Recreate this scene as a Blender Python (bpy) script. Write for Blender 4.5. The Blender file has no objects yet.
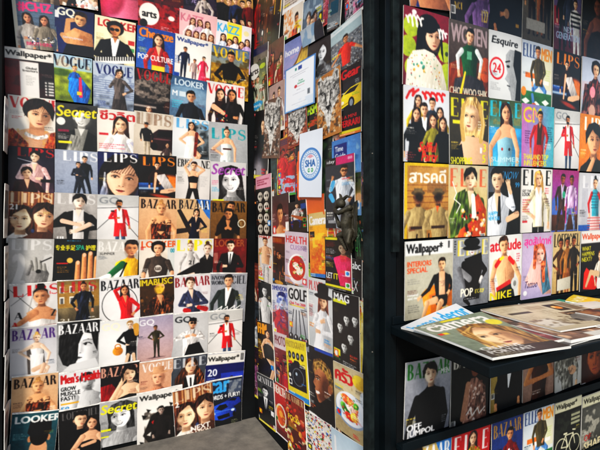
import bpy, bmesh, math, random
import numpy as np
from mathutils import Vector, Matrix

random.seed(7)
SC = bpy.context.scene
COL = SC.collection
PI = math.pi

# ------------------------------------------------------------------ camera model of the place
FOC, YAW, EYE = 433.0, math.radians(28.4), 1.382     # focal length (px of a 600 px frame), heading, eye height
CX, CY = 300.0, 222.0
def ray(u, v):
    a = (u - CX) / FOC; b = -(v - CY) / FOC
    s, c = math.sin(YAW), math.cos(YAW)
    return Vector((a * c + s, -a * s + c, b))
# walls: a point, the direction running left to right as seen, the outward normal
def wall(p, ang):
    d = Vector((math.cos(ang), math.sin(ang), 0)); n = Vector((math.sin(ang), -math.cos(ang), 0))
    return (Vector(p), d, n, ang)
YL, YR = 2.85, 1.21
WALLS = {'L': wall((0, YL, 0), 0.0), 'M': wall((1.179, YL, 0), math.radians(-92.4)), 'R': wall((0, YR, 0), 0.0),
         'W': wall((-0.285, 2.5, 0), math.radians(90))}
def at(w, u, v):
    p, d, n, a = WALLS[w]; r = ray(u, v)
    t = (p.x * n.x + p.y * n.y) / (r.x * n.x + r.y * n.y)
    q = Vector((r.x * t, r.y * t, r.z * t + EYE))
    return (q - p).x * d.x + (q - p).y * d.y, q.z
def on_plane(u, v, z):
    r = ray(u, v); t = (z - EYE) / r.z
    return Vector((r.x * t, r.y * t, z))

# ------------------------------------------------------------------ painter: printed covers, drawn point by point
def srgb(a):
    a = np.clip(a, 0, 1)
    return np.where(a <= 0.04045, a / 12.92, ((a + 0.055) / 1.055) ** 2.4)
def hx(c):
    if not isinstance(c, str): return np.array(c, float)
    if len(c) == 3: c = ''.join(ch * 2 for ch in c)
    return np.array([int(c[i:i + 2], 16) / 255 for i in (0, 2, 4)])
NG = np.random.RandomState(3).rand(8, 64, 64)
def noise(X, Y, s, k=0):
    x = X * s + 17.3 * k; y = Y * s + 9.1 * k
    i = np.floor(x).astype(int); j = np.floor(y).astype(int); fx = x - i; fy = y - j
    fx = fx * fx * (3 - 2 * fx); fy = fy * fy * (3 - 2 * fy); g = NG[k % 8]
    a = g[j % 64, i % 64]; b = g[j % 64, (i + 1) % 64]; c = g[(j + 1) % 64, i % 64]; d = g[(j + 1) % 64, (i + 1) % 64]
    return (a * (1 - fx) + b * fx) * (1 - fy) + (c * (1 - fx) + d * fx) * fy - 0.5
class Canvas: pass
K = Canvas()
def new_canvas(nx, H):
    K.nx = nx; K.H = H; K.ny = max(8, int(round(nx * H)))
    xs = np.linspace(0, 1, K.nx); ys = np.linspace(0, H, K.ny)
    K.X, K.Y = np.meshgrid(xs, ys); K.px = 1.0 / nx
    K.I = np.ones((K.ny, K.nx, 3)); K.r = random.Random(11); K.mono = None
def sl(x0, y0, x1, y1):
    p = K.px * 1.5
    i0 = max(0, int((x0 - p) * K.nx)); i1 = min(K.nx, int((x1 + p) * K.nx) + 2)
    j0 = max(0, int((y0 - p) * K.nx)); j1 = min(K.ny, int((y1 + p) * K.nx) + 2)
    return None if i1 <= i0 or j1 <= j0 else (slice(j0, j1), slice(i0, i1))
def put(s, d, c, a=1.0, sh=None, soft=0.0):
    w = K.px + soft
    m = np.clip(0.5 - d / w, 0, 1) * a
    col = hx(c)[None, None, :] * np.ones(d.shape + (3,))
    if sh is not None: col = col * sh[..., None]
    K.I[s] = K.I[s] * (1 - m[..., None]) + np.clip(col, 0, 1) * m[..., None]
def BG(c, c2=None, n=0.05, sc=3, ang=0):
    t = (K.Y / K.H) if ang == 0 else (K.X if ang == 1 else (K.X + K.Y) / (1 + K.H))
    a = hx(c); b = hx(c2 if c2 is not None else c)
    K.I = a + (b - a) * t[..., None]
    K.I = np.clip(K.I * (1 + n * 1.4 * noise(K.X, K.Y, sc * .6, 1) + n * .4 * noise(K.X, K.Y, sc * 4, 2))[..., None], 0, 1)
def GR(x0, y0, x1, y1, c, c2, n=0.1, sc=6):
    s = sl(x0, y0, x1, y1)
    if s is None: return
    X, Y = K.X[s], K.Y[s]; t = np.clip((Y - y0) / max(1e-6, y1 - y0), 0, 1)[..., None]
    m = np.clip(0.5 - np.maximum(np.maximum(x0 - X, X - x1), np.maximum(y0 - Y, Y - y1)) / K.px, 0, 1)[..., None]
    col = (hx(c) * (1 - t) + hx(c2) * t) * (1 + 2 * n * noise(X, Y, sc, 3))[..., None]
    K.I[s] = K.I[s] * (1 - m) + np.clip(col, 0, 1) * m
def R(x0, y0, x1, y1, c, a=1.0, soft=0.0):
    s = sl(x0, y0, x1, y1)
    if s is None: return
    X, Y = K.X[s], K.Y[s]
    put(s, np.maximum(np.maximum(x0 - X, X - x1), np.maximum(y0 - Y, Y - y1)), c, a, None, soft)
def E(x, y, rx, ry, c, a=1.0, rot=0.0, sh=0.0, soft=0.0, n=0.0):
    m = max(rx, ry) + soft; s = sl(x - m, y - m, x + m, y + m)
    if s is None: return
    X, Y = K.X[s] - x, K.Y[s] - y; co, si = math.cos(rot), math.sin(rot)
    u = (X * co + Y * si) / rx; v = (-X * si + Y * co) / ry
    q = np.sqrt(u * u + v * v) + 1e-9; d = (q - 1) * min(rx, ry) * np.where(q > 0, 1, 1)
    S = None
    if sh or n: S = 1 - sh * u - sh * 0.35 * v * 0 + n * 2 * noise(K.X[s], K.Y[s], 26, 4)
    put(s, d, c, a, S, soft)
def RING(x, y, rx, ry, t, c, a=1.0):
    m = max(rx, ry) + t; s = sl(x - m, y - m, x + m, y + m)
    if s is None: return
    q = np.sqrt(((K.X[s] - x) / rx) ** 2 + ((K.Y[s] - y) / ry) ** 2)
    put(s, np.abs(q - 1) * min(rx, ry) - t, c, a)
def C(x0, y0, x1, y1, r0, r1, c, a=1.0, sh=0.0, n=0.0, soft=0.0):
    m = max(r0, r1) + soft; s = sl(min(x0, x1) - m, min(y0, y1) - m, max(x0, x1) + m, max(y0, y1) + m)
    if s is None: return
    X, Y = K.X[s] - x0, K.Y[s] - y0; bx, by = x1 - x0, y1 - y0; L2 = bx * bx + by * by + 1e-9
    h = np.clip((X * bx + Y * by) / L2, 0, 1); dx, dy = X - bx * h, Y - by * h
    r = r0 + (r1 - r0) * h; d = np.sqrt(dx * dx + dy * dy) - r
    S = None
    if sh or n: S = 1 - sh * dx / np.maximum(r, 1e-4) + n * 2 * noise(K.X[s], K.Y[s], 22, 5)
    put(s, d, c, a, S, soft)
def LINE(pts, r, c, a=1.0):
    for p, q in zip(pts[:-1], pts[1:]): C(p[0], p[1], q[0], q[1], r, r, c, a)
def P(pts, c, a=1.0, sh=0.0, n=0.0, soft=0.0):
    xs = [p[0] for p in pts]; ys = [p[1] for p in pts]
    s = sl(min(xs) - soft, min(ys) - soft, max(xs) + soft, max(ys) + soft)
    if s is None: return
    X, Y = K.X[s], K.Y[s]; d = np.full(X.shape, 1e9); ins = np.zeros(X.shape, bool)
    m = len(pts)
    for i in range(m):
        ax, ay = pts[i]; bx, by = pts[(i + 1) % m]; ex, ey = bx - ax, by - ay
        wx, wy = X - ax, Y - ay; h = np.clip((wx * ex + wy * ey) / (ex * ex + ey * ey + 1e-12), 0, 1)
        d = np.minimum(d, (wx - ex * h) ** 2 + (wy - ey * h) ** 2)
        if ay != by: ins ^= ((ay > Y) != (by > Y)) & (X < (bx - ax) * (Y - ay) / (by - ay) + ax)
    d = np.sqrt(d) * np.where(ins, -1, 1)
    S = None
    if sh or n:
        cx = (min(xs) + max(xs)) / 2; w = max(1e-4, (max(xs) - min(xs)) / 2)
        dk = n >= .2 and hx(c).mean() < .22
        if dk: c = hx(c) * 1.15 + .035
        S = 1 - sh * (X - cx) / w + n * .8 * noise(X, Y * .6, 10, 6) + n * (6.0 if dk else 2.0) * noise(X * 1.3 + .3 * Y, Y * .3, 34 if dk else 30, 2)
    put(s, d, c, a, S, soft)
# ---- lettering
TH, TN = 0.21, 0.05
def g_r(X, Y, x0, x1, y0, y1): return (X >= x0) & (X <= x1) & (Y >= y0) & (Y <= y1)
def g_d(X, Y, xb, xt, w): return (X >= xb + (xt - xb) * Y) & (X <= xb + (xt - xb) * Y + w) & (Y >= 0) & (Y <= 1)
def g_o(X, Y, cx, cy, rx, ry, T=TH, t=TN):
    return (((X - cx) / rx) ** 2 + ((Y - cy) / ry) ** 2 <= 1) & ~(((X - cx) / (rx - T)) ** 2 + ((Y - cy) / (ry - t)) ** 2 <= 1)
def _spine():
    P = []
    for i in range(41):
        f = i / 40.0
        if f < .5: a = math.radians(40 + f * 2 * 230); x, y = .3 + .2 * math.cos(a), .755 + .215 * math.sin(a)
        else: a = math.radians(90 - (f - .5) * 2 * 230); x, y = .32 + .21 * math.cos(a), .26 + .235 * math.sin(a)
        P.append((x, y, .035 + .075 * math.exp(-((f - .5) / .2) ** 2), .03 + .05 * math.exp(-((f - .5) / .14) ** 2)))
    return P
S_PTS = _spine()
def glyph(ch, X, Y):
    r = lambda a, b, c, d: g_r(X, Y, a, b, c, d)
    dg = lambda a, b, w: g_d(X, Y, a, b, w); o = lambda *a: g_o(X, Y, *a)
    t = TN; T = TH
    if ch == 'A': return dg(.02, .36, t) | dg(.52, .3, T) | r(.12, .55, .28, .28 + t)
    if ch == 'B': return r(.05, .26, 0, 1) | (o(.28, .745, .3, .255) & (X > .26)) | (o(.3, .26, .34, .26) & (X > .26))
    if ch == 'C': return o(.38, .5, .36, .5) & ~((X > .46) & (abs(Y - .5) < .24))
    if ch == 'D': return r(.05, .26, 0, 1) | (o(.26, .5, .46, .5) & (X > .24))
    if ch == 'E': return r(.05, .26, 0, 1) | r(.26, .6, 0, t) | r(.26, .6, 1 - t, 1) | r(.26, .48, .5, .5 + t) | r(.56, .6, 0, .22) | r(.56, .6, .78, 1)
    if ch == 'F': return r(.05, .26, 0, 1) | r(.26, .58, 1 - t, 1) | r(.26, .46, .48, .48 + t) | r(.54, .58, .78, 1)
    if ch == 'G': return (o(.38, .5, .36, .5) & ~((X > .46) & (Y > .42) & (Y < .76))) | r(.5, .7, .06, .44)
    if ch == 'H': return r(.05, .26, 0, 1) | r(.5, .71, 0, 1) | r(.26, .5, .48, .48 + t)
    if ch == 'I': return r(.08, .3, 0, 1)
    if ch == 'K': return r(.05, .26, 0, 1) | dg(.52, .3, T * .9) & (Y < .55) | dg(.15, .55, t) & (Y > .4)
    if ch == 'L': return r(.05, .26, 0, 1) | r(.26, .58, 0, t) | r(.54, .58, 0, .24)
    if ch == 'M': return r(.05, .1, 0, 1) | dg(.4, .08, T) | dg(.4, .66, t) | r(.62, .83, 0, 1)
    if ch == 'N': return r(.05, .1, 0, 1) | dg(.5, .06, T) | r(.66, .71, 0, 1)
    if ch == 'O': return o(.4, .5, .38, .5)
    if ch == 'P': return r(.05, .26, 0, 1) | (o(.3, .73, .34, .27) & (X > .26))
    if ch == 'Q': return o(.4, .5, .38, .5) | (dg(.8, .3, .12) & (Y < .3))
    if ch == 'R': return r(.05, .26, 0, 1) | (o(.3, .745, .3, .255) & (X > .26)) | (dg(.5, .2, T) & (Y < .5))
    if ch == 'S':
        m = np.zeros(X.shape, bool)
        for x, y, rx, ry in S_PTS: m |= ((X - x) / rx) ** 2 + ((Y - y) / ry) ** 2 <= 1
        return m | r(.49, .53, .7, .97) | r(.05, .09, .03, .32)
    if ch == 'T': return r(.22, .43, 0, 1) | r(0, .66, 1 - t, 1) | r(0, .04, .78, 1) | r(.62, .66, .78, 1)
    if ch == 'U': return (r(.05, .26, .3, 1)) | r(.6, .65, .3, 1) | (o(.35, .3, .3, .3) & (Y < .3))
    if ch == 'V': return dg(.3, 0, T) | dg(.4, .66, t)
    if ch == 'W': return dg(.2, 0, T * .8) | dg(.3, .42, t) | dg(.6, .4, T * .8) | dg(.7, .84, t)
    if ch == 'Y': return r(.25, .45, 0, .5) | (dg(.6, 0, T) & (Y > .45)) | (dg(.1, .62, t) & (Y > .45))
    if ch == 'Z': return r(.02, .6, 1 - t, 1) | r(.02, .6, 0, t) | dg(.02, .4, T)
    return X > 1e9
GW = dict(A=.74, B=.66, C=.74, D=.76, E=.64, F=.6, G=.76, H=.78, I=.36, K=.72, L=.6, M=.88, N=.78, O=.8, P=.66, Q=.84, R=.7, S=.62, T=.68, U=.7, V=.72, W=.9, Y=.68, Z=.64)
GW[' '] = .3
_tc = {}
def text_tris(s, off):
    k = (s, off)
    if k not in _tc:
        cu = bpy.data.curves.new('lettering', 'FONT'); cu.body = s; cu.offset = off; cu.resolution_u = 3
        ob = bpy.data.objects.new('lettering', cu); COL.objects.link(ob)
        dp = bpy.context.evaluated_depsgraph_get(); me = bpy.data.meshes.new_from_object(ob.evaluated_get(dp))
        me.calc_loop_triangles()
        v = np.zeros(len(me.vertices) * 3); me.vertices.foreach_get('co', v); v = v.reshape(-1, 3)[:, :2]
        t = np.zeros(len(me.loop_triangles) * 3, dtype=np.int32); me.loop_triangles.foreach_get('vertices', t)
        bpy.data.objects.remove(ob); bpy.data.curves.remove(cu); bpy.data.meshes.remove(me)
        if len(v):
            mn, mx = v.min(0), v.max(0); v = (v - mn) / np.maximum(mx - mn, 1e-6)
        _tc[k] = v[t.reshape(-1, 3)] if len(t) else np.zeros((0, 3, 2))
    return _tc[k]
def T(s, x, y, w, h, c, f='d', a=1.0, off=0.0, sk=0.0, gap=0.0):
    """lettering stretched into the box x, y, w, h; f: d high-contrast serif capitals, s plain, b bold"""
    sc = sl(x - abs(sk) * h, y, x + w + abs(sk) * h, y + h)
    if sc is None: return
    q = 3; X0, Y0 = K.X[sc], K.Y[sc]; m = np.zeros(X0.shape); dp = K.px / q
    if f == 'd':
        tot = sum(GW.get(ch, .6) + gap for ch in s) - gap
        for i in range(q):
            for j in range(q):
                X = (X0 + (i - 1) * dp - x) / w; Y = 1 - (Y0 + (j - 1) * dp - y) / h
                X = (X - sk * (Y - .5) * h / w) * tot; acc = np.zeros(X.shape, bool); p = 0
                for ch in s:
                    acc |= glyph(ch, X - p, Y) & (Y >= 0) & (Y <= 1); p += GW.get(ch, .6) + gap
                m += acc
    else:
        tr = text_tris(s, 0.0)
        if not len(tr): return
        bw = h * ((.035 if f == 'b' else 0) + off * .9)      # thicken the strokes sideways and a little up and down
        sh = [(0, 0)] if bw <= 0 else [(-bw, 0), (bw, 0), (0, 0), (-bw / 2, bw * .5), (bw / 2, -bw * .5)]
        B = np.zeros((q * q,) + X0.shape, bool); XX = [(X0 + (i - 1) * dp, Y0 + (j - 1) * dp) for i in range(q) for j in range(q)]
        for t in tr:
            for ox, oy in sh:
                px = x + bw + t[:, 0] * (w - 2 * bw) + sk * (t[:, 1] - .5) * h + ox; py = y + (1 - t[:, 1]) * h + oy
                s2 = sl(px.min(), py.min(), px.max(), py.max())
                if s2 is None: continue
                j0 = s2[0].start - sc[0].start; i0 = s2[1].start - sc[1].start
                J = slice(max(0, j0), max(0, j0 + s2[0].stop - s2[0].start)); I = slice(max(0, i0), max(0, i0 + s2[1].stop - s2[1].start))
                if X0[J, I].size == 0: continue
                for z, (X, Y) in enumerate(XX):
                    X, Y = X[J, I], Y[J, I]
                    e = [(px[(k + 1) % 3] - px[k]) * (Y - py[k]) - (py[(k + 1) % 3] - py[k]) * (X - px[k]) for k in range(3)]
                    B[z][J, I] |= ((e[0] >= 0) & (e[1] >= 0) & (e[2] >= 0)) | ((e[0] < 0) & (e[1] < 0) & (e[2] < 0))
        m = B.sum(0).astype(float)
    m = np.clip(m / (q * q), 0, 1)[..., None] * a
    K.I[sc] = K.I[sc] * (1 - m) + hx(c) * m
def LN(x, y, w, n, c, h=0.02, gap=0.018, a=0.8, al='l', seed=0):
    """small print: n lines of word-sized dashes too small to read"""
    rr = random.Random(seed + int(x * 100) + int(y * 77))
    for i in range(n):
        L = w * rr.uniform(.55, 1); p = x + (w - L if al == 'r' else ((w - L) / 2 if al == 'c' else 0)); e = p + L; yy = y + i * (h + gap)
        while p < e:
            q = min(e, p + rr.uniform(.02, .07)); R(p, yy, q, yy + h * .8, c, a * rr.uniform(.6, 1)); p = q + .012
def DOTS(x0, y0, x1, y1, n, cs, r0=.01, r1=.03, a=.9, seed=1, sq=0):
    rr = random.Random(seed)
    for i in range(n):
        x, y, r = rr.uniform(x0, x1), rr.uniform(y0, y1), rr.uniform(r0, r1)
        if sq: R(x - r, y - r * rr.uniform(.4, 1.6), x + r, y + r * rr.uniform(.4, 1.6), rr.choice(cs), a)
        else: E(x, y, r, r * rr.uniform(.6, 1.5), rr.choice(cs), a, rr.uniform(0, 3), .2)
def TEX(x0, y0, x1, y1, c, a=.4, s=20, k=2, th=0.0):
    """mottling of one colour over a box"""
    s_ = sl(x0, y0, x1, y1)
    if s_ is None: return
    X, Y = K.X[s_], K.Y[s_]
    b = (X >= x0) & (X <= x1) & (Y >= y0) & (Y <= y1)
    m = np.clip((noise(X, Y, s, k) + .5 * noise(X, Y, s * 2.3, k + 1) - th) * 5, 0, 1) * a * b
    K.I[s_] = K.I[s_] * (1 - m[..., None]) + hx(c) * m[..., None]
def BAR(x, y, w=.13, h=.09):
    R(x, y, x + w, y + h, 'eee')
    for i in range(8): R(x + .01 + i * (w - .02) / 8, y + .01, x + .01 + (i + .5) * (w - .02) / 8, y + h - .015, '222')
ARM = dict(d=((1.2, 2.65), (1.12, 3.8)), h=((1.6, 2.65), (.72, 3.25)), c=((1.25, 2.65), (-.25, 2.75)), f=((1.2, 2.45), (.42, 1.1)),
           u=((1.15, .75), (.35, -.12)), k=((1.3, 2.6), (.45, 3.9)), o=((1.75, 2.0), (2.5, 2.3)), b=((1.35, .9), (.45, .55)), n=((1.0, 2.5), (.2, 2.0)))
def F(x, y, h, sk='e3b597', ha='1c1412', hs='s', top='222', bot=None, la='d', ra='d', lg='s', f=0, nk='', inn='eee', slv=1, tilt=0.0, turn=0.0, smile=0, fold=.12, mono=0, hat='222', glass=0, long=0.0, sl2=None, torso=1):
    """a photographed figure in print: x, y top of the head, h head height; arms la/ra, legs lg, hair hs, neckline nk"""
    bot = bot or top; fr = random.Random(int(x * 811 + y * 577 + h * 409)); ln = fr.uniform(-.11, .11); st_ = fr.uniform(-.13, .13)
    q = lambda a, b: (x + a * h + ln * h * min(max(b - 1.2, 0), 3.4), y + (b - (.13 if b > 1.1 else 0)) * h + st_ * a * h * (1 if 1.3 < b < 2.2 else 0))
    sw = .78 if f else .98; hw = .6; st = sl2 or top
    hxx = x + tilt * h
    def hair_back():
        if hs == 'l': P([(hxx - .42 * h, y + .35 * h), (hxx - .2 * h, y - .02 * h), (hxx + .22 * h, y - .02 * h), (hxx + .44 * h, y + .35 * h), (x + .62 * h, y + 1.9 * h), (x + .2 * h, y + 1.6 * h), (x - .3 * h, y + 1.6 * h), (x - .62 * h, y + 1.95 * h)], ha, 1, .1, .2)
        if hs == 'b': P([(hxx - .46 * h, y + .4 * h), (hxx - .22 * h, y - .03 * h), (hxx + .22 * h, y - .03 * h), (hxx + .46 * h, y + .4 * h), (hxx + .5 * h, y + 1.05 * h), (hxx - .5 * h, y + 1.05 * h)], ha, 1, .1, .2)
        if hs == 'c': E(hxx, y + .38 * h, .58 * h, .52 * h, ha, 1, 0, .1, 0, .3)
        if hs == 'u': E(hxx, y - .12 * h, .2 * h, .18 * h, ha, 1)
    hair_back()
    # neck and torso
    P([q(-.5, 1.47), q(-.17, 1.14), q(.17, 1.14), q(.5, 1.47)], hx(sk) * .8 if nk in ('b', 'n') else top, 1, .2); C(hxx, y + .75 * h, x, y + 1.3 * h, .17 * h, .2 * h, hx(sk) * .84, 1, .3); E(hxx, y + 1.02 * h, .2 * h, .1 * h, hx(sk) * .5, .5, 0, 0, .08 * h)
    if lg in ('s', 'w', 't', 'p'):
        kn, ft = {'s': ((.4, 5.6), (.42, 7.3)), 'w': ((.75, 5.5), (1.05, 7.2)), 't': ((1.0, 4.4), (.8, 6.1)), 'p': ((.15, 5.6), (.25, 7.3))}[lg]
        for s in (-1, 1):
            k = q(s * kn[0], kn[1]); z = q(s * ft[0], ft[1]); hp = q(s * .34, 3.85)
            if lg == 'p' and s > 0: k = q(.75, 5.2); z = q(.35, 7.0)
            C(hp[0], hp[1], k[0], k[1], .34 * h, .25 * h, bot, 1, .2, fold); C(k[0], k[1], z[0], z[1], .24 * h, .17 * h, bot, 1, .2, fold)
            C(z[0], z[1], z[0] + s * .2 * h, z[1] + .12 * h, .13 * h, .1 * h, '181414', 1)
    if lg in ('k', 'g'):
        e = 5.0 if lg == 'k' else 7.2
        if lg == 'k':
            for s in (-1, 1): a = q(s * .25, 4.8); b = q(s * .22, 7.2); C(a[0], a[1], b[0], b[1], .19 * h, .12 * h, sk, 1, .2); C(b[0], b[1], b[0], b[1] + .12 * h, .13 * h, .12 * h, '181414')
        P([q(-.5, 2.8), q(.5, 2.8), q(.75, 4), q(.9 if lg == 'k' else 1.25, e), q(-.9 if lg == 'k' else -1.25, e), q(-.75, 4)], bot, 1, .2, fold)
    if lg == 'z':   # one long bare leg crossed over
        a = q(.2, 3.9); b = q(1.1, 4.6); c = q(.4, 6.5); C(a[0], a[1], b[0], b[1], .33 * h, .24 * h, sk, 1, .2); C(b[0], b[1], c[0], c[1], .22 * h, .12 * h, sk, 1, .2)
        a = q(-.2, 3.9); b = q(.7, 4.9); c = q(-.1, 6.9); C(a[0], a[1], b[0], b[1], .33 * h, .24 * h, sk, 1, .2); C(b[0], b[1], c[0], c[1], .22 * h, .12 * h, sk, 1, .2)
    if torso:
        tp = [q(-sw * .97, 1.72), q(-sw * .9, 1.56), q(-.62 * sw, 1.42), q(-.22, 1.26), q(.22, 1.26), q(.62 * sw, 1.42), q(sw * .9, 1.56), q(sw * .97, 1.72), q(.62 * sw + .1, 2.95), q(hw + .02, 3.4 + .6), q(-hw - .02, 3.4 + .6), q(-.62 * sw - .1, 2.95)]
        bare = nk == 'n'
        P(tp, sk if bare else top, 1, .26, .04 if bare else fold)
        E(*q(.5, 2.7), .35 * h, 1.4 * h, hx(sk if bare else top) * .6, .3, 0, 0, .3 * h)
        if bare:
            E(*q(-.42, 2.05), .3 * h, .2 * h, hx(sk) * 1.08, .5, 0, 0, .05 * h); E(*q(.42, 2.05), .3 * h, .2 * h, hx(sk) * .9, .5, 0, 0, .05 * h)
            C(*q(0, 2.0), *q(0, 3.5), .03 * h, .03 * h, hx(sk) * .72, .6, 0, 0, .03 * h)
            R(*q(-hw, 3.75), *q(hw, 4.0), bot)
        if not bare and nk != 'b' and h * K.nx > 14:
            dk = hx(top) * .6; lt = np.minimum(hx(top) * 1.25 + .04, 1)
            for i in range(5): a0 = fr.uniform(-.7, .7); LINE([q(a0 * sw, fr.uniform(1.6, 2.4)), q(a0 * .6, fr.uniform(2.7, 3.3)), q(a0 * .8 + fr.uniform(-.2, .2), fr.uniform(3.4, 3.9))], fr.uniform(.012, .03) * h, dk if i % 2 else lt, .35)
            if nk in ('w', 'o', 'v', 't'):
                for s_ in (-1, 1): LINE([q(s_ * .3, 1.26), q(s_ * .42, 1.75), q(s_ * .08, 2.6)], .022 * h, dk, .7)
        if nk == 'b': P([q(-sw, 1.55), q(-.3, 1.25), q(.3, 1.25), q(sw, 1.55), q(.66, 2.1), q(0, 1.95), q(-.66, 2.1)], sk, 1, .15)
        if nk == 'v': P([q(-.24, 1.22), q(.24, 1.22), q(.02, 2.15)], sk, 1, .1)
        if nk == 'w': P([q(-.32, 1.22), q(.32, 1.22), q(.05, 2.9), q(-.05, 2.9)], inn, 1, .1, .05); P([q(-.16, 1.2), q(.16, 1.2), q(0, 1.6)], sk)
        if nk == 'o': P([q(-.34, 1.22), q(.34, 1.22), q(.42, 3.95), q(-.32, 3.95)], inn, 1, .1, .08); P([q(-.2, 1.2), q(.2, 1.2), q(0, 1.75)], sk)
        if nk == 't': P([q(-.3, 1.22), q(.3, 1.22), q(.04, 2.7), q(-.04, 2.7)], inn); P([q(-.05, 1.4), q(.06, 1.4), q(.07, 2.7), q(-.06, 2.7)], '151515')
        if nk == 'c': P([q(-.26, 1.0), q(.26, 1.0), q(.3, 1.45), q(-.3, 1.45)], top, 1, .1)
        if long: P([q(-hw - .1, 3.3), q(hw + .1, 3.3), q(hw + .28, long), q(.15, long), q(.05, 4.2), q(-.05, 4.2), q(-.15, long), q(-hw - .28, long)], top, 1, .2, fold)
    for s, m in ((-1, la), (1, ra)):
        if m in ('x', None): continue
        e, w = ARM[m] if isinstance(m, str) else m
        e = (e[0] + fr.uniform(-.14, .14), e[1] + fr.uniform(-.12, .12)); w = (w[0] + fr.uniform(-.12, .12), w[1] + fr.uniform(-.1, .1))
        a = q(s * (sw - .18), 1.66); b = q(s * e[0], e[1]); c = q(s * w[0], w[1])
        c1 = st if slv else sk; n1 = fold if slv else .03
        C(a[0], a[1] + .03 * h, b[0], b[1], .22 * h, .18 * h, c1, 1, .2, n1)
        if torso and slv: C(a[0], a[1] + .2 * h, b[0], b[1], .03 * h, .02 * h, hx(c1) * .55, .35, 0, 0, .05 * h)
        c2 = st if slv >= 1 else sk
        C(b[0], b[1], c[0], c[1], .18 * h, .12 * h, c2, 1, .2, n1)
        dx, dy = c[0] - b[0], c[1] - b[1]; L = math.hypot(dx, dy) + 1e-6
        ux, uy = dx / L, dy / L
        C(c[0], c[1], c[0] + ux * .22 * h, c[1] + uy * .22 * h, .14 * h, .11 * h, sk, 1, .15)
        if h * K.nx > 14:
            for k in range(4): C(c[0] + ux * .2 * h - uy * (k - 1.5) * .07 * h, c[1] + uy * .2 * h + ux * (k - 1.5) * .07 * h, c[0] + ux * (.42 - .03 * abs(k - 1)) * h - uy * (k - 1.5) * .09 * h, c[1] + uy * (.42 - .03 * abs(k - 1)) * h + ux * (k - 1.5) * .09 * h, .036 * h, .03 * h, hx(sk) * (1.04 - .06 * (k % 2)))
    FACE(hxx, y, h, sk, ha, hs, turn, smile, hat, glass)
def FACE(x, y, h, sk='e3b597', ha='1c1412', hs='s', turn=0.0, smile=0, hat='222', glass=0, lip='b0524a'):
    q = lambda a, b: (x + a * h, y + b * h); k = hx(sk)
    rr = random.Random(int(x * 997 + y * 613 + h * 331)); t = turn + rr.choice((-1, 1)) * rr.uniform(.02, .085); big = h * K.nx > 30; ct, st_ = math.cos(rr.uniform(-.16, .16)), rr.uniform(-.15, .15); ct = math.sqrt(1 - st_ * st_)
    q = lambda a, b: (x + (a * ct - (b - .9) * st_) * h, y + (.9 + (b - .9) * ct + a * st_) * h); ls = 1 if rr.random() < .75 else -1
    for s in (-1, 1):
        if hs in ('s', 'n', 'h', 'u', 'k'): E(x + s * .36 * h, y + .52 * h, .055 * h, .1 * h, k * .8)
    P([q(.37 * math.cos(a) * (1 if math.sin(a) < 0 else 1 - .26 * math.sin(a) ** 3), .46 + (.44 if math.sin(a) < 0 else .5) * math.sin(a)) for a in [i * PI / 10 for i in range(20)]], k * 1.05, 1, .2 * ls, .02, .015 * h)
    E(*q(.26 * ls, .6), .15 * h, .33 * h, k * .58, .5, .15 * ls, 0, .14 * h); E(*q(-.3 * ls, .76), .06 * h, .18 * h, k * .7, .35, -.3, 0, .1 * h); E(*q(0, .16), .34 * h, .09 * h, k * .62, .5, 0, 0, .09 * h); E(*q(-.1, .28), .18 * h, .1 * h, np.minimum(k * 1.14, 1), .45, 0, 0, .08 * h)
    E(*q(-.2 + t, .62), .09 * h, .06 * h, np.minimum(k * 1.12, 1), .45, 0, 0, .07 * h); E(*q(t, .97), .2 * h, .05 * h, k * .66, .5, 0, 0, .04 * h); E(*q(t, .87), .07 * h, .04 * h, np.minimum(k * 1.1, 1), .4, 0, 0, .03 * h)
    for s in (-1, 1):
        ex = s * .165 * (1 - (abs(t) * 2.4 if s * t > 0 else 0)) + t; el = .1; nw = .72 if s * t > .03 else 1
        E(*q(ex, .455), el * h, .06 * h, k * .58, .55, 0, 0, .06 * h)
        P([q(ex - .075, .482), q(ex - .03, .455), q(ex + .03, .455), q(ex + .075, .482), q(ex + .02, .5), q(ex - .03, .5)], k * .75 + .18, .75)
        E(*q(ex + t * .3, .478), .03 * h, .03 * h, '1b120e'); 
        if big: E(*q(ex + t * .3 - .01, .468), .008 * h, .008 * h, 'fff', .9)
        LINE([q(ex - .085 * nw, .478), q(ex - .03, .449), q(ex + .035, .449), q(ex + .088 * nw, .474)], .012 * h, '2a1a14', .6)
        LINE([q(ex - .09, .39 + .01 * s), q(ex + .0, .368), q(ex + .1, .39 - .01 * s)], .016 * h, hx(ha) * .7 + k * .3, .45)
    C(*q(t + .05 * ls, .44), *q(t + .065 * ls, .64), .015 * h, .04 * h, k * .58, .5, 0, 0, .06 * h); C(*q(t - .01, .48), *q(t - .015, .62), .012 * h, .022 * h, np.minimum(k * 1.15, 1), .6, 0, 0, .03 * h)
    E(*q(t - .04, .685), .02 * h, .011 * h, k * .45, .8); E(*q(t + .045, .685), .02 * h, .011 * h, k * .45, .8); E(*q(t, .71), .06 * h, .014 * h, k * .7, .5, 0, 0, .03 * h)
    if smile:
        P([q(t - .15, .755), q(t, .77), q(t + .15, .755), q(t + .08, .845), q(t - .08, .845)], lip); P([q(t - .12, .768), q(t, .78), q(t + .12, .768), q(t + .06, .818), q(t - .06, .818)], 'f6f2ec')
        for s in (-1, 1): LINE([q(t + s * .1, .66), q(t + s * .18, .74)], .01 * h, k * .75, .5)
    else:
        P([q(t - .1, .79), q(t - .03, .768), q(t, .776), q(t + .03, .768), q(t + .1, .79), q(t + .04, .828), q(t - .04, .828)], lip, .95, .1); LINE([q(t - .095, .79), q(t, .795), q(t + .095, .79)], .007 * h, hx(lip) * .45)
        E(*q(t, .852), .06 * h, .012 * h, k * .72, .5, 0, 0, .02 * h)
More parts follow.
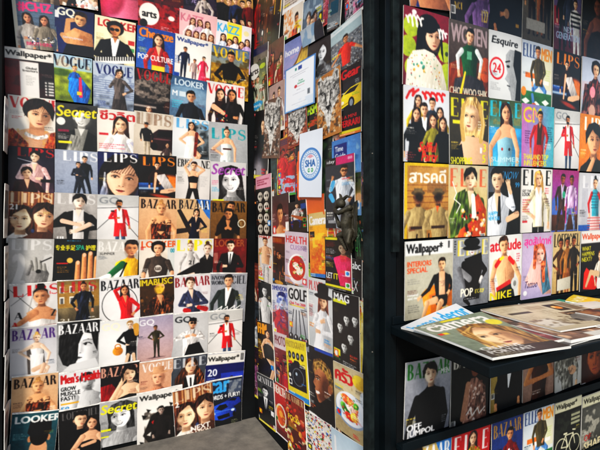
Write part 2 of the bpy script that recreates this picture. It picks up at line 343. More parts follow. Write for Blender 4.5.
    if glass:
        for s in (-1, 1): E(*q(s * .165 + t, .47), .13 * h, .09 * h, '101010', .95 if glass == 1 else .15); RING(*q(s * .165 + t, .47), .13 * h, .1 * h, .014 * h, '111')
        C(*q(t - .05, .45), *q(t + .05, .45), .012 * h, .012 * h, '111')
    hb = np.minimum(hx(ha) * 1.7 + .09, 1)
    def strands(n, f, w=.012):
        if not big: return
        for i in range(n): LINE(f(i / (n - 1.0)), w * h * rr.uniform(.5, 1.2), hb if rr.random() < .5 else hx(ha) * .6, .45)
    if hs in ('s',): P([q(-.4, .5), q(-.43, .2), q(-.3, -.02), q(-.1, -.1), q(.15, -.11), q(.34, -.02), q(.43, .2), q(.4, .5), q(.35, .3), q(.27, .2), q(.1, .23), q(-.1, .17), q(-.28, .22), q(-.35, .34)], ha, 1, .1, .2); strands(9, lambda f: [q(-.36 + .7 * f, .2), q(-.3 + .62 * f, .02), q(-.1 + .3 * f, -.08)])
    if hs in ('u',): P([q(-.38, .45), q(-.37, .15), q(-.15, -.05), q(.15, -.05), q(.37, .15), q(.38, .45), q(.31, .22), q(.1, .1), q(-.1, .1), q(-.31, .22)], ha, 1, .1, .2); strands(8, lambda f: [q(-.32 + .64 * f, .2), q(-.1 + .2 * f, -.04)])
    if hs in ('m', 'b'):
        e = .62 if hs == 'm' else .95; g = rr.uniform(-.15, .15)
        P([q(-.45, e), q(-.48, .25), q(-.3, -.03), q(.05, -.11), q(.34, -.02), q(.48, .27), q(.45, e), q(.37, e - .12), q(.35, .42), q(.28, .34), q(g + .12, .24), q(g, .13), q(g - .14, .27), q(-.28, .36), q(-.36, .45), q(-.37, e - .1)], ha, 1, .12, .25)
        strands(14, lambda f: [q(g + (.0), -.02), q(g + (f - .5) * .7, .12 + abs(f - .5) * .2), q(-.4 + .8 * f, .36 + .1 * abs(f - .5))])
    if hs == 'l':
        g = rr.uniform(-.12, .12)
        P([q(-.52, 1.25), q(-.47, .3), q(-.3, -.02), q(.05, -.09), q(.32, .0), q(.47, .3), q(.52, 1.3), q(.4, 1.0), q(.37, .5), q(.26, .28), q(g + .04, .08), q(g - .04, .08), q(-.26, .3), q(-.36, .52), q(-.39, 1.0)], ha, 1, .12, .3)
        strands(12, lambda f: [q(g, .02), q(-.42 + .84 * f if abs(f - .5) > .3 else g + (f - .5), .2), q(-.5 + (0 if f < .5 else 1.0) + .06 * rr.random(), 1.1 + .2 * f)] if abs(f - .5) > .25 else [q(g, 0), q(g + .1 * (f - .5), .05)])
    if hs == 'c':
        for i in range(9): E(*q(-.42 + .105 * i, .12 - .14 * math.sin(i * PI / 8)), .16 * h, .15 * h, ha, 1, 0, .1, 0, .3)
    if hs == 'h':
        E(*q(0, .18), .62 * h, .09 * h, hat); P([q(-.36, .18), q(-.33, -.22), q(.33, -.22), q(.36, .18)], hat, 1, .15)
    if hs == 'k': P([q(-.4, .28), q(-.36, -.02), q(0, -.12), q(.36, -.02), q(.4, .28), q(.6, .3), q(.3, .34), q(-.38, .32)], hat, 1, .15)
def MONO(t=(1, 1, 1), x0=0, y0=0, x1=1, y1=9):
    s = sl(x0, y0, x1, y1); g = K.I[s] @ np.array([.3, .59, .11]); K.I[s] = np.clip(g[..., None] * np.array(t), 0, 1)
def FACES(rows, sk='e3b597'):
    for a in rows: FACE(*a[:3], **(a[3] if len(a) > 3 else {}))
def GRADE(g=1.0, c=1.0):
    K.I = np.clip(((K.I - .5) * c + .5) * g, 0, 1)
def BAND(x0, y0, x1, y1, t, n=5, c='999'):
    for i in range(n): R(x0, y0 + (y1 - y0) * i / n, x1, y0 + (y1 - y0) * (i + t) / n, c)

def FIN(k, g=1.0):
    """the tonal unevenness of a printed photograph"""
    X, Y = K.X, K.Y; o = (k * 7) % 5
    f = 1 + .08 * noise(X, Y, 1.5, o) + .06 * noise(X, Y, 14, o + 1) + .12 * noise(X, Y, 40, o + 2)
    L = K.I.mean(-1); w_ = 1 - .92 * np.clip((L - .5) * 3.4, 0, 1)
    I = K.I * (1 + (f - 1) * w_ * g)[..., None]; m = I.mean(-1, keepdims=True)
    I = m + (I - m) * .97; I = np.clip(I, 0, 1); I = I + .08 * np.sin((I - .5) * 2 * PI) * g; I = np.clip(I, 0, 1) ** (1 + .16 * g) * (1 - .13 * g * ((X - .5) ** 2 + (Y / K.H - .5) ** 2) * 1.6)[..., None]
    for ax in (0, 1):
        p_ = np.pad(I, [(1, 1) if i == ax else (0, 0) for i in range(3)], mode='edge'); n_ = I.shape[ax]
        I = .13 * np.take(p_, range(0, n_), ax) + .74 * np.take(p_, range(1, n_ + 1), ax) + .13 * np.take(p_, range(2, n_ + 2), ax)
    K.I = np.clip(I * np.array([1.0, .99, .97]), 0, 1) if g > .5 else np.clip(I, 0, 1)
def COVERLINES(k):
    """a few lines of print too small to read, and now and then a barcode"""
    rr = random.Random(k * 5 + 1)
    for i in range(rr.choice((0, 1, 1, 2))):
        x = rr.choice((.04, .05, .74, .7)); y = rr.uniform(.42, 1.0); j = min(K.ny - 2, int(y * K.nx)); L = K.I[j, min(K.nx - 8, int(x * K.nx) + 6)].mean()
        c = rr.choice(('f0ece4', 'e8e4dc', 'e0c860')) if L < .55 else rr.choice(('3a3a3c', '5a3030', '2c3848', '444'))
        if rr.random() < .5: LN(x, y, .2, 1, c, .028, .02, .85, 'l' if x < .5 else 'r', k + i); y += .045
        LN(x, y, .22, rr.choice((2, 3, 4)), c, .011, .014, .75, 'l' if x < .5 else 'r', k + i)
def BUSY(k):
    """loud headlines, badges and small inset pictures of a crowded news-stand cover"""
    rr = random.Random(k * 3 + 2); cs = ('f4f0e4', 'e8d020', 'd83030', 'f0f0f0', '3c8cd0', '1c1c1e', 'e87c2c', '4ca04c')
    for i in range(rr.randint(3, 5)):
        x = rr.choice((.03, .05, .6, .66)); y = rr.uniform(.3, .97) * K.H; c = rr.choice(cs); h_ = rr.uniform(.03, .06)
        LN(x, y, rr.uniform(.25, .36), rr.choice((1, 2)), c, h_, .02, .9, 'l', k + i)
        if rr.random() < .5: LN(x, y + h_ * 2.6, .3, 3, rr.choice(cs), .016, .018, .8, 'l', k + i + 5)
    for i in range(rr.randint(0, 2)):
        x, y = rr.choice((.06, .78)), rr.uniform(.55, .9) * K.H; R(x, y, x + .17, y + .2, rr.choice(cs)); E(x + .085, y + .1, .06, .07, rr.choice(cs), 1, 0, .3)
    if rr.random() < .4: R(0, K.H - .09, 1, K.H, rr.choice(cs)); LN(.05, K.H - .065, .9, 1, 'fff', .035)
def SCR(x, y, w, h, c, n=6, r=.016, seed=0):
    """a looping brush-script word"""
    rr = random.Random(seed); P_ = []; m = n * 7
    am = [rr.uniform(.45, 1) for _ in range(n + 1)]
    for i in range(m + 1):
        f = i / m; j = f * n; A = am[min(n, int(j))]
        P_.append((x + w * f + w / n * .32 * math.sin(2 * PI * j), y + h * .5 - h * .5 * A * math.cos(2 * PI * j + .6)))
    LINE(P_, r, c)

# ------------------------------------------------------------------ materials
def mat(name, base=(.5, .5, .5), rough=.6, metal=0.0, var=0.0, scale=8.0, bump=0.0, spec=.5):
    m = bpy.data.materials.new(name); m.use_nodes = True; nt = m.node_tree; b = nt.nodes['Principled BSDF']
    b.inputs['Base Color'].default_value = (*base, 1); b.inputs['Roughness'].default_value = rough; b.inputs['Metallic'].default_value = metal
    b.inputs['Specular IOR Level'].default_value = spec
    if var or bump:
        tc = nt.nodes.new('ShaderNodeTexCoord'); nz = nt.nodes.new('ShaderNodeTexNoise'); nz.inputs['Scale'].default_value = scale; nz.inputs['Detail'].default_value = 8
        nt.links.new(tc.outputs['Object'], nz.inputs['Vector'])
        if var:
            mx = nt.nodes.new('ShaderNodeValToRGB'); mx.color_ramp.elements[0].position = .3; mx.color_ramp.elements[1].position = .7
            mx.color_ramp.elements[0].color = (*[c * (1 - var) for c in base], 1); mx.color_ramp.elements[1].color = (*[min(1, c * (1 + var)) for c in base], 1)
            nt.links.new(nz.outputs['Fac'], mx.inputs['Fac']); nt.links.new(mx.outputs['Color'], b.inputs['Base Color'])
        if bump:
            bp = nt.nodes.new('ShaderNodeBump'); bp.inputs['Strength'].default_value = bump; bp.inputs['Distance'].default_value = .01
            nt.links.new(nz.outputs['Fac'], bp.inputs['Height']); nt.links.new(bp.outputs['Normal'], b.inputs['Normal'])
    return m
def print_mat(name, rough):
    m = bpy.data.materials.new(name); m.use_nodes = True; nt = m.node_tree; b = nt.nodes['Principled BSDF']
    at_ = nt.nodes.new('ShaderNodeAttribute'); at_.attribute_name = 'ink'; nt.links.new(at_.outputs['Color'], b.inputs['Base Color'])
    b.inputs['Roughness'].default_value = rough; b.inputs['Specular IOR Level'].default_value = .25
    tc = nt.nodes.new('ShaderNodeTexCoord'); nz = nt.nodes.new('ShaderNodeTexNoise'); nz.inputs['Scale'].default_value = 14; nz.inputs['Detail'].default_value = 2
    bp = nt.nodes.new('ShaderNodeBump'); bp.inputs['Strength'].default_value = .25; bp.inputs['Distance'].default_value = .004
    nt.links.new(tc.outputs['Object'], nz.inputs['Vector']); nt.links.new(nz.outputs['Fac'], bp.inputs['Height']); nt.links.new(bp.outputs['Normal'], b.inputs['Normal'])
    return m
GLOSS = print_mat('printed gloss paper', .38); MATTE = print_mat('printed matte paper', .62)
def pages_mat():
    m = mat('page edges', (.66, .63, .56), .8); nt = m.node_tree; b = nt.nodes['Principled BSDF']
    tc = nt.nodes.new('ShaderNodeTexCoord'); wv = nt.nodes.new('ShaderNodeTexNoise'); wv.inputs['Scale'].default_value = 900; wv.inputs['Detail'].default_value = 1
    mp = nt.nodes.new('ShaderNodeMapping'); mp.inputs['Scale'].default_value = (.01, 1, .01)
    r = nt.nodes.new('ShaderNodeValToRGB'); r.color_ramp.elements[0].color = (.42, .4, .36, 1); r.color_ramp.elements[1].color = (.74, .72, .66, 1)
    r.color_ramp.elements[0].position = .35; r.color_ramp.elements[1].position = .6
    nt.links.new(tc.outputs['Object'], mp.inputs['Vector']); nt.links.new(mp.outputs['Vector'], wv.inputs['Vector']); nt.links.new(wv.outputs['Fac'], r.inputs['Fac']); nt.links.new(r.outputs['Color'], b.inputs['Base Color'])
    return m
PAGES = pages_mat()

# ------------------------------------------------------------------ objects
def tag(o, label=None, cat=None, group=None, kind=None):
    for k, v in (('label', label), ('category', cat), ('group', group), ('kind', kind)):
        if v: o[k] = v
def link(name, me, m=None, parent=None):
    o = bpy.data.objects.new(name, me); COL.objects.link(o)
    if m is not None: me.materials.append(m)
    if parent is not None: o.parent = parent
    return o
def empty(name, loc, rot=(0, 0, 0)):
    o = bpy.data.objects.new(name, None); COL.objects.link(o); o.location = loc; o.rotation_euler = rot; o.empty_display_size = .02
    return o
def sheet_mesh(W, H, shape, img):
    ny, nx = img.shape[:2]
    a, b = np.meshgrid(np.linspace(0, 1, nx), np.linspace(0, 1, ny))
    out = shape(a, b)
    co = np.stack([a * W, -out, -b * H], -1).reshape(-1, 3).astype(np.float32)
    idx = np.arange(nx * ny).reshape(ny, nx)
    f = np.stack([idx[:-1, :-1], idx[1:, :-1], idx[1:, 1:], idx[:-1, 1:]], -1).reshape(-1, 4)
    me = bpy.data.meshes.new('sheet'); me.vertices.add(len(co)); me.vertices.foreach_set('co', co.ravel())
    me.loops.add(f.size); me.loops.foreach_set('vertex_index', f.ravel().astype(np.int32))
    me.polygons.add(len(f)); me.polygons.foreach_set('loop_start', (np.arange(len(f)) * 4).astype(np.int32))
    me.update(calc_edges=True); me.validate()
    me.polygons.foreach_set('use_smooth', np.ones(len(f), bool))
    ca = me.color_attributes.new('ink', 'FLOAT_COLOR', 'POINT')
    lin = srgb(img) * .84 + .004
    ca.data.foreach_set('color', np.concatenate([lin, np.ones((ny, nx, 1))], -1).astype(np.float32).ravel())
    return me
def block_mesh(W, H, shape, th, inset=.0008, rise=0.0, ph=0.0):
    """the block of pages behind a cover, following its curl"""
    n, m = 10, 12; bm = bmesh.new(); g = [[], []]
    for s in (0, 1):
        for j in range(m + 1):
            for i in range(n + 1):
                a, b = i / n, j / m; o = float(shape(np.array(a), np.array(b))) - .0005 - (th if s else 0)
                aa = min(max(a, inset / W), 1 - inset / W); bb = min(max(b, inset / H), 1 - inset / H)
                up = rise * (.75 + .25 * math.sin(4 * a + ph)) * max(0, 1 - b * 3); aa = aa + (a - .5) * rise * .35 / W * 1.0
                g[s].append(bm.verts.new((aa * W, -o, -bb * H + up)))
    v = lambda s, i, j: g[s][j * (n + 1) + i]
    for j in range(m):
        for i in range(n):
            bm.faces.new((v(0, i, j), v(0, i, j + 1), v(0, i + 1, j + 1), v(0, i + 1, j))); bm.faces.new((v(1, i, j), v(1, i + 1, j), v(1, i + 1, j + 1), v(1, i, j + 1)))
    for i in range(n):
        bm.faces.new((v(0, i, 0), v(0, i + 1, 0), v(1, i + 1, 0), v(1, i, 0))); bm.faces.new((v(0, i + 1, m), v(0, i, m), v(1, i, m), v(1, i + 1, m)))
    for j in range(m):
        bm.faces.new((v(0, 0, j + 1), v(0, 0, j), v(1, 0, j), v(1, 0, j + 1))); bm.faces.new((v(0, n, j), v(0, n, j + 1), v(1, n, j + 1), v(1, n, j)))
    me = bpy.data.meshes.new('pages'); bm.to_mesh(me); bm.free()
    return me
COUNT = [0]
GROUPS = {'L': 'magazines covering the left wall', 'M': 'magazines covering the side wall in the middle', 'R': 'magazines in the right-hand rack'}
def shape_fn(base, tilt, bow, curl, wav, ph):
    def fn(a, b):
        return base + tilt * (1 - b) + bow * np.sin(PI * a) * (.4 + .6 * (1 - b)) + curl * np.clip(a - .72, 0, 1) ** 2 * np.clip(1 - b - .6, 0, 1) * 16 + wav * np.sin(3.1 * a + ph) * np.sin(2.6 * b + ph * 1.7)
    return fn
def MAG(w, u0, v0, u1, v1, label, art, vb=None, ratio=1.29, th=.004, nx=None, name='magazine', cat='magazine', tilt=None, base=None, matte=0, curl=None, H=None, bow=None, group=None, dh=None, zb=None):
    """one magazine: a printed cover with its curl and the block of pages behind it, hung on wall w"""
    COUNT[0] += 1; k = COUNT[0]; rr = random.Random(k * 13)
    p, d, n, ang = WALLS[w]
    s0, z0 = at(w, u0, v0); s1, z1 = at(w, u1, v1)
    if w == 'L': s0 -= .0012; s1 += .0022
    W = math.hypot(s1 - s0, z1 - z0); roll = math.atan2(z1 - z0, s1 - s0)
    if vb is not None: H = z0 - at(w, u0, vb)[1]
    elif zb is not None: H = z0 - zb
    elif H is None: H = W * ratio
    nx = nx or {'L': 84, 'M': 80, 'R': 96, 'W': 30}[w]
    new_canvas(nx, dh or H / W); K.r = random.Random(k); art()
    if cat == 'magazine' and w in 'LR': COVERLINES(k)
    if cat == 'magazine' and w == 'M': COVERLINES(k); COVERLINES(k + 77); COVERLINES(k + 154); BUSY(k)
    FIN(k, .25 if cat in ('certificate', 'poster') else 1)
    low = z0 < EYE - .25
    if tilt is None: tilt = {'L': .011, 'M': .003, 'R': .012, 'W': .01}[w]
    if base is None: base = {'L': .007, 'M': .004 + (k * 7 % 5) * .0016, 'R': .008, 'W': .006}[w]
    if bow is None: bow = rr.uniform(-.001, .003) + (.003 if low and w == 'L' else 0)
    if curl is None: curl = rr.uniform(-.001, .004) + (.006 if low and w == 'L' and rr.random() < .5 else 0)
    if w == 'L' and low: th = max(th, .006); tilt = .016; base = .009 if base == .007 else base
    fn = shape_fn(base, tilt, bow, curl, rr.uniform(.0004, .0016), rr.uniform(0, 6))
    loc = p + d * s0; root = empty(name, (loc.x, loc.y, z0))
    root.rotation_euler = (Matrix.Rotation(ang, 3, 'Z') @ Matrix.Rotation(-roll, 3, 'Y')).to_euler()
    tag(root, label, cat, group or (GROUPS.get(w) if cat == 'magazine' else None))
    link('front_cover', sheet_mesh(W, H, fn, K.I), MATTE if matte else GLOSS, root)
    if th > .001: link('page_block', block_mesh(W, H, fn, th, rise=(.0095 if z0 < EYE - .3 else .0) if w == 'L' else 0, ph=k), PAGES, root)
    else: link('paper_back', block_mesh(W, H, fn, .0006), PAGES, root)
    return root
def MAGS(s0, s1, z0, H, label, art, curl=.0):
    """a cover on the narrow return wall, seen almost edge-on"""
    COUNT[0] += 1; rr = random.Random(COUNT[0]); p, d, n, ang = WALLS['W']; W = s1 - s0
    new_canvas(40, H / W); art()
    fn = shape_fn(.004, .006, .002, curl, .002, rr.uniform(0, 6)); loc = p + d * s0
    root = empty('magazine', (loc.x, loc.y, z0), (0, 0, ang)); tag(root, label, 'magazine', 'magazines hung edge-on at the left edge')
    link('front_cover', sheet_mesh(W, H, fn, K.I), GLOSS, root); link('page_block', block_mesh(W, H, fn, .003), PAGES, root)
def FLAT(pts, z, label, art, th=.005, nx=90, name='magazine', cat='magazine', lift=.0, group='magazines lying on the shelf', top_lift=0.0, tr=0.0):
    """a magazine lying on the shelf: pts are its top-left and top-right corners as points on the shelf, plus height"""
    COUNT[0] += 1; rr = random.Random(COUNT[0])
    a, b, H = pts; dv = b - a; W = dv.length; ang = math.atan2(dv.y, dv.x)
    new_canvas(nx, H / W); art(); FIN(COUNT[0]); K.I = K.I * .96
    bw = rr.uniform(.001, .004)
    fn = lambda x, y: th + .0006 + bw * np.sin(PI * x) * .6 + lift * (np.clip(x - .5, 0, 1) ** 2 * 2 + np.clip(y - .6, 0, 1) ** 2) + .0015 * np.sin(4 * y + 2 * x) + top_lift * np.clip(1 - y * 1.6, 0, 1) ** 2 + tr * x * np.clip(1 - y * 1.1, 0, 1) ** 1.5
    root = empty(name, (a.x, a.y, z)); root.rotation_euler = (Matrix.Rotation(ang, 3, 'Z') @ Matrix.Rotation(-PI / 2, 3, 'X')).to_euler()
    tag(root, label, cat, group)
    link('front_cover', sheet_mesh(W, H, fn, K.I), GLOSS, root); link('page_block', block_mesh(W, H, fn, th), PAGES, root)
    return root
def box(bm, x0, x1, y0, y1, z0, z1, bev=0.0):
    r = bmesh.ops.create_cube(bm, size=1.0); vs = r['verts']
    bmesh.ops.scale(bm, vec=(x1 - x0, y1 - y0, z1 - z0), verts=vs); bmesh.ops.translate(bm, vec=((x0 + x1) / 2, (y0 + y1) / 2, (z0 + z1) / 2), verts=vs)
    if bev:
        es = list({e for v in vs for e in v.link_edges}); bmesh.ops.bevel(bm, geom=es, offset=bev, segments=2, affect='EDGES', profile=.5)
def bobj(name, boxes, m, parent=None, bev=0.0, **kw):
    bm = bmesh.new()
    for b in boxes: box(bm, *b, bev=bev)
    me = bpy.data.meshes.new(name); bm.to_mesh(me); bm.free(); o = link(name, me, m, parent)
    if kw: tag(o, **kw)
    return o
# ------------------------------------------------------------------ covers on the left wall
SK, TAN, DK = 'dfae8e', 'c88e6a', '9a6446'
def people_row(n, x0, x1, y, h, tops, f=0, ha='1c1412', skin=SK, lg='s', dy=0.0):
    for i in range(n):
        x = x0 + (x1 - x0) * (i + .5) / n
        F(x, y + (dy if i % 2 else 0), h, skin, ha, 'l' if f else 's', tops[i % len(tops)], f=f, lg=lg)
def twins():
    BG('8a5a3c', '6b4028'); 
    for i in range(14): R(i / 14, 0, i / 14 + .035, .34, ('d9a273', 'f0c79c', '8d5332')[i % 3], .8)
    T('LIPS', .04, .03, .92, .25, 'e7d2b8', a=.75, gap=.12)
    F(.28, .38, .62, 'efc3a0', '3a2016', 'l', 'f0e6da', f=1, turn=.03); F(.76, .3, .62, 'e9b796', '2c1a14', 'm', '5a3a2c', turn=-.03)
    E(.55, .98, .04, .05, '4a6fb0', .6)
def red_coat(small=0):
    BG('dcdcda', 'c4c2c0'); R(0, 0, 1, .28, 'a9a9a6', .6); LINE([(0, .9), (.45, .45), (1, 1.1)], .008, '555'); LINE([(.5, .4), (1, .7)], .006, '777'); LINE([(0, .35), (1, .3)], .012, '888')
    T('GQ', .04, .06, .48, .2, '8f9294', 'b'); F(.52, .14, .185, 'b07b58', '14100e', 's', 'c4202c', '4a5a70', ((1.25, 2.6), (.35, 2.5)), 'd', nk='o', inn='ece8e4', long=5.2, lg='s')
    E(.52, .3, .05, .03, '14100e', .7); R(.32, .4, .4, .44, '1a1a1a', .7)
def dark_orange():
    BG('120f10', '2a1a14'); GR(0, .75, 1, 1.0, '3d6fb0', '0c1220'); R(0, .88, .5, .92, 'cfe2f5', .9, .04); E(.9, .75, .35, .2, 'e8862a', .9, .3, 0, .08); T('LIPS', .1, .05, .86, .24, 'e58a2c', gap=.1)
    F(.48, .2, .17, SK, '1a0f0c', 's', '3a1a14', '111', 'd', 'h', f=1, lg='x'); P([(.42, .55), (.68, .5), (.98, .98), (.7, .96)], 'b9b2ae', 1, .2, .15); C(.45, .5, .4, 1.0, .035, .025, SK); C(.62, 1.0, .95, .92, .07, .05, SK)
    P([(0, 1.0), (1, 1.05), (1, 1.3), (0, 1.3)], '0c0b0d'); E(.6, 1.12, .3, .05, 'c4521c', .8, .2, 0, .03)
def brown_bazaar():
    BG('d9ae8c', 'c2916f'); T('BAZAAR', .04, .05, .92, .24, '1d1512', gap=.06); F(.56, .14, .3, 'dba27a', 'b98a5a', 'u', '6b3a20', f=1, nk='b', slv=0, lg='x'); P([(.3, .72), (.84, .72), (.8, 1.35), (.34, 1.35)], '5c2f1a', 1, .2, .3); TEX(.32, .6, .82, 1.3, '2c140b', .7, 22); P([(.46, .9), (.66, .9), (.56, 1.0)], 'dba27a')
def moody_red():
    BG('1d1214', '541018'); 
    for i in range(5): R(.1 + i * .2, 0, .14 + i * .2, .3, '571a1c', .7)
    TEX(0, 0, 1, 1.3, '8f1c22', .4, 9)

# top row, mostly above the frame
MAG('L', 13, -39, 54, -33.5, 'magazine at the very top left corner of the wall, only its dark lower edge showing', lambda: (BG('7a6a5c', '4a4038'), F(.5, .3, .25, top='8a7a6a')))
MAG('L', 56, -42, 95, -34, 'magazine with a tuxedoed man and woman in white among flowers, cut by top edge', lambda: (
    BG('6b5540', '8d7050'), T('BRIDE', .05, .1, .9, .25, 'eee'), F(.5, .72, .26, TAN, top='111', nk='w', lg='x'), F(.78, .78, .22, SK, 'c9b08a', 'l', 'f2eee6', f=1, lg='g'), DOTS(.0, 1.0, 1, 1.3, 26, ['e8b9a0', 'f2e2d0', 'c98a80'], .02, .06)))
MAG('L', 97, -34, 137, -27, 'magazine with a glossy pink shell shape below a white title band, top edge of photo', lambda: (
    BG('cf4a62', '8e1f3a'), E(.6, 1.05, .5, .4, 'e8849a', .8, -.3, .4, .1), E(.3, .9, .25, .4, 'b83058', .8, .5, .3, .1), R(0, 0, 1, .98 - .26, 'e9e2d4'), T('Wallpaper*', .1, .5, .84, .17, '151515', 'b')), H=.295)
MAG('L', 138, -40, 179, -33, 'dark crimson magazine mostly above the frame, over the one with a white disc', lambda: (BG('431416', '6a1c1e'), TEX(0, .5, 1, 1.3, '23090c', .7, 7), DOTS(0, .7, 1, 1.25, 20, ['5a2018', 'a8402c', '2a1010'], .02, .06)))
MAG('L', 179, -34, 215, -27, 'dark purple magazine with seated pale figure, cut by the top edge', lambda: (BG('332a3c', '4a3a50'), T('EVE', .1, .86, .3, .12, '9a90b0', 'b'), F(.6, .6, .2, SK, top='b8aca4', lg='t', f=1, hs='l'), TEX(0, .6, 1, 1.3, '1c1524', .6, 8)))
MAG('L', 215, -22, 251, -14, 'dark magazine with a seated group of people in black, blue and red clothes', lambda: (
    BG('c9a872', '7a5a30'), people_row(5, .05, .98, .42, .17, ['191614', '22201e', '2c3c5c', '181818', '6a1418'], dy=.06), people_row(3, .35, 1.0, .95, .14, ['8a1a20', '301818', 'a02028'])))
# second row
MAG('L', 12, 0, 53.5, 5.5, 'magazine with bright pink title and two long-haired people in grey knitwear', lambda: (
    BG('6f7f90', '4c5a68'), BAND(0, 0, 1, 1.3, .06, 9, '45525e'), R(0, 0, .09, 1.3, 'cfc6b2'), T('#CHZ', .1, .03, .84, .26, 'e8457f', 'b', off=.03, sk=-.1),
    F(.33, .33, .25, 'c98f72', '1c1210', 'l', 'a8a098', lg='x', la='d', ra='c'), F(.72, .36, .25, 'c98f72', '1c1210', 'l', '847c70', lg='x', ra='d'), DOTS(.3, .95, .95, 1.15, 40, ['e8e4e0', '3c4c74', 'f0f0f0', '333'], .01, .03), T('BROTHERS', .25, 1.1, .6, .09, 'c9406c', 'b')), curl=0)
MAG('L', 4, 47, 53, 53.5, 'magazine with white title band and white printed page over dark red', lambda: (
    BG('2c1214', '1c0c0e'), R(0, .27, .3, 1.2, '7a1a20'), TEX(0, .3, 1, 1.2, '50181c', .6, 5), R(0, 0, 1, .26, 'e8e2d6'), T('Wallpaper*', .03, .06, .93, .16, '121212', 'b'), R(.3, .3, .68, 1.3, 'dcd8d2'), T('Global', .42, .42, .22, .05, '222', 'b'), T('Interiors', .36, .48, .3, .05, '222', 'b'), LN(.42, .62, .2, 8, '777', .012), R(.8, .7, .98, 1.05, 'cfcbc6'), BAND(.8, .7, .98, 1.05, .4, 5, '333'), R(.84, .7, .87, 1.05, '333')), ratio=1.22)
MAG('L', 55, 6.5, 93.5, 14.5, 'navy blue magazine with a bare-chested man, hand on head', lambda: (
    BG('20305f', '26386c', .1), T('GQ', .05, .02, .46, .25, 'ece6c8', 'b', off=.02), C(.3, .85, .33, .35, .09, .06, 'cf9a70'), C(.33, .35, .5, .3, .06, .05, 'cf9a70'),
    P([(.25, .75), (.5, .52), (.95, .62), (1, 1.02), (.55, 1.1), (.3, 1.0)], 'cc946a', 1, .2, .06), E(.5, .72, .12, .1, 'deae84', .7, 0, 0, .05), E(.72, .8, .12, .1, 'a8714c', .6, 0, 0, .05), FACE(.63, .08, .4, 'd3a078', '2c1a10', 's', .02), C(.2, .78, .3, .9, .07, .09, 'cf9a70'), T('GENTLEMEN', .2, .8, .5, .05, 'c9cde0', 'b'), P([(.3, 1.0), (1, .98), (1, 1.3), (.2, 1.3)], '0d1226'), R(0, .12, .1, .32, 'dfe0e0')))
MAG('L', 95, 15.5, 135, 24.5, 'cream magazine with red title and afro-haired man in sunglasses at a keyboard', lambda: (
    BG('efe2bb', 'e6d6a6'), T('LOOKER', .07, .06, 1.0, .2, 'b8262c', 'b', off=.02), LN(.04, .45, .22, 12, 'a9b47a', .02), R(.82, .5, .98, .62, 'c9453f'), R(.86, .7, .98, .8, '5f9c6a'),
    F(.5, .12, .36, 'b98058', '14100e', 'c', '121214', la='c', ra='c', nk='w', lg='x', glass=1, fold=.05), P([(0, 1.1), (1, .9), (1, 1.08), (0, 1.3)], 'f2efe6'), [R(.06 * i, 1.08 - .012 * i, .06 * i + .03, 1.2 - .012 * i, '1a1a1a') for i in range(17)]))
MAG('L', 138, .5, 178.5, 10, 'red patterned magazine with a white disc holding black lettering', lambda: (
    BG('a01c22', '8a181e'), TEX(0, 0, 1, 1.3, '4e0c12', .7, 11, 3), TEX(0, 0, 1, 1.3, 'c84a44', .4, 16, 1), E(.26, .3, .24, .27, 'efe8dc'), T('arts', .09, .24, .35, .14, '111', 'b', off=.03), E(.13, .54, .09, .1, '1a1a1a'), LN(.55, .55, .3, 3, 'eee', .02), E(.8, .3, .08, .06, 'efe8dc')))
MAG('L', 179, 9, 216, 18.5, 'pale pink magazine with seven young women posing in two rows', lambda: (
    BG('e8b3b4', 'e2a8a8'), T('KAZZ', .04, .1, .6, .2, 'c97f8c', 'b'), people_row(3, .25, .85, .18, .16, ['e9d9d4', 'c9a8b8', 'f0e8e0'], 1, '5a3020'), people_row(4, .15, .95, .5, .17, ['f3ece6', 'b8c4d8', 'e8c8c0', 'd8ccc8'], 1, '6b3c24')))
MAG('L', 216, 20, 250.5, 29, 'white magazine with blue and yellow title and five girls in pastel clothes', lambda: (
    BG('e4e0e6', 'd9d4de'), R(.3, 0, .72, .55, 'f0d838', .9), T('KAZZ', .03, .08, .62, .22, '58a8d8', 'b'), people_row(5, .12, .98, .35, .17, ['cfd8ec', 'b9a8d4', 'f0eaf0', '5c4c68', 'b8a0c8'], 1, '3a2018', dy=.1), E(.85, .2, .08, .07, 'e8d8a0')), nx=84)
MAG('L', 137, 26, 174.5, 34.5, 'blue magazine with orange title and long-haired woman in red and yellow crop top', lambda: (
    BG('2c5a9c', '3a6cae', .08), T('Cheeeze', .05, .03, .9, .24, 'ef8a2c', 'b', off=.03), LN(.04, .3, .2, 3, 'dfe', .02), F(.56, .14, .3, SK, '2c1612', 'l', 'b02a26', 'e8c83c', f=1, nk='v', lg='x'), R(.4, .98, .74, 1.2, 'ecc93a', 1, .01), T('POP', .04, .72, .26, .14, 'f4f0e8', 'b'), T('CULTURE', .36, .72, .6, .14, 'f4f0e8', 'b'), LN(.08, .55, .22, 4, 'e8c83c', .02), LN(.74, .92, .2, 5, '9fd0e8', .02)))
MAG('L', 174.5, 34, 211, 43.5, 'white magazine with navy title, tall man in navy and woman in pink dress', lambda: (
    BG('e6e2da', 'dcd7ce'), T('Wallpaper*', .06, .06, .84, .15, '1d3a7c', 'b'), F(.3, .3, .115, TAN, top='22304f', bot='1c2844'), F(.56, .56, .09, TAN, top='a8928c', bot='8a7478'), F(.8, .44, .105, SK, '1c1210', 's', 'c83a5c', 'd84a6c', f=1, lg='g'), LN(.04, .56, .16, 5, '2c4c8c', .025), R(.88, .98, 1, 1.14, 'cf3a3c'), R(.02, 1.0, .18, 1.14, '2c5aa0'), R(.88, 1.16, 1, 1.3, '3f9a70')))
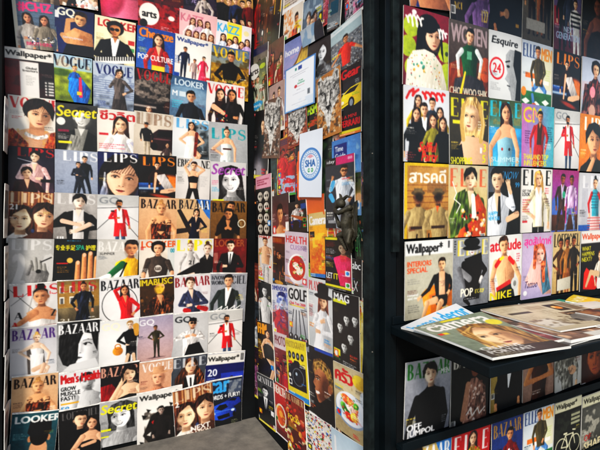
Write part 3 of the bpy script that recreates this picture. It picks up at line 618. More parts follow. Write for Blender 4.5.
MAG('L', 211, 44.5, 248, 52.5, 'magazine with yellow title and figure in black on golden hillside', lambda: (
    BG('6c84a4', 'b08a30', .2), R(0, .45, 1, 1.3, 'a07c20'), TEX(0, .2, 1, 1.3, '5c4818', .6, 8), TEX(0, .5, 1, 1.3, 'd8b040', .6, 14, 4), T('VOGUE', .04, .04, .92, .25, 'e0b82c', gap=.05), F(.52, .12, .24, TAN, '120c0a', 's', '15130f', nk='c', la='h', ra='h', lg='k'), T('FASHION', .3, .82, .4, .08, 'e2c860', 'd')))
# third row
MAG('L', 52.5, 53.5, 91.5, 60, 'magazine with woman in bright blue outfit seated in a yellow-green field', lambda: (
    BG('a8c4dc', '8fa060', .05), GR(0, .4, 1, 1.3, 'a8b040', '6c7a28', .25, 9), E(.2, .5, .3, .1, '3c5a24', .7, 0, 0, .04), T('VOGUE', .02, .03, .96, .3, '20243c', gap=.02), TEX(.1, .02, .95, .35, 'e8c89c', .5, 6), F(.55, .28, .15, SK, 'b08a50', 's', '1c6cb0', '1c78c0', ((1.0, 2.5), (.5, 3.2)), 'd', f=1, lg='x'), P([(.42, .62), (.75, .62), (.98, .9), (.9, 1.3), (.55, 1.3), (.4, 1.0)], '1f74bc', 1, .3, .25), C(.7, .6, .72, 1.1, .035, .05, 'd83c6c'), R(.62, .98, .74, 1.08, 'e0c040')))
MAG('L', 93, 61.5, 133.5, 67.5, 'magazine with navy title and woman in tweed standing over a pale city skyline', lambda: (
    BG('b8c2d0', '9aa4b4'), TEX(0, .3, 1, .8, '68708a', .5, 15), GR(0, .75, 1, 1.3, '98a0ac', '6c7480', .3, 12), BAND(0, .45, 1, .95, .35, 9, '7c869c'), T('VOGUE', .06, .05, .9, .26, '1c2c6c', gap=.05), F(.62, .14, .2, SK, '1c120e', 'b', '645c58', '4c4644', 'f', 'h', f=1, lg='g', fold=.25), LN(.1, 1.0, .3, 4, '2c3c7c', .02)))
MAG('L', 135, 67.5, 171.5, 74.5, 'dark magazine with red title across a huge grey moon-like orb', lambda: (
    BG('231c1e', '191416'), E(.55, .5, .6, .42, '6c645e', 1, -.2, .2, .05, .3), TEX(0, .2, 1, .95, '1a1616', .6, 7), TEX(.1, .2, .95, .8, 'a89c92', .5, 10, 4), T('VOGUE', .04, .03, .94, .28, 'b3232a', gap=.04), F(.4, 1.0, .2, SK, '2c1410', 'l', 'd8cfc8', f=1, lg='x'), E(.92, .98, .12, .16, '4a2418'), R(0, 1.0, .6, 1.06, 'dcd2c8', .7, .03)))
MAG('L', 171, 75.5, 206, 82.5, 'steel blue magazine with pale block title and man in a dark turtleneck', lambda: (
    BG('4c6a86', '6c8296', .1), E(.5, .5, .7, .28, 'a8bccc', .5, 0, 0, .1), T('LOOKER', .1, .07, .82, .17, 'c0d0dc', 'b', off=.02), T('M', .05, .4, .14, .14, 'e8eef2', 'b'), R(.24, .4, .42, .54, 'd0dce4', .8), LN(.06, .66, .3, 4, '48c0d8', .04), F(.58, .36, .3, 'c8997a', '161212', 's', '2c323c', nk='c', lg='x')))
MAG('L', 206, 81, 243.5, 87.5, 'white magazine with red title and a couple in black leather embracing', lambda: (
    BG('e4dfdc', 'd4ccc8'), T('VOGUE', .03, .05, .94, .25, 'c4222c', gap=.05), F(.36, .16, .26, SK, '2a1812', 'l', '3a1c1c', f=1, lg='g', bot='1d1616'), F(.66, .14, .26, TAN, '1a1210', 'l', '151214', lg='x', la='c', fold=.3), C(.2, .62, .45, .75, .07, .05, SK), DOTS(.25, .7, .55, .95, 14, ['b82c34', '2c3c6c', 'e0d0a0'], .01, .03), R(.05, 1.1, .85, 1.16, 'b8242c', .8)))
# fourth row
MAG('L', 8.5, 95, 55, 100.5, 'magazine with red title and close-up woman with glittering collar necklace', lambda: (
    BG('e3ddd0', 'd9cfc0'), T('VOGUE', .03, .03, 1.05, .27, 'c0262a', gap=.06), LN(.04, .36, .3, 3, '888', .016), LN(.08, .5, .22, 2, 'c0343a', .02),
    P([(.02, 1.3), (.1, .88), (.42, .78), (.78, .8), (1, .9), (1, 1.3)], 'd2a184', 1, .15), P([(0, .85), (.1, .8), (.42, 1.15), (.42, 1.3), (0, 1.3)], '8a3a22', 1, .1, .4), P([(1, .82), (.9, .85), (.72, 1.3), (1, 1.3)], '9a4424', 1, .1, .4), TEX(0, .8, .42, 1.3, 'd8a050', .5, 26), TEX(.72, .8, 1, 1.3, 'd8a050', .5, 26),
    C(.6, .6, .6, .9, .15, .17, 'c49070'), E(.62, .3, .32, .28, '1a110e'), FACE(.62, .1, .68, 'd9a888', '1a110e', 'm', -.01), [E(.38 + .06 * i, .9 + .09 * math.sin((i + .4) * .36), .045, .05, 'c9c6c0', .9, 0, 0, 0, .5) for i in range(8)]))
MAG('L', 55.5, 103, 97, 107, 'black and white magazine with yellow script title and laughing short-haired person', lambda: (
    BG('55534e', '3c3a38', .1), F(.6, .1, .5, 'ddd8d0', '151515', 's', '2a2a2a', nk='w', inn='888', lg='x', smile=1, la='d'), P([(.35, .8), (.6, .85), (.5, 1.3), (.2, 1.3)], '9a948c', .9, .1, .3), MONO((.98, .97, .93)), T('Secret', .03, .06, .95, .28, 'f0dc20', 'b', sk=.15, a=.95), E(.12, .47, .1, .1, 'e8e4da'), R(.05, .68, .3, .74, '8a2c50'), R(.05, .98, .36, 1.04, 'e8d820'), LN(.05, .8, .3, 4, 'ddd', .02)))
MAG('L', 97, 108.5, 135, 112.5, 'magazine with red foreign script and smiling woman in white touching long hair', lambda: (
    BG('e0dacf', 'd6ccbc'), T('ชีวจิต', .06, .04, .92, .25, 'c0242c', 'b', off=.02), F(.6, .2, .42, 'e9bd9c', '33190f', 'l', 'f1ece6', f=1, la='f', ra='d', lg='x', smile=1, slv=1), R(.05, .66, .28, .72, 'c83040'), LN(.05, .95, .7, 3, 'd04858', .035), TEX(.65, .85, 1, 1.2, '8f90b8', .5, 16)))
MAG('L', 134, 111, 172.5, 116, 'beige magazine with man in black standing beside a dark maroon car', lambda: (
    BG('cfc3b2', 'bfb2a2'), [R(.06 + i * .06, .02, .1 + i * .06, .32, 'd8d4cc' if i % 2 else '8a7c70', .5) for i in range(14)], T('LIPS', .06, .03, .9, .3, '9c8878', gap=.12), P([(.4, .6), (.62, .42), (1, .4), (1, 1.0), (.5, .98), (.4, .9)], '3c2226', 1, .1, .1), P([(.62, .46), (1, .44), (1, .6), (.58, .62)], '1a1416'), E(.52, .88, .09, .1, '15110f'), E(.7, .68, .25, .02, '8f6a6c', .7), F(.3, .28, .125, TAN, '14100e', 'k', '1a1a1c', 'b3a692', 'd', 'd'), F(.86, .76, .12, SK, '1a1210', 'l', '5a4a48', f=1, lg='x')))
MAG('L', 172.5, 117, 208, 121.5, 'magazine with pale blue title and woman in white slit dress by foliage', lambda: (
    BG('dde2e4', 'c4cacc'), GR(.55, .1, 1, 1.3, '8a949a', '3c4448', .4, 10), TEX(.5, .2, 1, 1.3, '20282c', .5, 12), T('LIPS', .08, .02, .92, .26, '70a8d8', gap=.1), F(.52, .1, .2, SK, '1f1410', 'l', 'eee6dc', 'efe9e2', 'h', 'h', f=1, slv=0, lg='z', nk='b'), P([(.38, .62), (.66, .62), (.6, 1.3), (.3, 1.2)], 'f0eae2', .9, .2, .1), C(.66, .4, .62, 1.0, .05, .04, '7c2c20', .9, 0, .3)))
MAG('L', 208, 122, 246, 125.5, 'grey magazine with teal title and woman in white halter top and belt', lambda: (
    BG('b0b2b4', '8f9294'), T('LIPS', .06, .14, .9, .26, '1f9ca4', gap=.12), F(.46, .14, .2, SK, '3c2418', 'u', 'dde6e4', 'cfd8d8', 'h', 'p' if 0 else 'd', f=1, slv=0, nk='b', lg='s'), R(.35, .62, .57, .66, '5a2c20'), T('IN STYLE', .3, 1.14, .5, .09, 'f0ece6', 'd')))
# fifth row
MAG('L', 9, 146, 54, 149.5, 'magazine with red title on dark blue, man in pink suit beside kneeling man in maroon', lambda: (
    BG('1c2440', '4a3040', .1), GR(0, .8, 1, 1.3, '3c2c40', '6c5060'), T('LIPS', .18, .02, .82, .22, 'c02c34', gap=.1), F(.56, .1, .27, 'eec6a8', '171010', 'm', 'e0b4b0', la='c', nk='v', lg='x'), R(.7, .8, .98, .88, '15121a'), F(.4, .52, .27, 'e3b090', '1a1210', 'm', '431420', ra='c', nk='v', lg='x'), LINE([(.2, .3), (.6, .4), (.3, .45)], .008, 'ddd')))
MAG('L', 55, 149.5, 97.5, 152.5, 'pale grey magazine with white title and couple in dark suits leaning together', lambda: (
    BG('a4aab8', '8890a0'), T('LIPS', .18, .03, .82, .24, 'e9ecf0', gap=.12), F(.68, .14, .15, SK, '14100e', 's', '18222f', '1a2432', lg='w'), F(.54, .3, .13, SK, '16100e', 's', '2f3644', '2c3340', 'c', 'c', lg='w'), E(.5, 1.2, .6, .1, '707888', .4, 0, 0, .1)))
MAG('L', 97.5, 151.5, 137.5, 154, 'magazine with close-up of woman with slicked dark hair and silver earring', lambda: (
    BG('26346a', '20284c'), E(.52, .7, .5, .62, '120c0c'), P([(.0, 1.3), (.1, .9), (.2, .8), (.3, 1.3)], '9aa0b4', 1, .1, .3), FACE(.55, .14, 1.1, 'e2b091', '140d0c', 'm', .03), T('LIPS', .14, .03, .84, .23, 'f2f0ec', gap=.12), C(.17, .55, .15, .9, .02, .03, 'c9ccd4', 1, 0, .5)))
MAG('L', 138, 154.5, 175.5, 156.5, 'black magazine with orange title, woman in grey dress on all fours, left wall', lambda: dark_orange())
MAG('L', 176, 157.5, 209.5, 160.5, 'pale magazine with black title and woman in black crop top lifting her arms', lambda: (
    BG('d2cfca', 'c4c0bc'), T('ERIS', .04, .04, .34, .22, '151515', gap=.02), T('NE', .72, .04, .26, .22, '151515', gap=.02), LN(.04, .4, .22, 10, '999', .018), LN(.72, .5, .22, 9, '999', .018), F(.5, .1, .22, SK, '2c1a14', 's', '151516', '141414', 'u', 'b', f=1, slv=0, nk='b', lg='w'), P([(.4, .7), (.62, .7), (.6, .86), (.42, .86)], SK, 1, .15)))
MAG('L', 210, 161.5, 245, 163.5, 'black and white magazine with purple script title and smiling woman, right edge of left wall', lambda: (
    BG('cfccc8', 'b4b0ac'), F(.58, .14, .7, 'e3ded8', '201e1e', 'l', '8a8886', f=1, lg='x', smile=1, la='x', ra='x'), MONO(), T('Secret', .04, .06, .94, .28, '9a5aa4', 'b', sk=.2), LN(.03, .5, .24, 3, 'd05070', .025), LN(.03, .68, .24, 3, '3c9cc8', .025), R(.05, 1.0, .36, 1.1, 'd0d040')))
# sixth row
MAG('L', 8.5, 191, 54, 193.5, 'sepia magazine with striped title and two young faces cheek to cheek, upper left', lambda: (twins(), T('21', .04, .32, .17, .13, 'f6f2ea', 'b', off=.02)))
MAG('L', 54.5, 192.5, 97, 194.5, 'grey magazine with young man in big black suit, hands clasped before him', lambda: (
    BG('b6b2ae', '8c8884'), T('LIPS', .06, .02, .9, .26, 'dedad6', gap=.12, a=.8), R(0, .75, 1, .78, '999', .6), F(.56, .03, .36, 'e8cdb8', '120e0e', 'm', '111113', la=((1.7, 2.3), (-.1, 2.3)), ra=((1.5, 2.4), (-.1, 2.7)), nk='o', inn='cfcac6', lg='x', fold=.06), C(.2, .72, .6, .82, .06, .045, 'dcb8a0', 1, .1), C(.82, .8, .5, .98, .06, .045, 'e0bea6', 1, .1), T('HI', .08, 1.12, .16, .12, 'eee', 'd')))
MAG('L', 97.5, 194.5, 138, 196, 'magazine with bearded man in a red coat before crossing lines, middle of left wall', lambda: red_coat())
MAG('L', 139, 197, 177, 198.5, 'tan magazine with blonde woman in brown lace bodice, upper of two alike', lambda: brown_bazaar())
MAG('L', 177, 198.5, 209.5, 200, 'magazine with woman in navy before diagonal beams and blue sky', lambda: (
    BG('cfae8a', 'b28e6c'), P([(.55, 0), (1, 0), (1, .6), (.9, .5)], '3c78b8'), P([(0, .35), (.1, .3), (.7, 1.3), (.5, 1.3)], '2a2220'), P([(0, .9), (.4, .85), (.6, .95), (0, 1.05)], '3c302c'), T('BAZAAR', .05, .03, .92, .27, '191c2c', gap=.06), T('AA', .62, .03, .35, .27, 'dce6f0'), F(.58, .3, .2, SK, '14100e', 'b', '141c36', la='f', ra='h', f=1, lg='g', nk='v')))
MAG('L', 210, 200.5, 245.5, 201.5, 'olive brown magazine with two dark-haired women in black, one behind the other', lambda: (
    BG('8a6a34', '6c5028'), T('BAZAAR', .04, .05, .92, .25, '1c1610', gap=.05), F(.54, .03, .25, TAN, '120d0b', 's', '15110f', f=1, lg='x'), F(.48, .22, .27, 'bc865f', '120d0b', 's', '171210', f=1, la='n', ra='n', nk='v', lg='k'), RING(.86, .6, .1, .1, .012, 'e8e0c8'), LN(.8, .57, .12, 3, 'e8e0c8', .015)))
# seventh row
MAG('L', 9, 238, 54, 239, 'pale grey magazine with huge white numeral and a grey gloved hand holding a cigarette', lambda: (
    BG('b4b2ae', 'a6a4a0'), T('LIPS', .06, .03, .9, .26, 'd0cecb', gap=.1), T('2', .1, .4, .3, .8, 'cccac6', 'b', off=.04), T('0', .75, .4, .3, .7, 'c4c2be', 'b', off=.04), P([(.42, 1.3), (.46, .85), (.5, .7), (.8, .68), (.92, .9), (.85, 1.3)], '8c8a88', 1, .25, .1), [C(.54 + .09 * i, .78, .5 + .1 * i, .5 + .08 * abs(i - 1), .05, .035, '96948f', 1, .3) for i in range(4)], C(.44, .9, .5, .7, .05, .04, '8a8886', 1, .3), LINE([(.72, .6), (.95, .48)], .015, '2c2a2a'), E(.68, .84, .06, .05, '222')))
MAG('L', 54, 238.5, 96.5, 239, 'black magazine with yellow foreign headline and upright fingertips of a hand', lambda: (
    BG('141a1c', '0e1214'), BAND(0, .0, 1, 1.3, .04, 14, '2a3a3c'), T('专业手足', .04, .16, .46, .14, 'e8d818', 'b', off=.01), T('SPA', .51, .16, .2, .13, '30b090', 'b'), T('护理', .73, .16, .25, .14, 'e8d818', 'b', off=.01), LN(.3, .04, .4, 1, '5ac', .03), E(.38, .56, .07, .07, 'd8b060'), R(.08, .62, .34, .65, 'c8302c'), LN(.1, .72, .3, 4, 'c8962c', .025),
    [(C(.56 + .15 * i, 1.4, .57 + .145 * i, (.62, .42, .38, .5)[i], .075, .055, 'c98a60', 1, .3), E(.57 + .145 * i, (.62, .42, .38, .5)[i], .036, .055, 'e8b89a', .9)) for i in range(4)], C(.34, 1.4, .36, 1.12, .07, .05, 'c98a60', 1, .3)), ratio=1.3)
MAG('L', 97, 239, 138, 239.5, 'grey magazine with short-haired person in yellow, white, green and black panelled top', lambda: (
    BG('c2bfb8', 'aaa69f'), T('BAZAAR', .03, .06, .98, .25, 'e2dfd8', gap=.05), T('SUMMER', .08, .34, .35, .06, '333', 's', sk=.2), F(.82, .04, .4, TAN, '1c1512', 's', 'e0ac1c', la='x', ra='d', lg='x', sl2='1c5a3c'), P([(.62, .55), (.7, .6), (.62, 1.2), (.42, 1.0)], 'f2f0ea', 1), C(.62, .65, .3, .95, .09, .07, '1f7048', 1, .2), C(.3, .95, .05, 1.05, .07, .06, 'f0eee8', 1, .2), C(.02, 1.05, .18, 1.15, .05, .05, '2c50a0', 1, .2), C(.72, .62, .5, 1.15, .02, .02, '15120f')))
MAG('L', 139, 239.5, 174.5, 239, 'magazine with orange title and curly-haired youth in printed grey tee, seventh row', lambda: (
    BG('ddd2c2', 'd0c4b4'), R(.78, 0, 1, 1.3, 'a8bcc4', .5), T('LOOKER', .06, .05, 1.0, .18, 'e0661c', 'b', off=.02), T('00', .86, .27, .12, .12, '2c8898', 'b'), F(.52, .1, .34, 'dca684', '1a1210', 'c', '51463f', la='d', ra='d', slv=.5, lg='x'), E(.52, .84, .1, .1, 'cfc6bc', .9), T('R&B', .44, .8, .16, .09, '4c423c', 'b'), R(.04, .2, .12, .3, 'b03030', .6)))
MAG('L', 174.5, 238.5, 212.5, 238.5, 'white magazine with yellow title and two models in black jackets lounging', lambda: (
    BG('d9d7d4', 'cac8c5'), T('LIPS', .04, .03, .94, .28, 'e6d824', gap=.12), F(.4, .1, .2, 'e3c8b4', '8a6444', 'u', 'bcb8b4', f=1, lg='x'), F(.84, .14, .26, 'dfc0aa', '5a4030', 'u', '1b1a1c', f=1, lg='x', la='x', nk='o', inn='222'), P([(.08, .9), (.6, .62), (.8, .62), (.78, .85), (.3, 1.05), (.05, 1.1)], '1a1a1c', 1, .1, .1), C(.18, 1.0, .5, .9, .04, .03, 'e0c4b0'), T('21', .36, .56, .14, .1, '222', 'b')))
MAG('L', 213, 238.5, 245.5, 238.5, 'dark red magazine with faded title and man in a black suit and white shirt', lambda: (
    BG('7c1a20', '641218', .1), TEX(0, .2, 1, 1.3, '9a2c30', .5, 6), T('LOOKER', .04, .03, .9, .2, 'a8763c', 'b', a=.8), F(.52, .08, .28, 'ddb79c', '140f0d', 's', '131216', la='d', ra='c', nk='t', lg='s'), R(.02, .4, .14, .7, 'c8b8a0', .5), T('023', .7, .62, .26, .13, 'c9b894', 'd'), LN(.72, .98, .2, 2, 'd8b060', .03)))
# eighth row
MAG('L', 10, 285, 56.5, 281.5, 'magazine with red title and woman with bun in white halter stretching an arm', lambda: (
    BG('d9d6d2', 'cbc8c4'), LINE([(.0, .1), (.9, 1.1)], .006, '444'), LINE([(.55, 0), (.35, .8)], .012, 'a8a4a0'), LINE([(.02, .5), (.4, .2)], .006, '666'), T('LIPS', .06, .03, 1.0, .26, 'cb2228', gap=.12, a=.95), F(.66, .12, .42, 'c89270', '201614', 'u', 'e6e0da', f=1, la='x', ra='x', slv=0, nk='b', lg='x'), E(.64, .06, .07, .09, '1a1210'), C(.52, .72, .2, .95, .08, .06, 'c08866', 1, .15), C(.2, .95, .0, 1.08, .055, .04, 'c08866', 1, .15), T('A', .08, .68, .17, .17, '1c1c20'), T('Z', .84, .68, .14, .16, '333'), T('A', 0, .92, .16, .16, 'c02830'), R(.6, 1.06, 1, 1.1, '7c1820')))
MAG('L', 57, 281, 98.5, 278.5, 'magazine with woman in long navy leather coat before a sunlit stone building', lambda: (
    BG('8e7a50', 'a08c60'), R(.02, .1, .98, .7, 'a08048'), [(R(.06 + .23 * i, y, .17 + .23 * i, y + .18, 'f0eadc'), R(.08 + .23 * i, y + .03, .15 + .23 * i, y + .18, '6c6a68')) for i in range(4) for y in (.14, .42)], GR(0, .72, 1, 1.3, '7c7058', '5a5242', .2), T('LIPS', .08, .03, .86, .26, 'b8282c', gap=.1, a=.75), F(.62, .08, .19, TAN, '2c1c14', 'u', '1a1f2c', '171c28', ((1.3, 2.7), (.9, 3.6)), 'd', f=0, lg='g', fold=.3), T('21', .08, 1.0, .2, .08, 'e8e0d0', 's')))
MAG('L', 99, 279, 138.5, 276, 'white magazine with woman in red blouse raising an arm within a thin ring', lambda: (
    BG('e0dedd', 'd2d0ce'), T('BAZAAR', .03, .05, .96, .26, '181a20', gap=.05), RING(.5, .72, .44, .48, .008, '222'), F(.62, .22, .24, TAN, '1f1410', 'l', 'c9202c', 'b81c28', ((.95, .6), (.2, .05)), 'h', f=1, lg='k', nk='v')))
MAG('L', 137.5, 279, 172.5, 275.5, 'brown magazine with yellow title, woman with yellow-painted face and lace dress', lambda: (
    BG('5a4224', '3a2818', .2), DOTS(0, .5, 1, 1.3, 60, ['6c4c28', '3c2410', '8a6430', '2a1a0c'], .02, .06), F(.58, .12, .36, 'cf9c78', '35200f', 'u', '52301c', f=1, nk='v', lg='x', fold=.5), E(.58, .36, .13, .12, 'e8c020', .65, 0, 0, .05), T('IMABUSC', .04, .03, .92, .18, 'd8c028', 'b', off=.01)))
MAG('L', 172.5, 276.5, 209, 273.5, 'white magazine with dark red title and woman in slate blazer with red gloves', lambda: (
    BG('d6d4d6', 'c6c4c8'), T('BAZAAR', .04, .04, .94, .25, '8e2028', gap=.05), F(.46, .06, .29, 'e6c4ac', '3c2418', 'm', '444a63', la='c', ra='c', f=1, nk='v', lg='x', fold=.18), C(.3, .92, .4, .95, .06, .06, 'b81c24'), C(.66, .88, .86, .95, .05, .07, 'b81c24')))
MAG('L', 209.5, 273.5, 245.5, 273, 'grey magazine with man in dark green blazer and white scrawled signature', lambda: (
    BG('a0a2a8', '84868c'), T('KNOW', .04, .05, .34, .1, '23262c'), T('WORK', .04, .18, .34, .1, '23262c'), T('CIEL', .58, .05, .4, .22, '33363c', a=.8), F(.5, .04, .29, 'd7a584', '181210', 's', '35403e', '2c3634', nk='w', lg='x'), LINE([(.2, .95), (.35, .85), (.3, 1.0), (.5, .86), (.5, .98), (.7, .84), (.68, .96), (.85, .85)], .012, 'eee'), LINE([(.3, 1.15), (.5, 1.02), (.5, 1.14), (.75, 1.0)], .012, 'eee')))
# ninth row
MAG('L', 11, 328, 56.5, 324, 'grey magazine with violet title and blonde woman in one-shoulder white dress seated', lambda: (
    BG('b4b3b8', 'cfcdcd'), R(0, .3, 1, .32, 'a2a1a8', .6), T('BAZAAR', .03, .05, .94, .26, '5e3a80', gap=.06), P([(.34, .5), (.7, .45), (.78, 1.3), (.38, 1.3)], '5a5450', 1, .2), F(.56, .18, .2, 'e3bfa6', 'c8a060', 'u', 'ece9e6', 'efecea', ((1.9, 2.3), (.9, 3.3)), 'd', f=1, slv=0, nk='b', lg='z'), P([(.42, .7), (.72, .7), (.66, 1.3), (.44, 1.3)], 'efecea', 1, .15, .08), C(.5, 1.1, .72, 1.0, .06, .05, 'd9b096', 1, .2), C(.72, 1.0, .62, 1.32, .05, .035, 'd9b096', 1, .2)))
MAG('L', 57, 322.5, 99, 318.5, 'black and white magazine with large face half hidden by a dark bob', lambda: (
    BG('8a8a8a', 'a8a8a6'), FACE(.6, .06, 1.15, 'dcdad8', '111', 's', -.06), P([(.05, .4), (.15, .05), (.5, -.05), (.85, .0), (.98, .3), (.95, .85), (.85, .6), (.8, .35), (.62, .3), (.5, .6), (.48, 1.0), (.36, 1.22), (.14, 1.1), (.04, .8)], '121212', 1, .1, .4), T('BAZAAR', .03, .06, .94, .25, 'f2f2f0', gap=.05), P([(.3, 1.12), (.9, 1.02), (1, 1.3), (.1, 1.3)], 'cfcdca'), MONO(), LN(.84, .84, .14, 2, '222', .02)), ratio=1.32)
MAG('L', 99, 321.5, 138, 317.5, 'white magazine with pale title, model in black double-breasted coat carrying tan bags', lambda: (
    BG('dfe0df', 'd2d3d2'), T('GQ', .06, .06, .46, .22, 'f0e6c4', 'b'), F(.78, .05, .2, 'e6c2a8', 'b08a58', 's', '16181c', '15171b', 'h', 'd', lg='s', fold=.05), P([(.68, .72), (.9, .72), (.92, .98), (.66, .98)], '14161a'), C(.72, .98, .66, 1.25, .045, .035, 'dcb496'), C(.86, .98, .9, 1.25, .045, .035, 'dcb496'), E(.46, .84, .13, .12, 'cf8a2c', 1, .2, .2), RING(.46, .72, .07, .07, .012, 'b87420'), C(.92, .2, .94, .42, .08, .06, 'cf9a4c')))
MAG('L', 136.5, 317.5, 172, 313.5, 'mauve magazine with small man in olive coat standing far off against haze', lambda: (
    BG('a49db0', 'b89a94'), T('GQ', .05, .07, .42, .2, 'dfdce4', 'b'), F(.5, .27, .125, '9c7458', '1a1410', 's', '4c4632', '3a3628', 'h', 'h', fold=.3), E(.5, 1.2, .25, .02, '5c4c50', .6)))
MAG('L', 172.5, 314, 207.5, 311.5, 'magazine with capped figure in sunglasses and white padded sleeves, black trousers', lambda: (
    BG('c0c1c2', 'a9aaab'), T('GQ', .05, .07, .46, .2, '4a4d50', 'b', off=.01), F(.54, .14, .27, 'c99a7c', '14100e', 'k', 'cfccca', '141416', ((1.6, 2.3), (.6, 1.9)), ((1.5, 2.2), (.5, 2.0)), lg='x', glass=1, hat='1c1c1e', fold=.35), P([(.3, 1.3), (.45, .88), (.75, .82), (1, 1.3)], '121214', 1, .1)))
MAG('L', 208, 311.5, 241, 308.5, 'magazine with bearded man in a red coat before crossing lines, low at the right end', lambda: red_coat(), nx=78)
# tenth row
MAG('L', 12.5, 376.5, 58, 371, 'tan magazine with blonde woman in brown lace bodice, lower of two alike', lambda: brown_bazaar())
MAG('L', 59, 373, 99.5, 366.5, 'white magazine with red title and monochrome bearded bare-shouldered man beside big black words', lambda: (
    BG('dedcda', 'd0ceca'), F(.7, .1, .42, 'bcb8b4', '2c2a28', 's', nk='n', bot='555', lg='x', slv=0), E(.7, .47, .11, .05, '4c4a48', .5, 0, 0, .05), MONO(), T("Men's Health", .04, .04, .98, .25, 'c01c24', 'b', off=.02), T('GROW', .04, .38, .36, .11, '1a1a1a', 'b'), T('MUSCLE', .04, .51, .46, .11, '1a1a1a', 'b'), T('FAST!', .04, .64, .34, .11, '1a1a1a', 'b'), R(.03, .82, .46, .86, 'e0a41c'), T('59', .03, .92, .2, .13, '2080b4', 'b')))
MAG('L', 99.5, 366, 138.5, 360.5, 'black magazine with pink title, dark-haired woman and crimson sofa, tenth row', lambda: (
    BG('262022', '1a1618'), T('BAZAAR', .03, .05, .94, .26, 'd09a88', gap=.05), P([(.0, .55), (.3, .5), (.45, .7), (.4, 1.3), (0, 1.3)], '8e1420', 1, .2, .2), F(.76, .08, .42, 'e3b898', '17100e', 'b', '141012', f=1, nk='b', la='f', slv=0, lg='x')))
MAG('L', 139, 362, 172, 357.5, 'peach magazine with pale title and woman in a wide-brimmed hat, red lips', lambda: (
    BG('cfa48c', 'ba8a70'), T('VOGUE', .08, .05, .9, .26, 'e8dad0', gap=.05), F(.56, .28, .48, 'd8a184', 'a06a50', 'h', 'b98468', f=1, hat='c99878', lg='x')))
MAG('L', 171, 357.5, 206, 352.5, 'magazine with woman with long wavy brown hair, white shirt and black tie', lambda: (
    BG('5c6068', '3c4046'), F(.52, .08, .42, 'dfb091', '4a2c1a', 'l', '101216', f=1, nk='t', inn='e6e4e2', lg='x'), P([(.1, .6), (.3, .3), (.34, .7), (.28, 1.3), (.05, 1.3)], '5c3820', 1, .1, .5), P([(.72, .3), (.92, .6), (.95, 1.3), (.75, 1.3), (.7, .7)], '52301c', 1, .1, .5), T('ELLE', .04, .04, .92, .26, 'c8ccd0', gap=.1, a=.8)))
MAG('L', 205.5, 353.5, 243.5, 350, 'deep blue magazine with white title band and large white number', lambda: (
    BG('14246c', '101c50', .15), GR(.4, .5, 1, 1.0, '2c4ca8', '1a2c74', .2), R(0, 0, 1, .27, 'e0ded6'), T('Wallpaper*', .05, .07, .8, .15, '181818', 'b'), BAR(.88, .03, .1, .2), T('20', .06, .38, .24, .17, 'e8ecf4', 'b'), LN(.06, .6, .2, 3, 'aab8e0', .02), R(.6, .65, .95, .67, '8090c8', .8), F(.68, .6, .1, '6c80b8', top='1c2a60', lg='x')))
# eleventh row, standing on the floor
MAG('L', 13, 413, 58.5, 408.5, 'teal magazine showing a soldier-like man from behind in a dark cap', lambda: (
    BG('27636c', '205058'), E(.62, .95, .2, .3, 'cf9a78'), P([(.35, 1.5), (.42, 1.0), (.62, 1.1), (.84, 1.0), (.95, 1.5)], '5a5540', 1, .2, .4), E(.41, .66, .04, .08, 'c08a68'), E(.83, .66, .04, .08, 'c08a68'), E(.62, .6, .2, .24, '15110f'), P([(.36, .5), (.4, .2), (.62, .14), (.86, .2), (.88, .5), (.8, .6), (.45, .6)], '16161a', 1, .1), T('LOOKER', .07, .07, 1.0, .17, 'f0f0ec', 'b', off=.04), LN(.06, .5, .28, 5, 'c8e0e0', .014)))
MAG('L', 58.5, 410.5, 99.5, 402.5, 'black magazine with faint title, couple in black in profile embracing', lambda: (
    BG('1c1a1c', '121112'), T('LOFFICIEL', .08, .06, .88, .2, '8c8a88', gap=.03, a=.7), F(.5, .12, .4, 'ddb091', '120e0d', 's', '131214', ra='c', lg='x', turn=.06), F(.78, .3, .34, 'd9a586', '1a100e', 'l', '1a1618', f=1, nk='b', slv=0, lg='x', turn=-.05), C(.85, 1.0, .55, 1.05, .05, .04, 'd9a586')))
MAG('L', 99.5, 402, 136.5, 395.5, 'black and white magazine with yellow script title and a laughing woman, bottom row', lambda: (
    BG('b4b2b0', '7a7876'), F(.58, .1, .72, 'e6e4e2', '2a2828', 'b', '9a9896', f=1, smile=1, lg='x', la='x'), P([(.2, .35), (.3, .1), (.7, .02), (1, .15), (1, .35), (.6, .2)], '5a5856', 1, .1, .3), MONO(), T('Secret', .04, .08, .96, .26, 'e8e020', 'b', sk=.15), R(.04, .78, .3, .84, 'd8d820'), R(.04, .98, .24, 1.02, 'd8d820')))
MAG('L', 136.5, 393, 181, 384.5, 'white magazine with black title and shattered black collage around a seated figure', lambda: (
    BG('e4e1da', 'dad6ce'), T('Wallpaper*', .05, .06, .86, .16, '181818', 'b'), P([(.3, .55), (.62, .4), (.95, .45), (.98, 1.12), (.6, 1.25), (.25, 1.18), (.12, .98)], '15120f', 1), TEX(.15, .4, .98, 1.2, '3c342e', .7, 7), [P([(a, b), (a + c, b + .04), (a + .03, b + c)], '1a1714') for a, b, c in ((.1, .5, .12), (.2, .38, .1), (.8, .35, .12), (.05, 1.1, .1), (.7, .32, .1))], F(.52, .38, .17, 'a8968c', '111', 's', '2a2422', f=1, lg='t'), P([(.3, .7), (.36, .66), (.34, .76)], 'b02c24'), P([(.8, .9), (.88, .86), (.84, .98)], 'dcd6cc'), P([(.2, .98), (.3, .92), (.28, 1.02)], 'dcd6cc')), ratio=1.27)
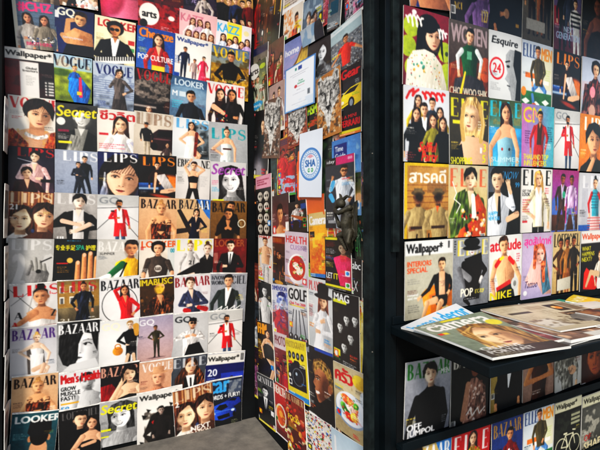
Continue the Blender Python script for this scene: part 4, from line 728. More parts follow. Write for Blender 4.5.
MAG('L', 171.5, 390.5, 210.5, 380.5, 'sepia magazine with two young faces cheek to cheek, bottom row on the floor', lambda: (twins(), T('2', .04, .28, .1, .13, 'f6f2ea', 'b', off=.02), T('NEXT', .38, 1.0, .5, .13, 'f2ece2', 'b', off=.02), T('GENERATION', .04, 1.14, .84, .13, 'e8dccc', 'b', off=.01)), base=.016, ratio=1.3)
MAG('L', 205.5, 381.5, 240.5, 375, 'magazine with blue sports cars on tarmac, standing on the floor', lambda: (
    BG('2c3a54', '14181f'), T('car', .04, .04, .62, .3, '4aa0e0', 'b', off=.04), R(.62, .06, .98, .4, '6c7484', .7), TEX(.5, .05, 1, .4, 'c8c8c0', .4, 10), T('FORDS + FURY!', .06, .4, .88, .12, 'f2f2ee', 'b', off=.01), P([(.5, .62), (.7, .54), (.92, .56), (.98, .7), (.8, .78), (.55, .75)], '2448a0', 1, .1), P([(.58, .6), (.72, .55), (.86, .58), (.8, .64)], '101828'), P([(.1, .85), (.22, .68), (.5, .62), (.72, .72), (.84, .9), (.8, 1.06), (.45, 1.12), (.18, 1.05)], '2c58b8', 1, .3, .05), P([(.26, .78), (.36, .68), (.54, .68), (.6, .78), (.42, .84)], '0f1624'), P([(.3, .98), (.64, .95), (.66, 1.05), (.34, 1.08)], '0c1018'), E(.2, .9, .05, .035, 'cfe0f8'), E(.74, .88, .05, .035, 'cfe0f8'), C(.12, .86, .8, .86, .008, .008, '8ab0f0', .6), E(.16, 1.02, .05, .08, '0a0a0c'), E(.78, 1.0, .04, .07, '0a0a0c'), LN(.7, 1.16, .24, 3, 'd8d8a0', .02)), ratio=1.3)
# ------------------------------------------------------------------ covers and posters on the middle side wall
def band(n, seed=1, cols=('3a2c24', '7a5c44', 'c9b8a4', '8a2c24', '2c3c5c'), y=.3, h=.14):
    rr = random.Random(seed)
    for i in range(n): F(rr.uniform(.05, .95), y + rr.uniform(-.08, .25), h * rr.uniform(.8, 1.2), rr.choice([SK, TAN, DK]), '1c1412', rr.choice('slm'), rr.choice(cols), f=rr.random() < .5)
def wolf(paper, tall=1.5):
    """pen drawing of a wolf's mask on coloured paper, a cut-out head shape"""
    BG(paper, paper, .08)
    g = 'c9c6c0'
    P([(.06, .1), (.2, -.02), (.32, .18), (.5, .12), (.68, .18), (.8, -.02), (.94, .1), (.93, .5), (.97, .75), (.8, 1.05), (.68, 1.2), (.5, tall - .1), (.32, 1.2), (.2, 1.05), (.03, .75), (.07, .5)], g, 1, .1, .15)
    for s in (-1, 1):
        for i in range(9): LINE([(.5 + s * (.06 + .045 * i), .25 + .02 * i), (.5 + s * (.1 + .045 * i), .6 + .03 * i), (.5 + s * (.03 + .04 * i), 1.1 - .03 * i)], .008, '2c2c2c', .7)
        P([(.5 + s * .1, .6), (.5 + s * .2, .52), (.5 + s * .34, .5), (.5 + s * .24, .62)], '1a1a1a'); E(.5 + s * .21, .56, .04, .035, 'e8e6e0'); E(.5 + s * .21, .56, .018, .02, '111')
        P([(.5 + s * .42, .08), (.5 + s * .3, .12), (.5 + s * .38, .34)], '555', .8); LINE([(.5 + s * .12, .62), (.5 + s * .07, .95), (.5 + s * .12, 1.1)], .014, '222')
    TEX(.05, .1, .95, tall - .1, '3a3a3a', .55, 13, 1, .02); TEX(.05, .1, .95, tall - .1, 'f2f0ea', .5, 11, 3, .08); P([(.4, 1.02), (.6, 1.02), (.55, 1.14), (.45, 1.14)], '141414'); LINE([(.5, 1.14), (.5, 1.25)], .01, '141414')
def M_(*a, **k): return MAG('M', *a, **k)

M_(254, -18, 268.5, -28, 'dark brown magazine with a red-robed figure, far top corner of the side wall', lambda: (BG('2c1c16', '3c2c22'), F(.5, .35, .22, TAN, top='8a1c1c', bot='a02420', lg='g', fold=.4), TEX(0, .8, 1, 1.4, '5a4838', .5, 8)), vb=62)
M_(268, -22, 281, -28, 'narrow brown magazine with a crowd of standing bodies, top of side wall', lambda: (BG('4a3020', '3a2618'), band(6, 3, ('6c4428', '8a5c38', '4a2c1c'), .4, .2)), vb=58, tilt=.006)
M_(279.5, -30, 286.5, -35, 'narrow black magazine with yellow edges, top of side wall', lambda: (BG('16171a', '1c1f22'), R(0, 0, .12, 2.4, 'c89c28'), R(.86, 0, 1, 2.4, 'c89c28'), LN(.3, 1.2, .4, 8, '9ab0a8', .04)), vb=52)
M_(286, -28, 309, -46, 'cream magazine with dense dark lettering above an orange figure, top of side wall', lambda: (BG('d9d0c6', 'cfc4b8'), T('ENT', .3, .95, .65, .2, '2a1c1c', 'b', off=.02), LN(.1, .2, .8, 16, '3a2c2c', .03)), vb=13)
M_(286, 13.5, 305, 1, 'cream magazine with orange robed figure and orange script', lambda: (BG('e2d4c4', 'd8c8b4'), TEX(0, 0, .55, 1.3, 'd86c28', .6, 15, 1), F(.72, .18, .22, TAN, '201410', 's', 'd8541c', 'd04c18', lg='g', fold=.4), LN(.06, .7, .4, 8, 'd86c28', .03)), vb=40)
M_(305, 3, 326, -12, 'blue-grey photo print of posing figures under a curled sheet', lambda: (BG('7c8c9c', '4c5864', .2), band(3, 5, ('c9ccd0', '2c3440', 'a8b0b8'), .2, .24), TEX(0, 0, 1, 1.3, 'b8c4cc', .4, 6)), vb=36)
M_(325.5, -14, 333, -20, 'narrow magazine with crimson and white lettering at the top of side wall', lambda: (BG('c9b8bc', '9a3044'), LN(.1, .4, .8, 18, '8a1c34', .05), TEX(0, 0, 1, 3, '5c2030', .4, 7)), vb=26)
M_(333, -24, 346, -33, 'dark magazine with teal patch and orange disc by the top of side wall', lambda: (BG('3a2c30', '8a9498'), R(.2, 1.1, .8, 1.6, '1c5c6c'), E(.5, 2.4, .4, .3, 'd84820'), LN(.1, 1.9, .7, 4, 'ddd', .04)), vb=30)
M_(345, -22, 364, -42, 'magenta and grey magazine crowded with lettering, top near end of side wall', lambda: (BG('8a8890', '6c6870', .3), TEX(0, 0, 1, 1.8, 'c83c6c', .6, 9, 2), LN(.1, .9, .8, 10, 'e8e4e8', .03), TEX(0, 0, 1, 1.8, '202028', .6, 14, 5)), vb=26)
M_(254, 51, 270, 41.5, 'magazine with dark blue strip along its top and scattered group photo, far column', lambda: (BG('7c7468', '8a8878', .3), R(0, 0, 1, .16, '1c2c58'), band(6, 8, ('c9c4b8', 'a8b8c8', '4c5c3c', '333'), .3, .18)), vb=97)
M_(251.5, 69, 271.5, 57.5, 'curled magazine with white disc, black lettering and blue-green crowd photo', lambda: (BG('6c705c', '8a9a78', .3), band(9, 4, ('2c3028', '4a5440', 'b8bca8', '3c4858'), .45, .17), E(.38, .26, .26, .26, 'dfe0d8'), T('arts', .16, .2, .44, .16, '141414', 'b', off=.02), E(.8, .2, .14, .08, 'b8d048'), E(.16, .6, .1, .12, 'd8602c'), E(.4, 1.42, .36, .13, '3c9cd0', .95, -.2), T('Awards', .12, 1.36, .55, .1, 'f0f4f8', 'b')), dh=1.75, vb=117, tilt=.03, curl=.01)
M_(270, 46, 286, 35, 'magazine with brown street crowd above a pinkish couple picture, far column', lambda: (BG('7c5848', '5c4034', .2), band(7, 6, ('8a3c2c', 'c9b8a0', '3a2c30', 'b8742c'), .3, .2)), vb=86)
M_(271, 88, 287, 79, 'pinkish grey magazine with two figures side by side', lambda: (BG('b09a94', '8a7470'), F(.35, .2, .2, SK, top='3a302c', lg='g'), F(.68, .14, .2, SK, top='dcd4d0', lg='g', f=1)), vb=134)
M_(286, 45, 310, 31, 'magazine with white title over lavender sky and a yellow ornate building', lambda: (BG('7c88b8', 'b8a0b8', .05), T('home', .06, .2, .6, .17, 'eef0f4', 'b', off=.01), LN(.3, .42, .3, 2, 'e8a0a0', .02), P([(.42, 1.8), (.42, .7), (.6, .55), (.75, .3), (1, .2), (1, 1.8)], 'c8a850', 1, .1, .15), P([(.42, .7), (.6, .55), (.75, .3), (1, .2), (1, .26), (.78, .38), (.6, .63), (.42, .78)], '7a5c24'), [R(.5 + .15 * i, .8 + .3 * j, .58 + .15 * i, .98 + .3 * j, '6c5424') for i in range(3) for j in range(3)]), dh=1.8, vb=110, ratio=1.5)
M_(308, 48, 334, 33, 'black and white photo of a dark-haired model half hidden by the certificate', lambda: (BG('3c3c3e', '1a1a1c'), F(.62, .12, .42, 'e4e0dc', '111', 'l', '8a8a8a', f=1, lg='x'), TEX(.0, .5, 1, 1.5, '0e0e0e', .5, 7), MONO((.96, .98, 1))), dh=1.4, vb=100, base=.003)
M_(306, 33, 328, 19, 'curled white and blue printed sheet hanging over the pictures', lambda: (BG('b8c8d8', 'cfdce6', .05), TEX(0, 0, 1, 1.2, '5c84b4', .5, 6), E(.85, .3, .25, .35, '1c2838', .9), LN(.15, .8, .5, 4, '3c6cb0', .03), LN(.2, 1.05, .4, 1, 'c84848', .03)), vb=48, th=.0005, tilt=.02, base=.016, curl=.02, name='printed_sheet', cat='sheet')
M_(332.5, 34.5, 363.5, 9, 'magazine with a person in red shirt before a vast grey crowd', lambda: (BG('a8bcc0', '8a9498', .1), GR(0, .38, 1, 1.5, '7c8084', '5c6064'), DOTS(0, .4, 1, 1.5, 420, ['9aa0a4', '4c5054', 'c0c4c6', '2c3034', 'b0a89c'], .008, .02, seed=5), R(0, .02, 1, .14, 'd4dee0'), LN(.1, .06, .5, 1, '7ab', .03), F(.5, .34, .2, TAN, '1c1410', 's', 'd8402c', '2a2c34', ((1.5, 2.4), (2.3, 3.0)), ((1.5, 2.4), (2.3, 3.0)), lg='x', slv=.5)), dh=1.5, vb=88)
M_(308, 105, 319, 99.5, 'narrow black magazine with green lettering beside the certificate', lambda: (BG('141c14', '3a1c10'), T('HSM', .05, .2, .9, .6, 'b4d824', 'b', off=.02), R(.1, 1.2, .9, 1.6, 'b8581c'), TEX(0, 1, 1, 3, '2c5a1c', .6, 6)), dh=2.0, vb=134, base=.003)
M_(341.5, 71.5, 363.5, 60, 'black car magazine with red title and a yellow sports car', lambda: (
    BG('24262c', '101114'), T('Gear', .05, .08, .9, .36, 'd0202c', 'b', off=.04), E(.75, .85, .6, .3, '3c424c', .6, 0, 0, .1), P([(.0, 1.62), (.02, 1.25), (.2, 1.0), (.55, .85), (1, .8), (1, 1.5), (.7, 1.6), (.4, 1.5)], 'f0c81c', 1, .15), P([(.22, 1.06), (.5, .9), (.9, .86), (.7, 1.06)], '1c2430'), E(.56, 1.45, .14, .22, '101114'), E(.56, 1.45, .08, .14, '8a9098'), E(.14, 1.36, .08, .07, 'f8f4d8'), LINE([(.05, 1.5), (.4, 1.42)], .02, 'a8841c'),
    T("IS A MINI", .05, 1.9, .75, .14, 'd8202c', 'b'), T('FERRARI', .05, 2.1, .9, .26, 'c81c28', 'b', off=.03), R(0, 2.5, 1, 2.62, 'd8c82c'), R(0, 2.62, 1, 2.7, '2c5c2c')), dh=2.7, vb=137, H=None)
M_(319, 81, 343, 65, 'pen drawing of a wolf mask on brown paper, highest of three', lambda: (wolf('b4824c', 2.0), R(0, 0, .0, 0, '000')), dh=2.0, vb=142, th=.0005, name='wolf_drawing', cat='drawing', group='wolf drawings on the side wall', base=.012, matte=1)
M_(289, 113, 309, 101, 'pen drawing of a wolf mask on reddish paper, below the certificate', lambda: wolf('9a5a40', 1.8), dh=1.8, vb=150, th=.0005, name='wolf_drawing', cat='drawing', group='wolf drawings on the side wall', base=.011, matte=1)
M_(266, 102, 284, 96, 'pen drawing of a wolf mask on taupe paper, farthest of three', lambda: wolf('7c6658', 2.2), dh=2.2, vb=158, th=.0005, name='wolf_drawing', cat='drawing', group='wolf drawings on the side wall', base=.011, matte=1)
M_(283.5, 88, 290, 84, 'narrow pinkish magazine with orange foot between drawing and certificate', lambda: (BG('b89a9c', 'a88488'), GR(0, 3.2, 1, 5.5, 'd8842c', 'e89838')), vb=122, base=.003)
def cert():
    BG('3c7cc0', '3c7cc0', .03); R(.035, .035, .965, K.H - .035, 'e2e8ee'); R(.06, .06, .94, K.H - .06, 'eff2f4'); R(.37, .12, .43, .2, '3c8c7c'); R(.48, .11, .6, .22, '2c4c9c'); LN(.12, .3, .76, 1, '667', .012, al='c'); LN(.2, .36, .6, 1, '667', .012, al='c')
    E(.4, .68, .05, .05, 'c83c40'); T('Free', .5, .53, .14, .05, '2c8c5c', 'b'); T('Safety', .46, .6, .24, .06, '2c8c5c', 'b'); LN(.42, .7, .3, 1, 'c84c50', .018); LN(.44, .8, .12, 1, '555', .014); LN(.25, .9, .5, 1, '778', .012, al='c'); R(.78, .9, .86, 1.06, '888e94'); R(.8, .92, .84, 1.04, '5c646c'); LN(.2, 1.2, .6, 1, '889', .012, al='c'); TEX(0, 1.1, 1, 2, '9cc0e0', .25, 4)
M_(288.5, 71.5, 319.5, 53.5, 'white certificate with blue border and small coloured emblems', cert, dh=1.4, vb=114, th=.0005, name='certificate', cat='certificate', base=.018, tilt=.004, nx=90, matte=1)
M_(257, 112, 272, 108, 'dark magazine with a spotlit face in blackness, far column', lambda: (BG('121214', '1c181a'), F(.6, .2, .35, SK, top='1a1a20', lg='x'), E(.4, 1.5, .4, .35, 'd0ccd0', .7, 0, 0, .35), TEX(0, 1.6, 1, 4, '3a2430', .4, 5)), vb=178)
M_(278, 141, 296.5, 133, 'magazine with yellow border and footballers in red shirts and pale blue', lambda: (BG('c8a028', 'd8c030'), R(.04, .04, .96, K.H - .12, '8c4a3c'), LN(.1, .1, .8, 3, '2c3c80', .06), band(7, 2, ('c0202c', 'b81c28', 'd03038'), .5, .3), TEX(.05, 1.6, .95, 2.3, '9ac0dc', .9, 7, 1, -.1), TEX(.05, .4, .95, 1.6, 'c02028', .4, 8)), dh=2.4, vb=197)
M_(295, 134, 305.5, 129, 'dark violet magazine with a glowing orange bottle', lambda: (BG('2c2038', '1c1424'), C(.45, .9, .45, 1.1, .1, .14, 'e07828'), C(.45, 1.4, .45, 2.6, .25, .26, 'c85c1c', 1, .3), E(.45, 1.9, .15, .3, 'f0a840', .7)), dh=3.0, vb=205, base=.003)
M_(303.5, 196, 326, 193.5, 'orange poster edge with small white numerals under the round-seal poster', lambda: (BG('d8581c', 'e0681c', .08), T('2018', .7, .6, .28, .12, 'f4e0d0', 'b')), vb=215, base=.008, th=.0005, name='poster', cat='poster')
def sha():
    BG('e6ecf2', 'dfe6ee', .02); [RING(.5, .95, r, r * 1.02, t, '3c7cc0') for r, t in ((.44, .025), (.4, .008), (.3, .01))]; DOTS(.5, .95, .5, .95, 0, ['fff'])
    for i in range(28): a = i * 2 * PI / 28; E(.5 + .35 * math.cos(a), .95 + .36 * math.sin(a), .018, .022, '4c88c4', .9, a)
    T('AMAZING', .36, .7, .28, .05, 'c84858', 's'); E(.5, .72, .08, .06, 'e08890', .6); T('SHA', .27, .82, .46, .2, '2c68a8', 'b', off=.03); E(.44, 1.12, .05, .06, '3c9c60'); E(.58, 1.12, .05, .06, '3c9c60'); R(.41, 1.1, .6, 1.13, 'e6ecf2')
M_(303.5, 134.5, 327, 128, 'white poster with a blue round seal and letters at its centre', sha, dh=1.9, vb=197, th=.0005, name='poster', cat='poster', base=.02, tilt=.004, nx=90, matte=1)
M_(333, 142, 362, 132.5, 'blue magazine with navy box and white lettering beside the round-seal poster', lambda: (BG('5c8cc8', '7ca0d0', .1), R(.08, .12, .55, .56, '1c3c84'), T('Time', .12, .17, .3, .13, 'f4f4f4', 'b'), T('Guide', .12, .35, .38, .13, 'f4f4f4', 'b'), TEX(.6, .1, 1, 1.1, 'a8c8e8', .5, 6), GR(.8, .9, 1, 1.6, '3c5c2c', 'c8a068', .3), E(.92, 1.5, .1, .12, 'd8a078')), dh=1.9, base=.003, vb=216)
M_(318, 134, 334, 129, 'dark green sliver of magazine between poster and blue magazine', lambda: (BG('1c2c28', '2c4030'), TEX(0, 0, 1, 4, '5c7c4c', .5, 4)), vb=212, base=.003)
M_(328, 160.5, 357.5, 153, 'grey magazine with magenta strip and bespectacled man in white coat and blue gloves', lambda: (BG('4a4f56', '3c4046'), R(0, 0, .42, .22, '141416'), R(.4, 0, 1, .24, 'cf3c7c'), T('iday', .06, .05, .3, .13, 'f0f0f0', 'b'), T('88', .8, .06, .14, .08, 'f8d0e0', 'b'), F(.66, .3, .3, TAN, '2a2320', 's', 'd4dce6', 'c8d0da', ((1.5, 2.3), (1.3, 1.4)), ((1.4, 2.6), (.9, 3.3)), lg='s', glass=2, long=5.5, fold=.2), C(.3, .75, .22, .95, .07, .07, '5ca8dc'), C(.2, 1.15, .28, 1.3, .08, .07, '5ca8dc'), R(.1, 1.9, .4, 2.0, 'ddd', .6)), dh=2.15, base=.013, vb=228)
M_(257.5, 177.5, 273, 173, 'magazine with pink title strip and stacked pale skulls', lambda: (BG('2c2624', '1c1816'), R(0, 0, 1, .5, 'dc9cac'), LN(.1, .14, .8, 3, '7c2840', .07), [(E(.3 + .4 * (i % 2), .8 + .42 * (i // 2), .17, .17, 'c0b8ac', 1, 0, .2), E(.24 + .4 * (i % 2), .8 + .42 * (i // 2), .04, .05, '1c1816'), E(.36 + .4 * (i % 2), .8 + .42 * (i // 2), .04, .05, '1c1816'), R(.22 + .4 * (i % 2), .93 + .42 * (i // 2), .38 + .4 * (i % 2), 1.0 + .42 * (i // 2), 'a8a094')) for i in range(8)]), dh=2.4, vb=237)
M_(272.5, 197, 290, 192, 'dusky pink magazine with a bare torso, left of the rock band cover', lambda: (BG('5c3c3c', '7c5450'), F(.5, .25, .4, TAN, nk='n', bot='3a2424', slv=0, lg='x')), vb=238)
M_(290, 203, 308, 199, 'dark magazine with a seated guitarist and blue accents', lambda: (BG('241c20', '3a2c28'), F(.5, .15, .24, SK, top='b8b0ac', bot='2c3c6c', lg='t', fold=.3), C(.2, .8, .9, 1.1, .05, .12, 'a8683c'), R(.7, .2, .98, .5, '2c6cb0', .8)), dh=1.8, vb=233)
M_(309.5, 214, 328, 211, 'orange and yellow photography magazine with a small black camera, mid wall', lambda: (BG('e8a838', 'e07c20', .15), R(0, 0, 1, .5, 'd0b480'), T('Camera', .03, .12, .92, .34, 'f6f2ea', 'b', off=.02), R(.05, .72, .32, .95, '1c1c20'), E(.2, .84, .08, .08, '3a3a40'), TEX(.2, .8, 1, 2.2, 'f6d048', .7, 6), TEX(.1, 1.2, .9, 2.4, 'c8541c', .5, 8), R(0, K.H - .14, 1, K.H, '3c7cb8')), dh=2.5, vb=276)
M_(327.5, 223, 352, 221, 'red and white magazine sliver with a lobster picture', lambda: (BG('e0d4cc', 'd8ccc4'), E(.18, .3, .14, .22, 'c8402c'), E(.14, .45, .08, .1, 'e0704c'), T('Kitchen', .36, .12, .6, .2, 'cf5c3c', 'b'), LN(.4, .4, .5, 2, '888', .03)), vb=241, base=.003)
M_(327, 236.5, 353.5, 237.5, 'black football magazine with player in pink shirt and lists of headlines', lambda: (
    BG('1c1a1e', '141216'), R(.02, .02, .5, .12, 'e8d81c'), [LN(.04, .2 + .27 * i, .42, 4, ('d8282c', 'eee', 'd8282c', 'e8d81c')[i], .03, .022) for i in range(4)], T('LET', .04, 1.42, .26, .22, 'f0f0f0', 'b'), T('IT', .34, 1.42, .2, .22, 'e8d81c', 'b'), F(.72, .22, .42, SK, '1c1412', 's', 'd83868', lg='x', fold=.15, la='x'), TEX(.5, .8, 1, 1.8, 'e8608c', .3, 5), R(0, K.H - .18, .98, K.H - .06, 'e8d81c')), dh=2.05, vb=287)
M_(353, 258, 363.5, 260, 'narrow black magazine with small white lettering by the post', lambda: (BG('141618', '0f1112'), T('abc', .1, .15, .8, .4, 'e8eaec', 'b'), LINE([(.3, 1.2), (.6, 1.7)], .03, 'ccc'), LINE([(.6, 1.2), (.3, 1.7)], .03, 'ccc')), vb=297)
M_(260, 235, 273.5, 236.5, 'white magazine with a bare-chested man and red figures, tilted at its foot', lambda: (BG('dcd6d0', 'cfc8c0'), F(.55, .12, .42, SK, '2c1c14', 's', nk='n', bot='b8b4b4', slv=0, lg='s'), T('HALF', .1, .0, .8, .14, 'c83828', 'b'), LN(.04, .8, .22, 6, 'e07828', .05), T('15', .02, 2.1, .28, .3, 'd02c2c', 'b', off=.03), R(0, 2.5, .4, 2.62, 'e0c828')), dh=2.7, vb=279.5, ratio=1.4)
M_(272.5, 236, 287, 237, 'brown magazine with tangled figures in low light', lambda: (BG('5c3820', '2c1c14', .2), R(0, 0, 1, .35, '8a3c1c'), LN(.1, .1, .8, 3, 'd8902c', .05), band(4, 12, ('4a2c1c', '6c4424', 'a87848'), .6, .26), E(.5, 2.3, .3, .1, 'd8a838', .8)), dh=2.5, vb=284)
M_(286.5, 231, 309.5, 233, 'food magazine with a bowl of red soup on a pale lilac ground', lambda: (
    BG('cfc0cc', 'b8a4b0', .05), T('HEALTH', .05, .15, .9, .24, 'd04848', 'b'), T('CUISINE', .25, .45, .7, .16, '8a6c9c', 's'), E(.55, 1.25, .42, .52, 'e8e2e4', 1, .2, .15), E(.55, 1.22, .34, .42, 'b83c20', 1, .2), E(.5, 1.15, .14, .12, 'f0e8dc', 1, .3), E(.66, 1.3, .12, .16, 'f0e0cc', 1, .9), E(.45, 1.38, .08, .06, 'e8c8a0'), DOTS(.35, .95, .75, 1.5, 26, ['3c8030', 'd86030', '8a1c10', 'f0c040'], .015, .035), TEX(0, 1.75, 1, 2.3, 'c87830', .6, 8)), dh=1.9, vb=284)
M_(260, 281.5, 273, 284, 'black and white photo magazine of a man in an open pale shirt, far column', lambda: (BG('2c2c2c', '4a4a4a'), F(.5, .15, .46, 'c9c4be', '141414', 's', 'd0ccc8', lg='x', nk='v'), MONO()), dh=2.0, vb=324)
M_(272.5, 283, 289, 285.5, 'pale magazine with a blue and red printed portrait head', lambda: (BG('c8c8d4', 'b8bcc8'), T('DIMENSION', .04, .08, .9, .18, '2c3c8c', 'b'), F(.6, .35, .6, 'b8c0d8', '1c2c70', 's', 'a03040', lg='x'), TEX(.3, .3, 1, 1.8, '3c50a8', .5, 8), TEX(.2, .9, .9, 2.2, 'c03848', .4, 7), LN(.04, .8, .24, 9, '446', .05)), dh=2.3, vb=336)
M_(289, 284.5, 309, 288, 'white magazine with black title, golf clubs fanned out over grey', lambda: (
    BG('dcdcdc', '8c9096'), T('GOLF', .05, .1, .92, .42, '151515', 'b', off=.0), T('Club Test 2009', .1, .6, .8, .1, 'c8202c', 'b'), R(.1, .72, .85, .76, 'e0c020'), [(LINE([(.3 + .14 * i, .9), (.12 + .26 * i, 1.9)], .02, '3c4048'), E(.12 + .26 * i, 1.95, .12, .15, '1c2024', 1, .4, .4), E(.1 + .26 * i, 1.9, .03, .05, 'e8eaee', .9)) for i in range(4)]), dh=2.25, vb=342)
M_(309, 276.5, 334, 282, 'magazine with red title and woman in black hat with long auburn hair', lambda: (
    BG('d0d2d2', 'b8bcbe'), T('PLAYER', .05, .08, .6, .26, 'c83c40', 'd'), F(.62, .4, .4, SK, '6c3c24', 'l', 'e2e2e4', 'dcdce0', ra='c', la='n', f=1, lg='g', fold=.1), E(.62, .46, .34, .07, '141416'), P([(.42, .46), (.4, .2), (.5, .1), (.74, .1), (.84, .2), (.82, .46)], '16161a', 1, .15), LN(.04, .9, .2, 5, 'a44', .03)), dh=2.0, vb=345)
M_(334, 290, 361, 297, 'black magazine with white title on yellow tab and monochrome men, near end', lambda: (
    BG('181818', '0f0f0f'), R(.03, .2, .55, .3, 'e0e020'), T('MAG', .06, .04, .6, .2, 'f2f2f2', 'b', off=.03), [F(x, y, .26, 'c8c4be', '111', 's', '2a2a2a', lg='x') for x, y in ((.55, .55), (.85, .5), (.3, .8), (.7, 1.0), (.45, 1.3))], MONO((1, 1, .98), 0, .45), R(.04, 1.55, .3, 1.72, 'e0e020'), LN(.05, 1.58, .2, 3, '222', .02), LN(.4, 1.8, .5, 3, 'eee', .03)), dh=2.0, vb=362)
M_(258.5, 320, 274.5, 324.5, 'orange-lettered black magazine with long-haired woman in black underwear', lambda: (BG('3a2c1c', '241c14'), T('FHM', .04, .08, .6, .5, 'ee9c1c', 'b', off=.03), F(.66, .35, .34, SK, '2c1810', 'l', '141416', f=1, nk='b', slv=0, lg='z'), LN(.04, .9, .3, 12, 'e8b02c', .06)), dh=2.6, vb=372)
M_(275, 331, 287.5, 335, 'crimson magazine with a red interior and figures, beside the camera cover', lambda: (BG('7c1c24', '5c1418', .2), R(0, 0, 1, .5, 'c8bcc0'), T('PHOTO', .06, .1, .85, .28, '7c2030', 'b'), band(3, 9, ('a82c30', '8a1c20', '3a1c1c'), .9, .3)), vb=392)
M_(287, 337, 307.5, 342, 'yellow photography magazine with a black camera, low on side wall', lambda: (
    BG('e8d024', 'e0c41c', .04), T('PHOTOGRAPHY', .05, .08, .9, .24, 'b09c18', 'b'), [(E(.2 + .2 * i, .58, .08, .13, '2a2a2c'), E(.2 + .2 * i, .58, .04, .06, '8a9098')) for i in range(4)], P([(.08, .95), (.3, .85), (.75, .85), (.92, .95), (.92, 1.75), (.08, 1.75)], '1c1c1e', 1, .2), P([(.35, .87), (.42, .75), (.62, .75), (.7, .87)], '141416'), E(.55, 1.32, .3, .34, '0c0c0e'), RING(.55, 1.32, .26, .3, .02, '6c7076'), E(.55, 1.32, .14, .17, '24303c'), E(.48, 1.22, .05, .06, 'c8d8e8', .8), R(0, K.H - .22, 1, K.H - .04, '2c8cc8'), R(.1, .8, .3, .9, 'c02830')), dh=2.15, vb=393)
M_(307.5, 343, 334, 354, 'black magazine with blond man in side-lit profile and blue band on top', lambda: (
    BG('0e0d0e', '141010'), R(.35, 0, 1, .1, '2c5ca8'), P([(.2, .7), (.3, .4), (.55, .28), (.85, .42), (.98, .8), (.98, 1.2), (.75, 1.2), (.3, .85)], '6c5430', 1, .2, .4), P([(.36, .55), (.6, .55), (.84, .8), (.88, 1.25), (.74, 1.5), (.56, 1.66), (.44, 1.68), (.38, 1.6), (.36, 1.5), (.31, 1.44), (.33, 1.39), (.29, 1.33), (.33, 1.26), (.24, 1.14), (.33, .95), (.31, .86), (.34, .76)], 'bb8460', 1, -.1, .04), E(.72, 1.15, .2, .45, '4c2c1c', .75, .15, 0, .2), E(.6, 1.5, .2, .12, '5a3422', .6, 0, 0, .1), P([(.28, .75), (.3, .5), (.45, .36), (.7, .34), (.9, .5), (.98, .85), (.94, 1.15), (.84, 1.0), (.8, .8), (.66, .66), (.5, .6), (.38, .72)], '8a6c3c', 1, .2, .5), LINE([(.34, .5), (.5, .4), (.75, .48), (.88, .75)], .018, 'd0b070', .6), LINE([(.4, .58), (.56, .5), (.74, .62)], .015, 'd8bc80', .5), P([(.37, .97), (.44, .93), (.5, .97), (.43, 1.0)], 'ddd0c4', .9), E(.43, .967, .022, .025, '1a1210'), LINE([(.35, .89), (.43, .86), (.52, .89)], .018, '4a3020'), LINE([(.35, .955), (.44, .92), (.52, .965)], .01, '2c1810'), P([(.33, 1.36), (.46, 1.34), (.5, 1.38), (.4, 1.45), (.34, 1.43)], 'f2ece4'), LINE([(.47, 1.26), (.53, 1.36), (.5, 1.46)], .012, '7a4c34', .7), E(.86, 1.12, .07, .14, '9a6848'), P([(.2, 2.4), (.3, 1.85), (.55, 1.62), (.85, 1.3), (1, 1.5), (1, 2.4)], '141315'), T('DE', .04, 1.75, .2, .08, 'ddd', 's')), dh=2.25, vb=411)
def krua():
    BG('c8b898', 'a89878', .15); T('ครัว', .05, .1, .62, .42, 'c8242c', 'b', off=.03); E(.86, .32, .22, .2, 'e0b83c', 1, .3, .2); TEX(.6, .1, 1, .9, '8a7048', .3, 8)
    E(.54, 1.25, .5, .5, '8c97a8', 1, .35); E(.53, 1.22, .47, .47, 'dfe4ec', 1, .35, .1); E(.53, 1.24, .36, .36, 'c4ccd8', 1, .35)
    for x, y, rx, ry, c in ((.42, .98, .17, .13, 'e0683c'), (.56, 1.02, .12, .12, 'f08850'), (.66, 1.18, .12, .16, 'e8b0a0'), (.72, 1.05, .08, .1, '5c9c3c'), (.38, 1.3, .15, .1, '3c7c2c'), (.3, 1.2, .08, .1, '6cb04c'), (.5, 1.45, .16, .1, 'c83c28'), (.66, 1.4, .12, .14, 'e8c050'), (.5, 1.2, .09, .08, 'f4e8d8')): E(x, y, rx, ry, c, 1, .5, .3, 0, .2)
    DOTS(.25, .9, .8, 1.55, 40, ['e87848', '4c8c34', 'f4d8b8', 'c8402c', 'f0c860'], .012, .03); E(.95, .75, .1, .2, 'c4ccd4', .9)
M_(335, 360, 366, 374, 'food magazine with red foreign title and oval plate of colourful salad', krua, dh=2.05, vb=425, nx=84)
M_(258.5, 371.5, 275, 380, 'black and white magazine at the floor corner with a man in a suit', lambda: (BG('5c5c5e', '2c2c2e'), T('GENTLE', .05, .1, .9, .26, 'c8c8c8'), F(.5, .5, .42, 'cfcac6', '111', 's', '1c1c1c', nk='t', lg='s'), MONO()), dh=2.2, vb=417)
M_(275, 380, 287.5, 388, 'magazine with orange soup bowl in its lower half beside the floor corner', lambda: (BG('b84828', '7c1c14'), T('HEALTH', .05, .15, .9, .5, 'e8d8c8', 'b'), E(.5, 1.9, .42, .7, 'd8c8b8'), E(.5, 1.9, .34, .58, 'c8642c', 1, 0, .2), E(.5, 1.8, .15, .2, 'e8a050'), R(0, 2.8, 1, 4, '6c1418')), dh=3.2, vb=430)
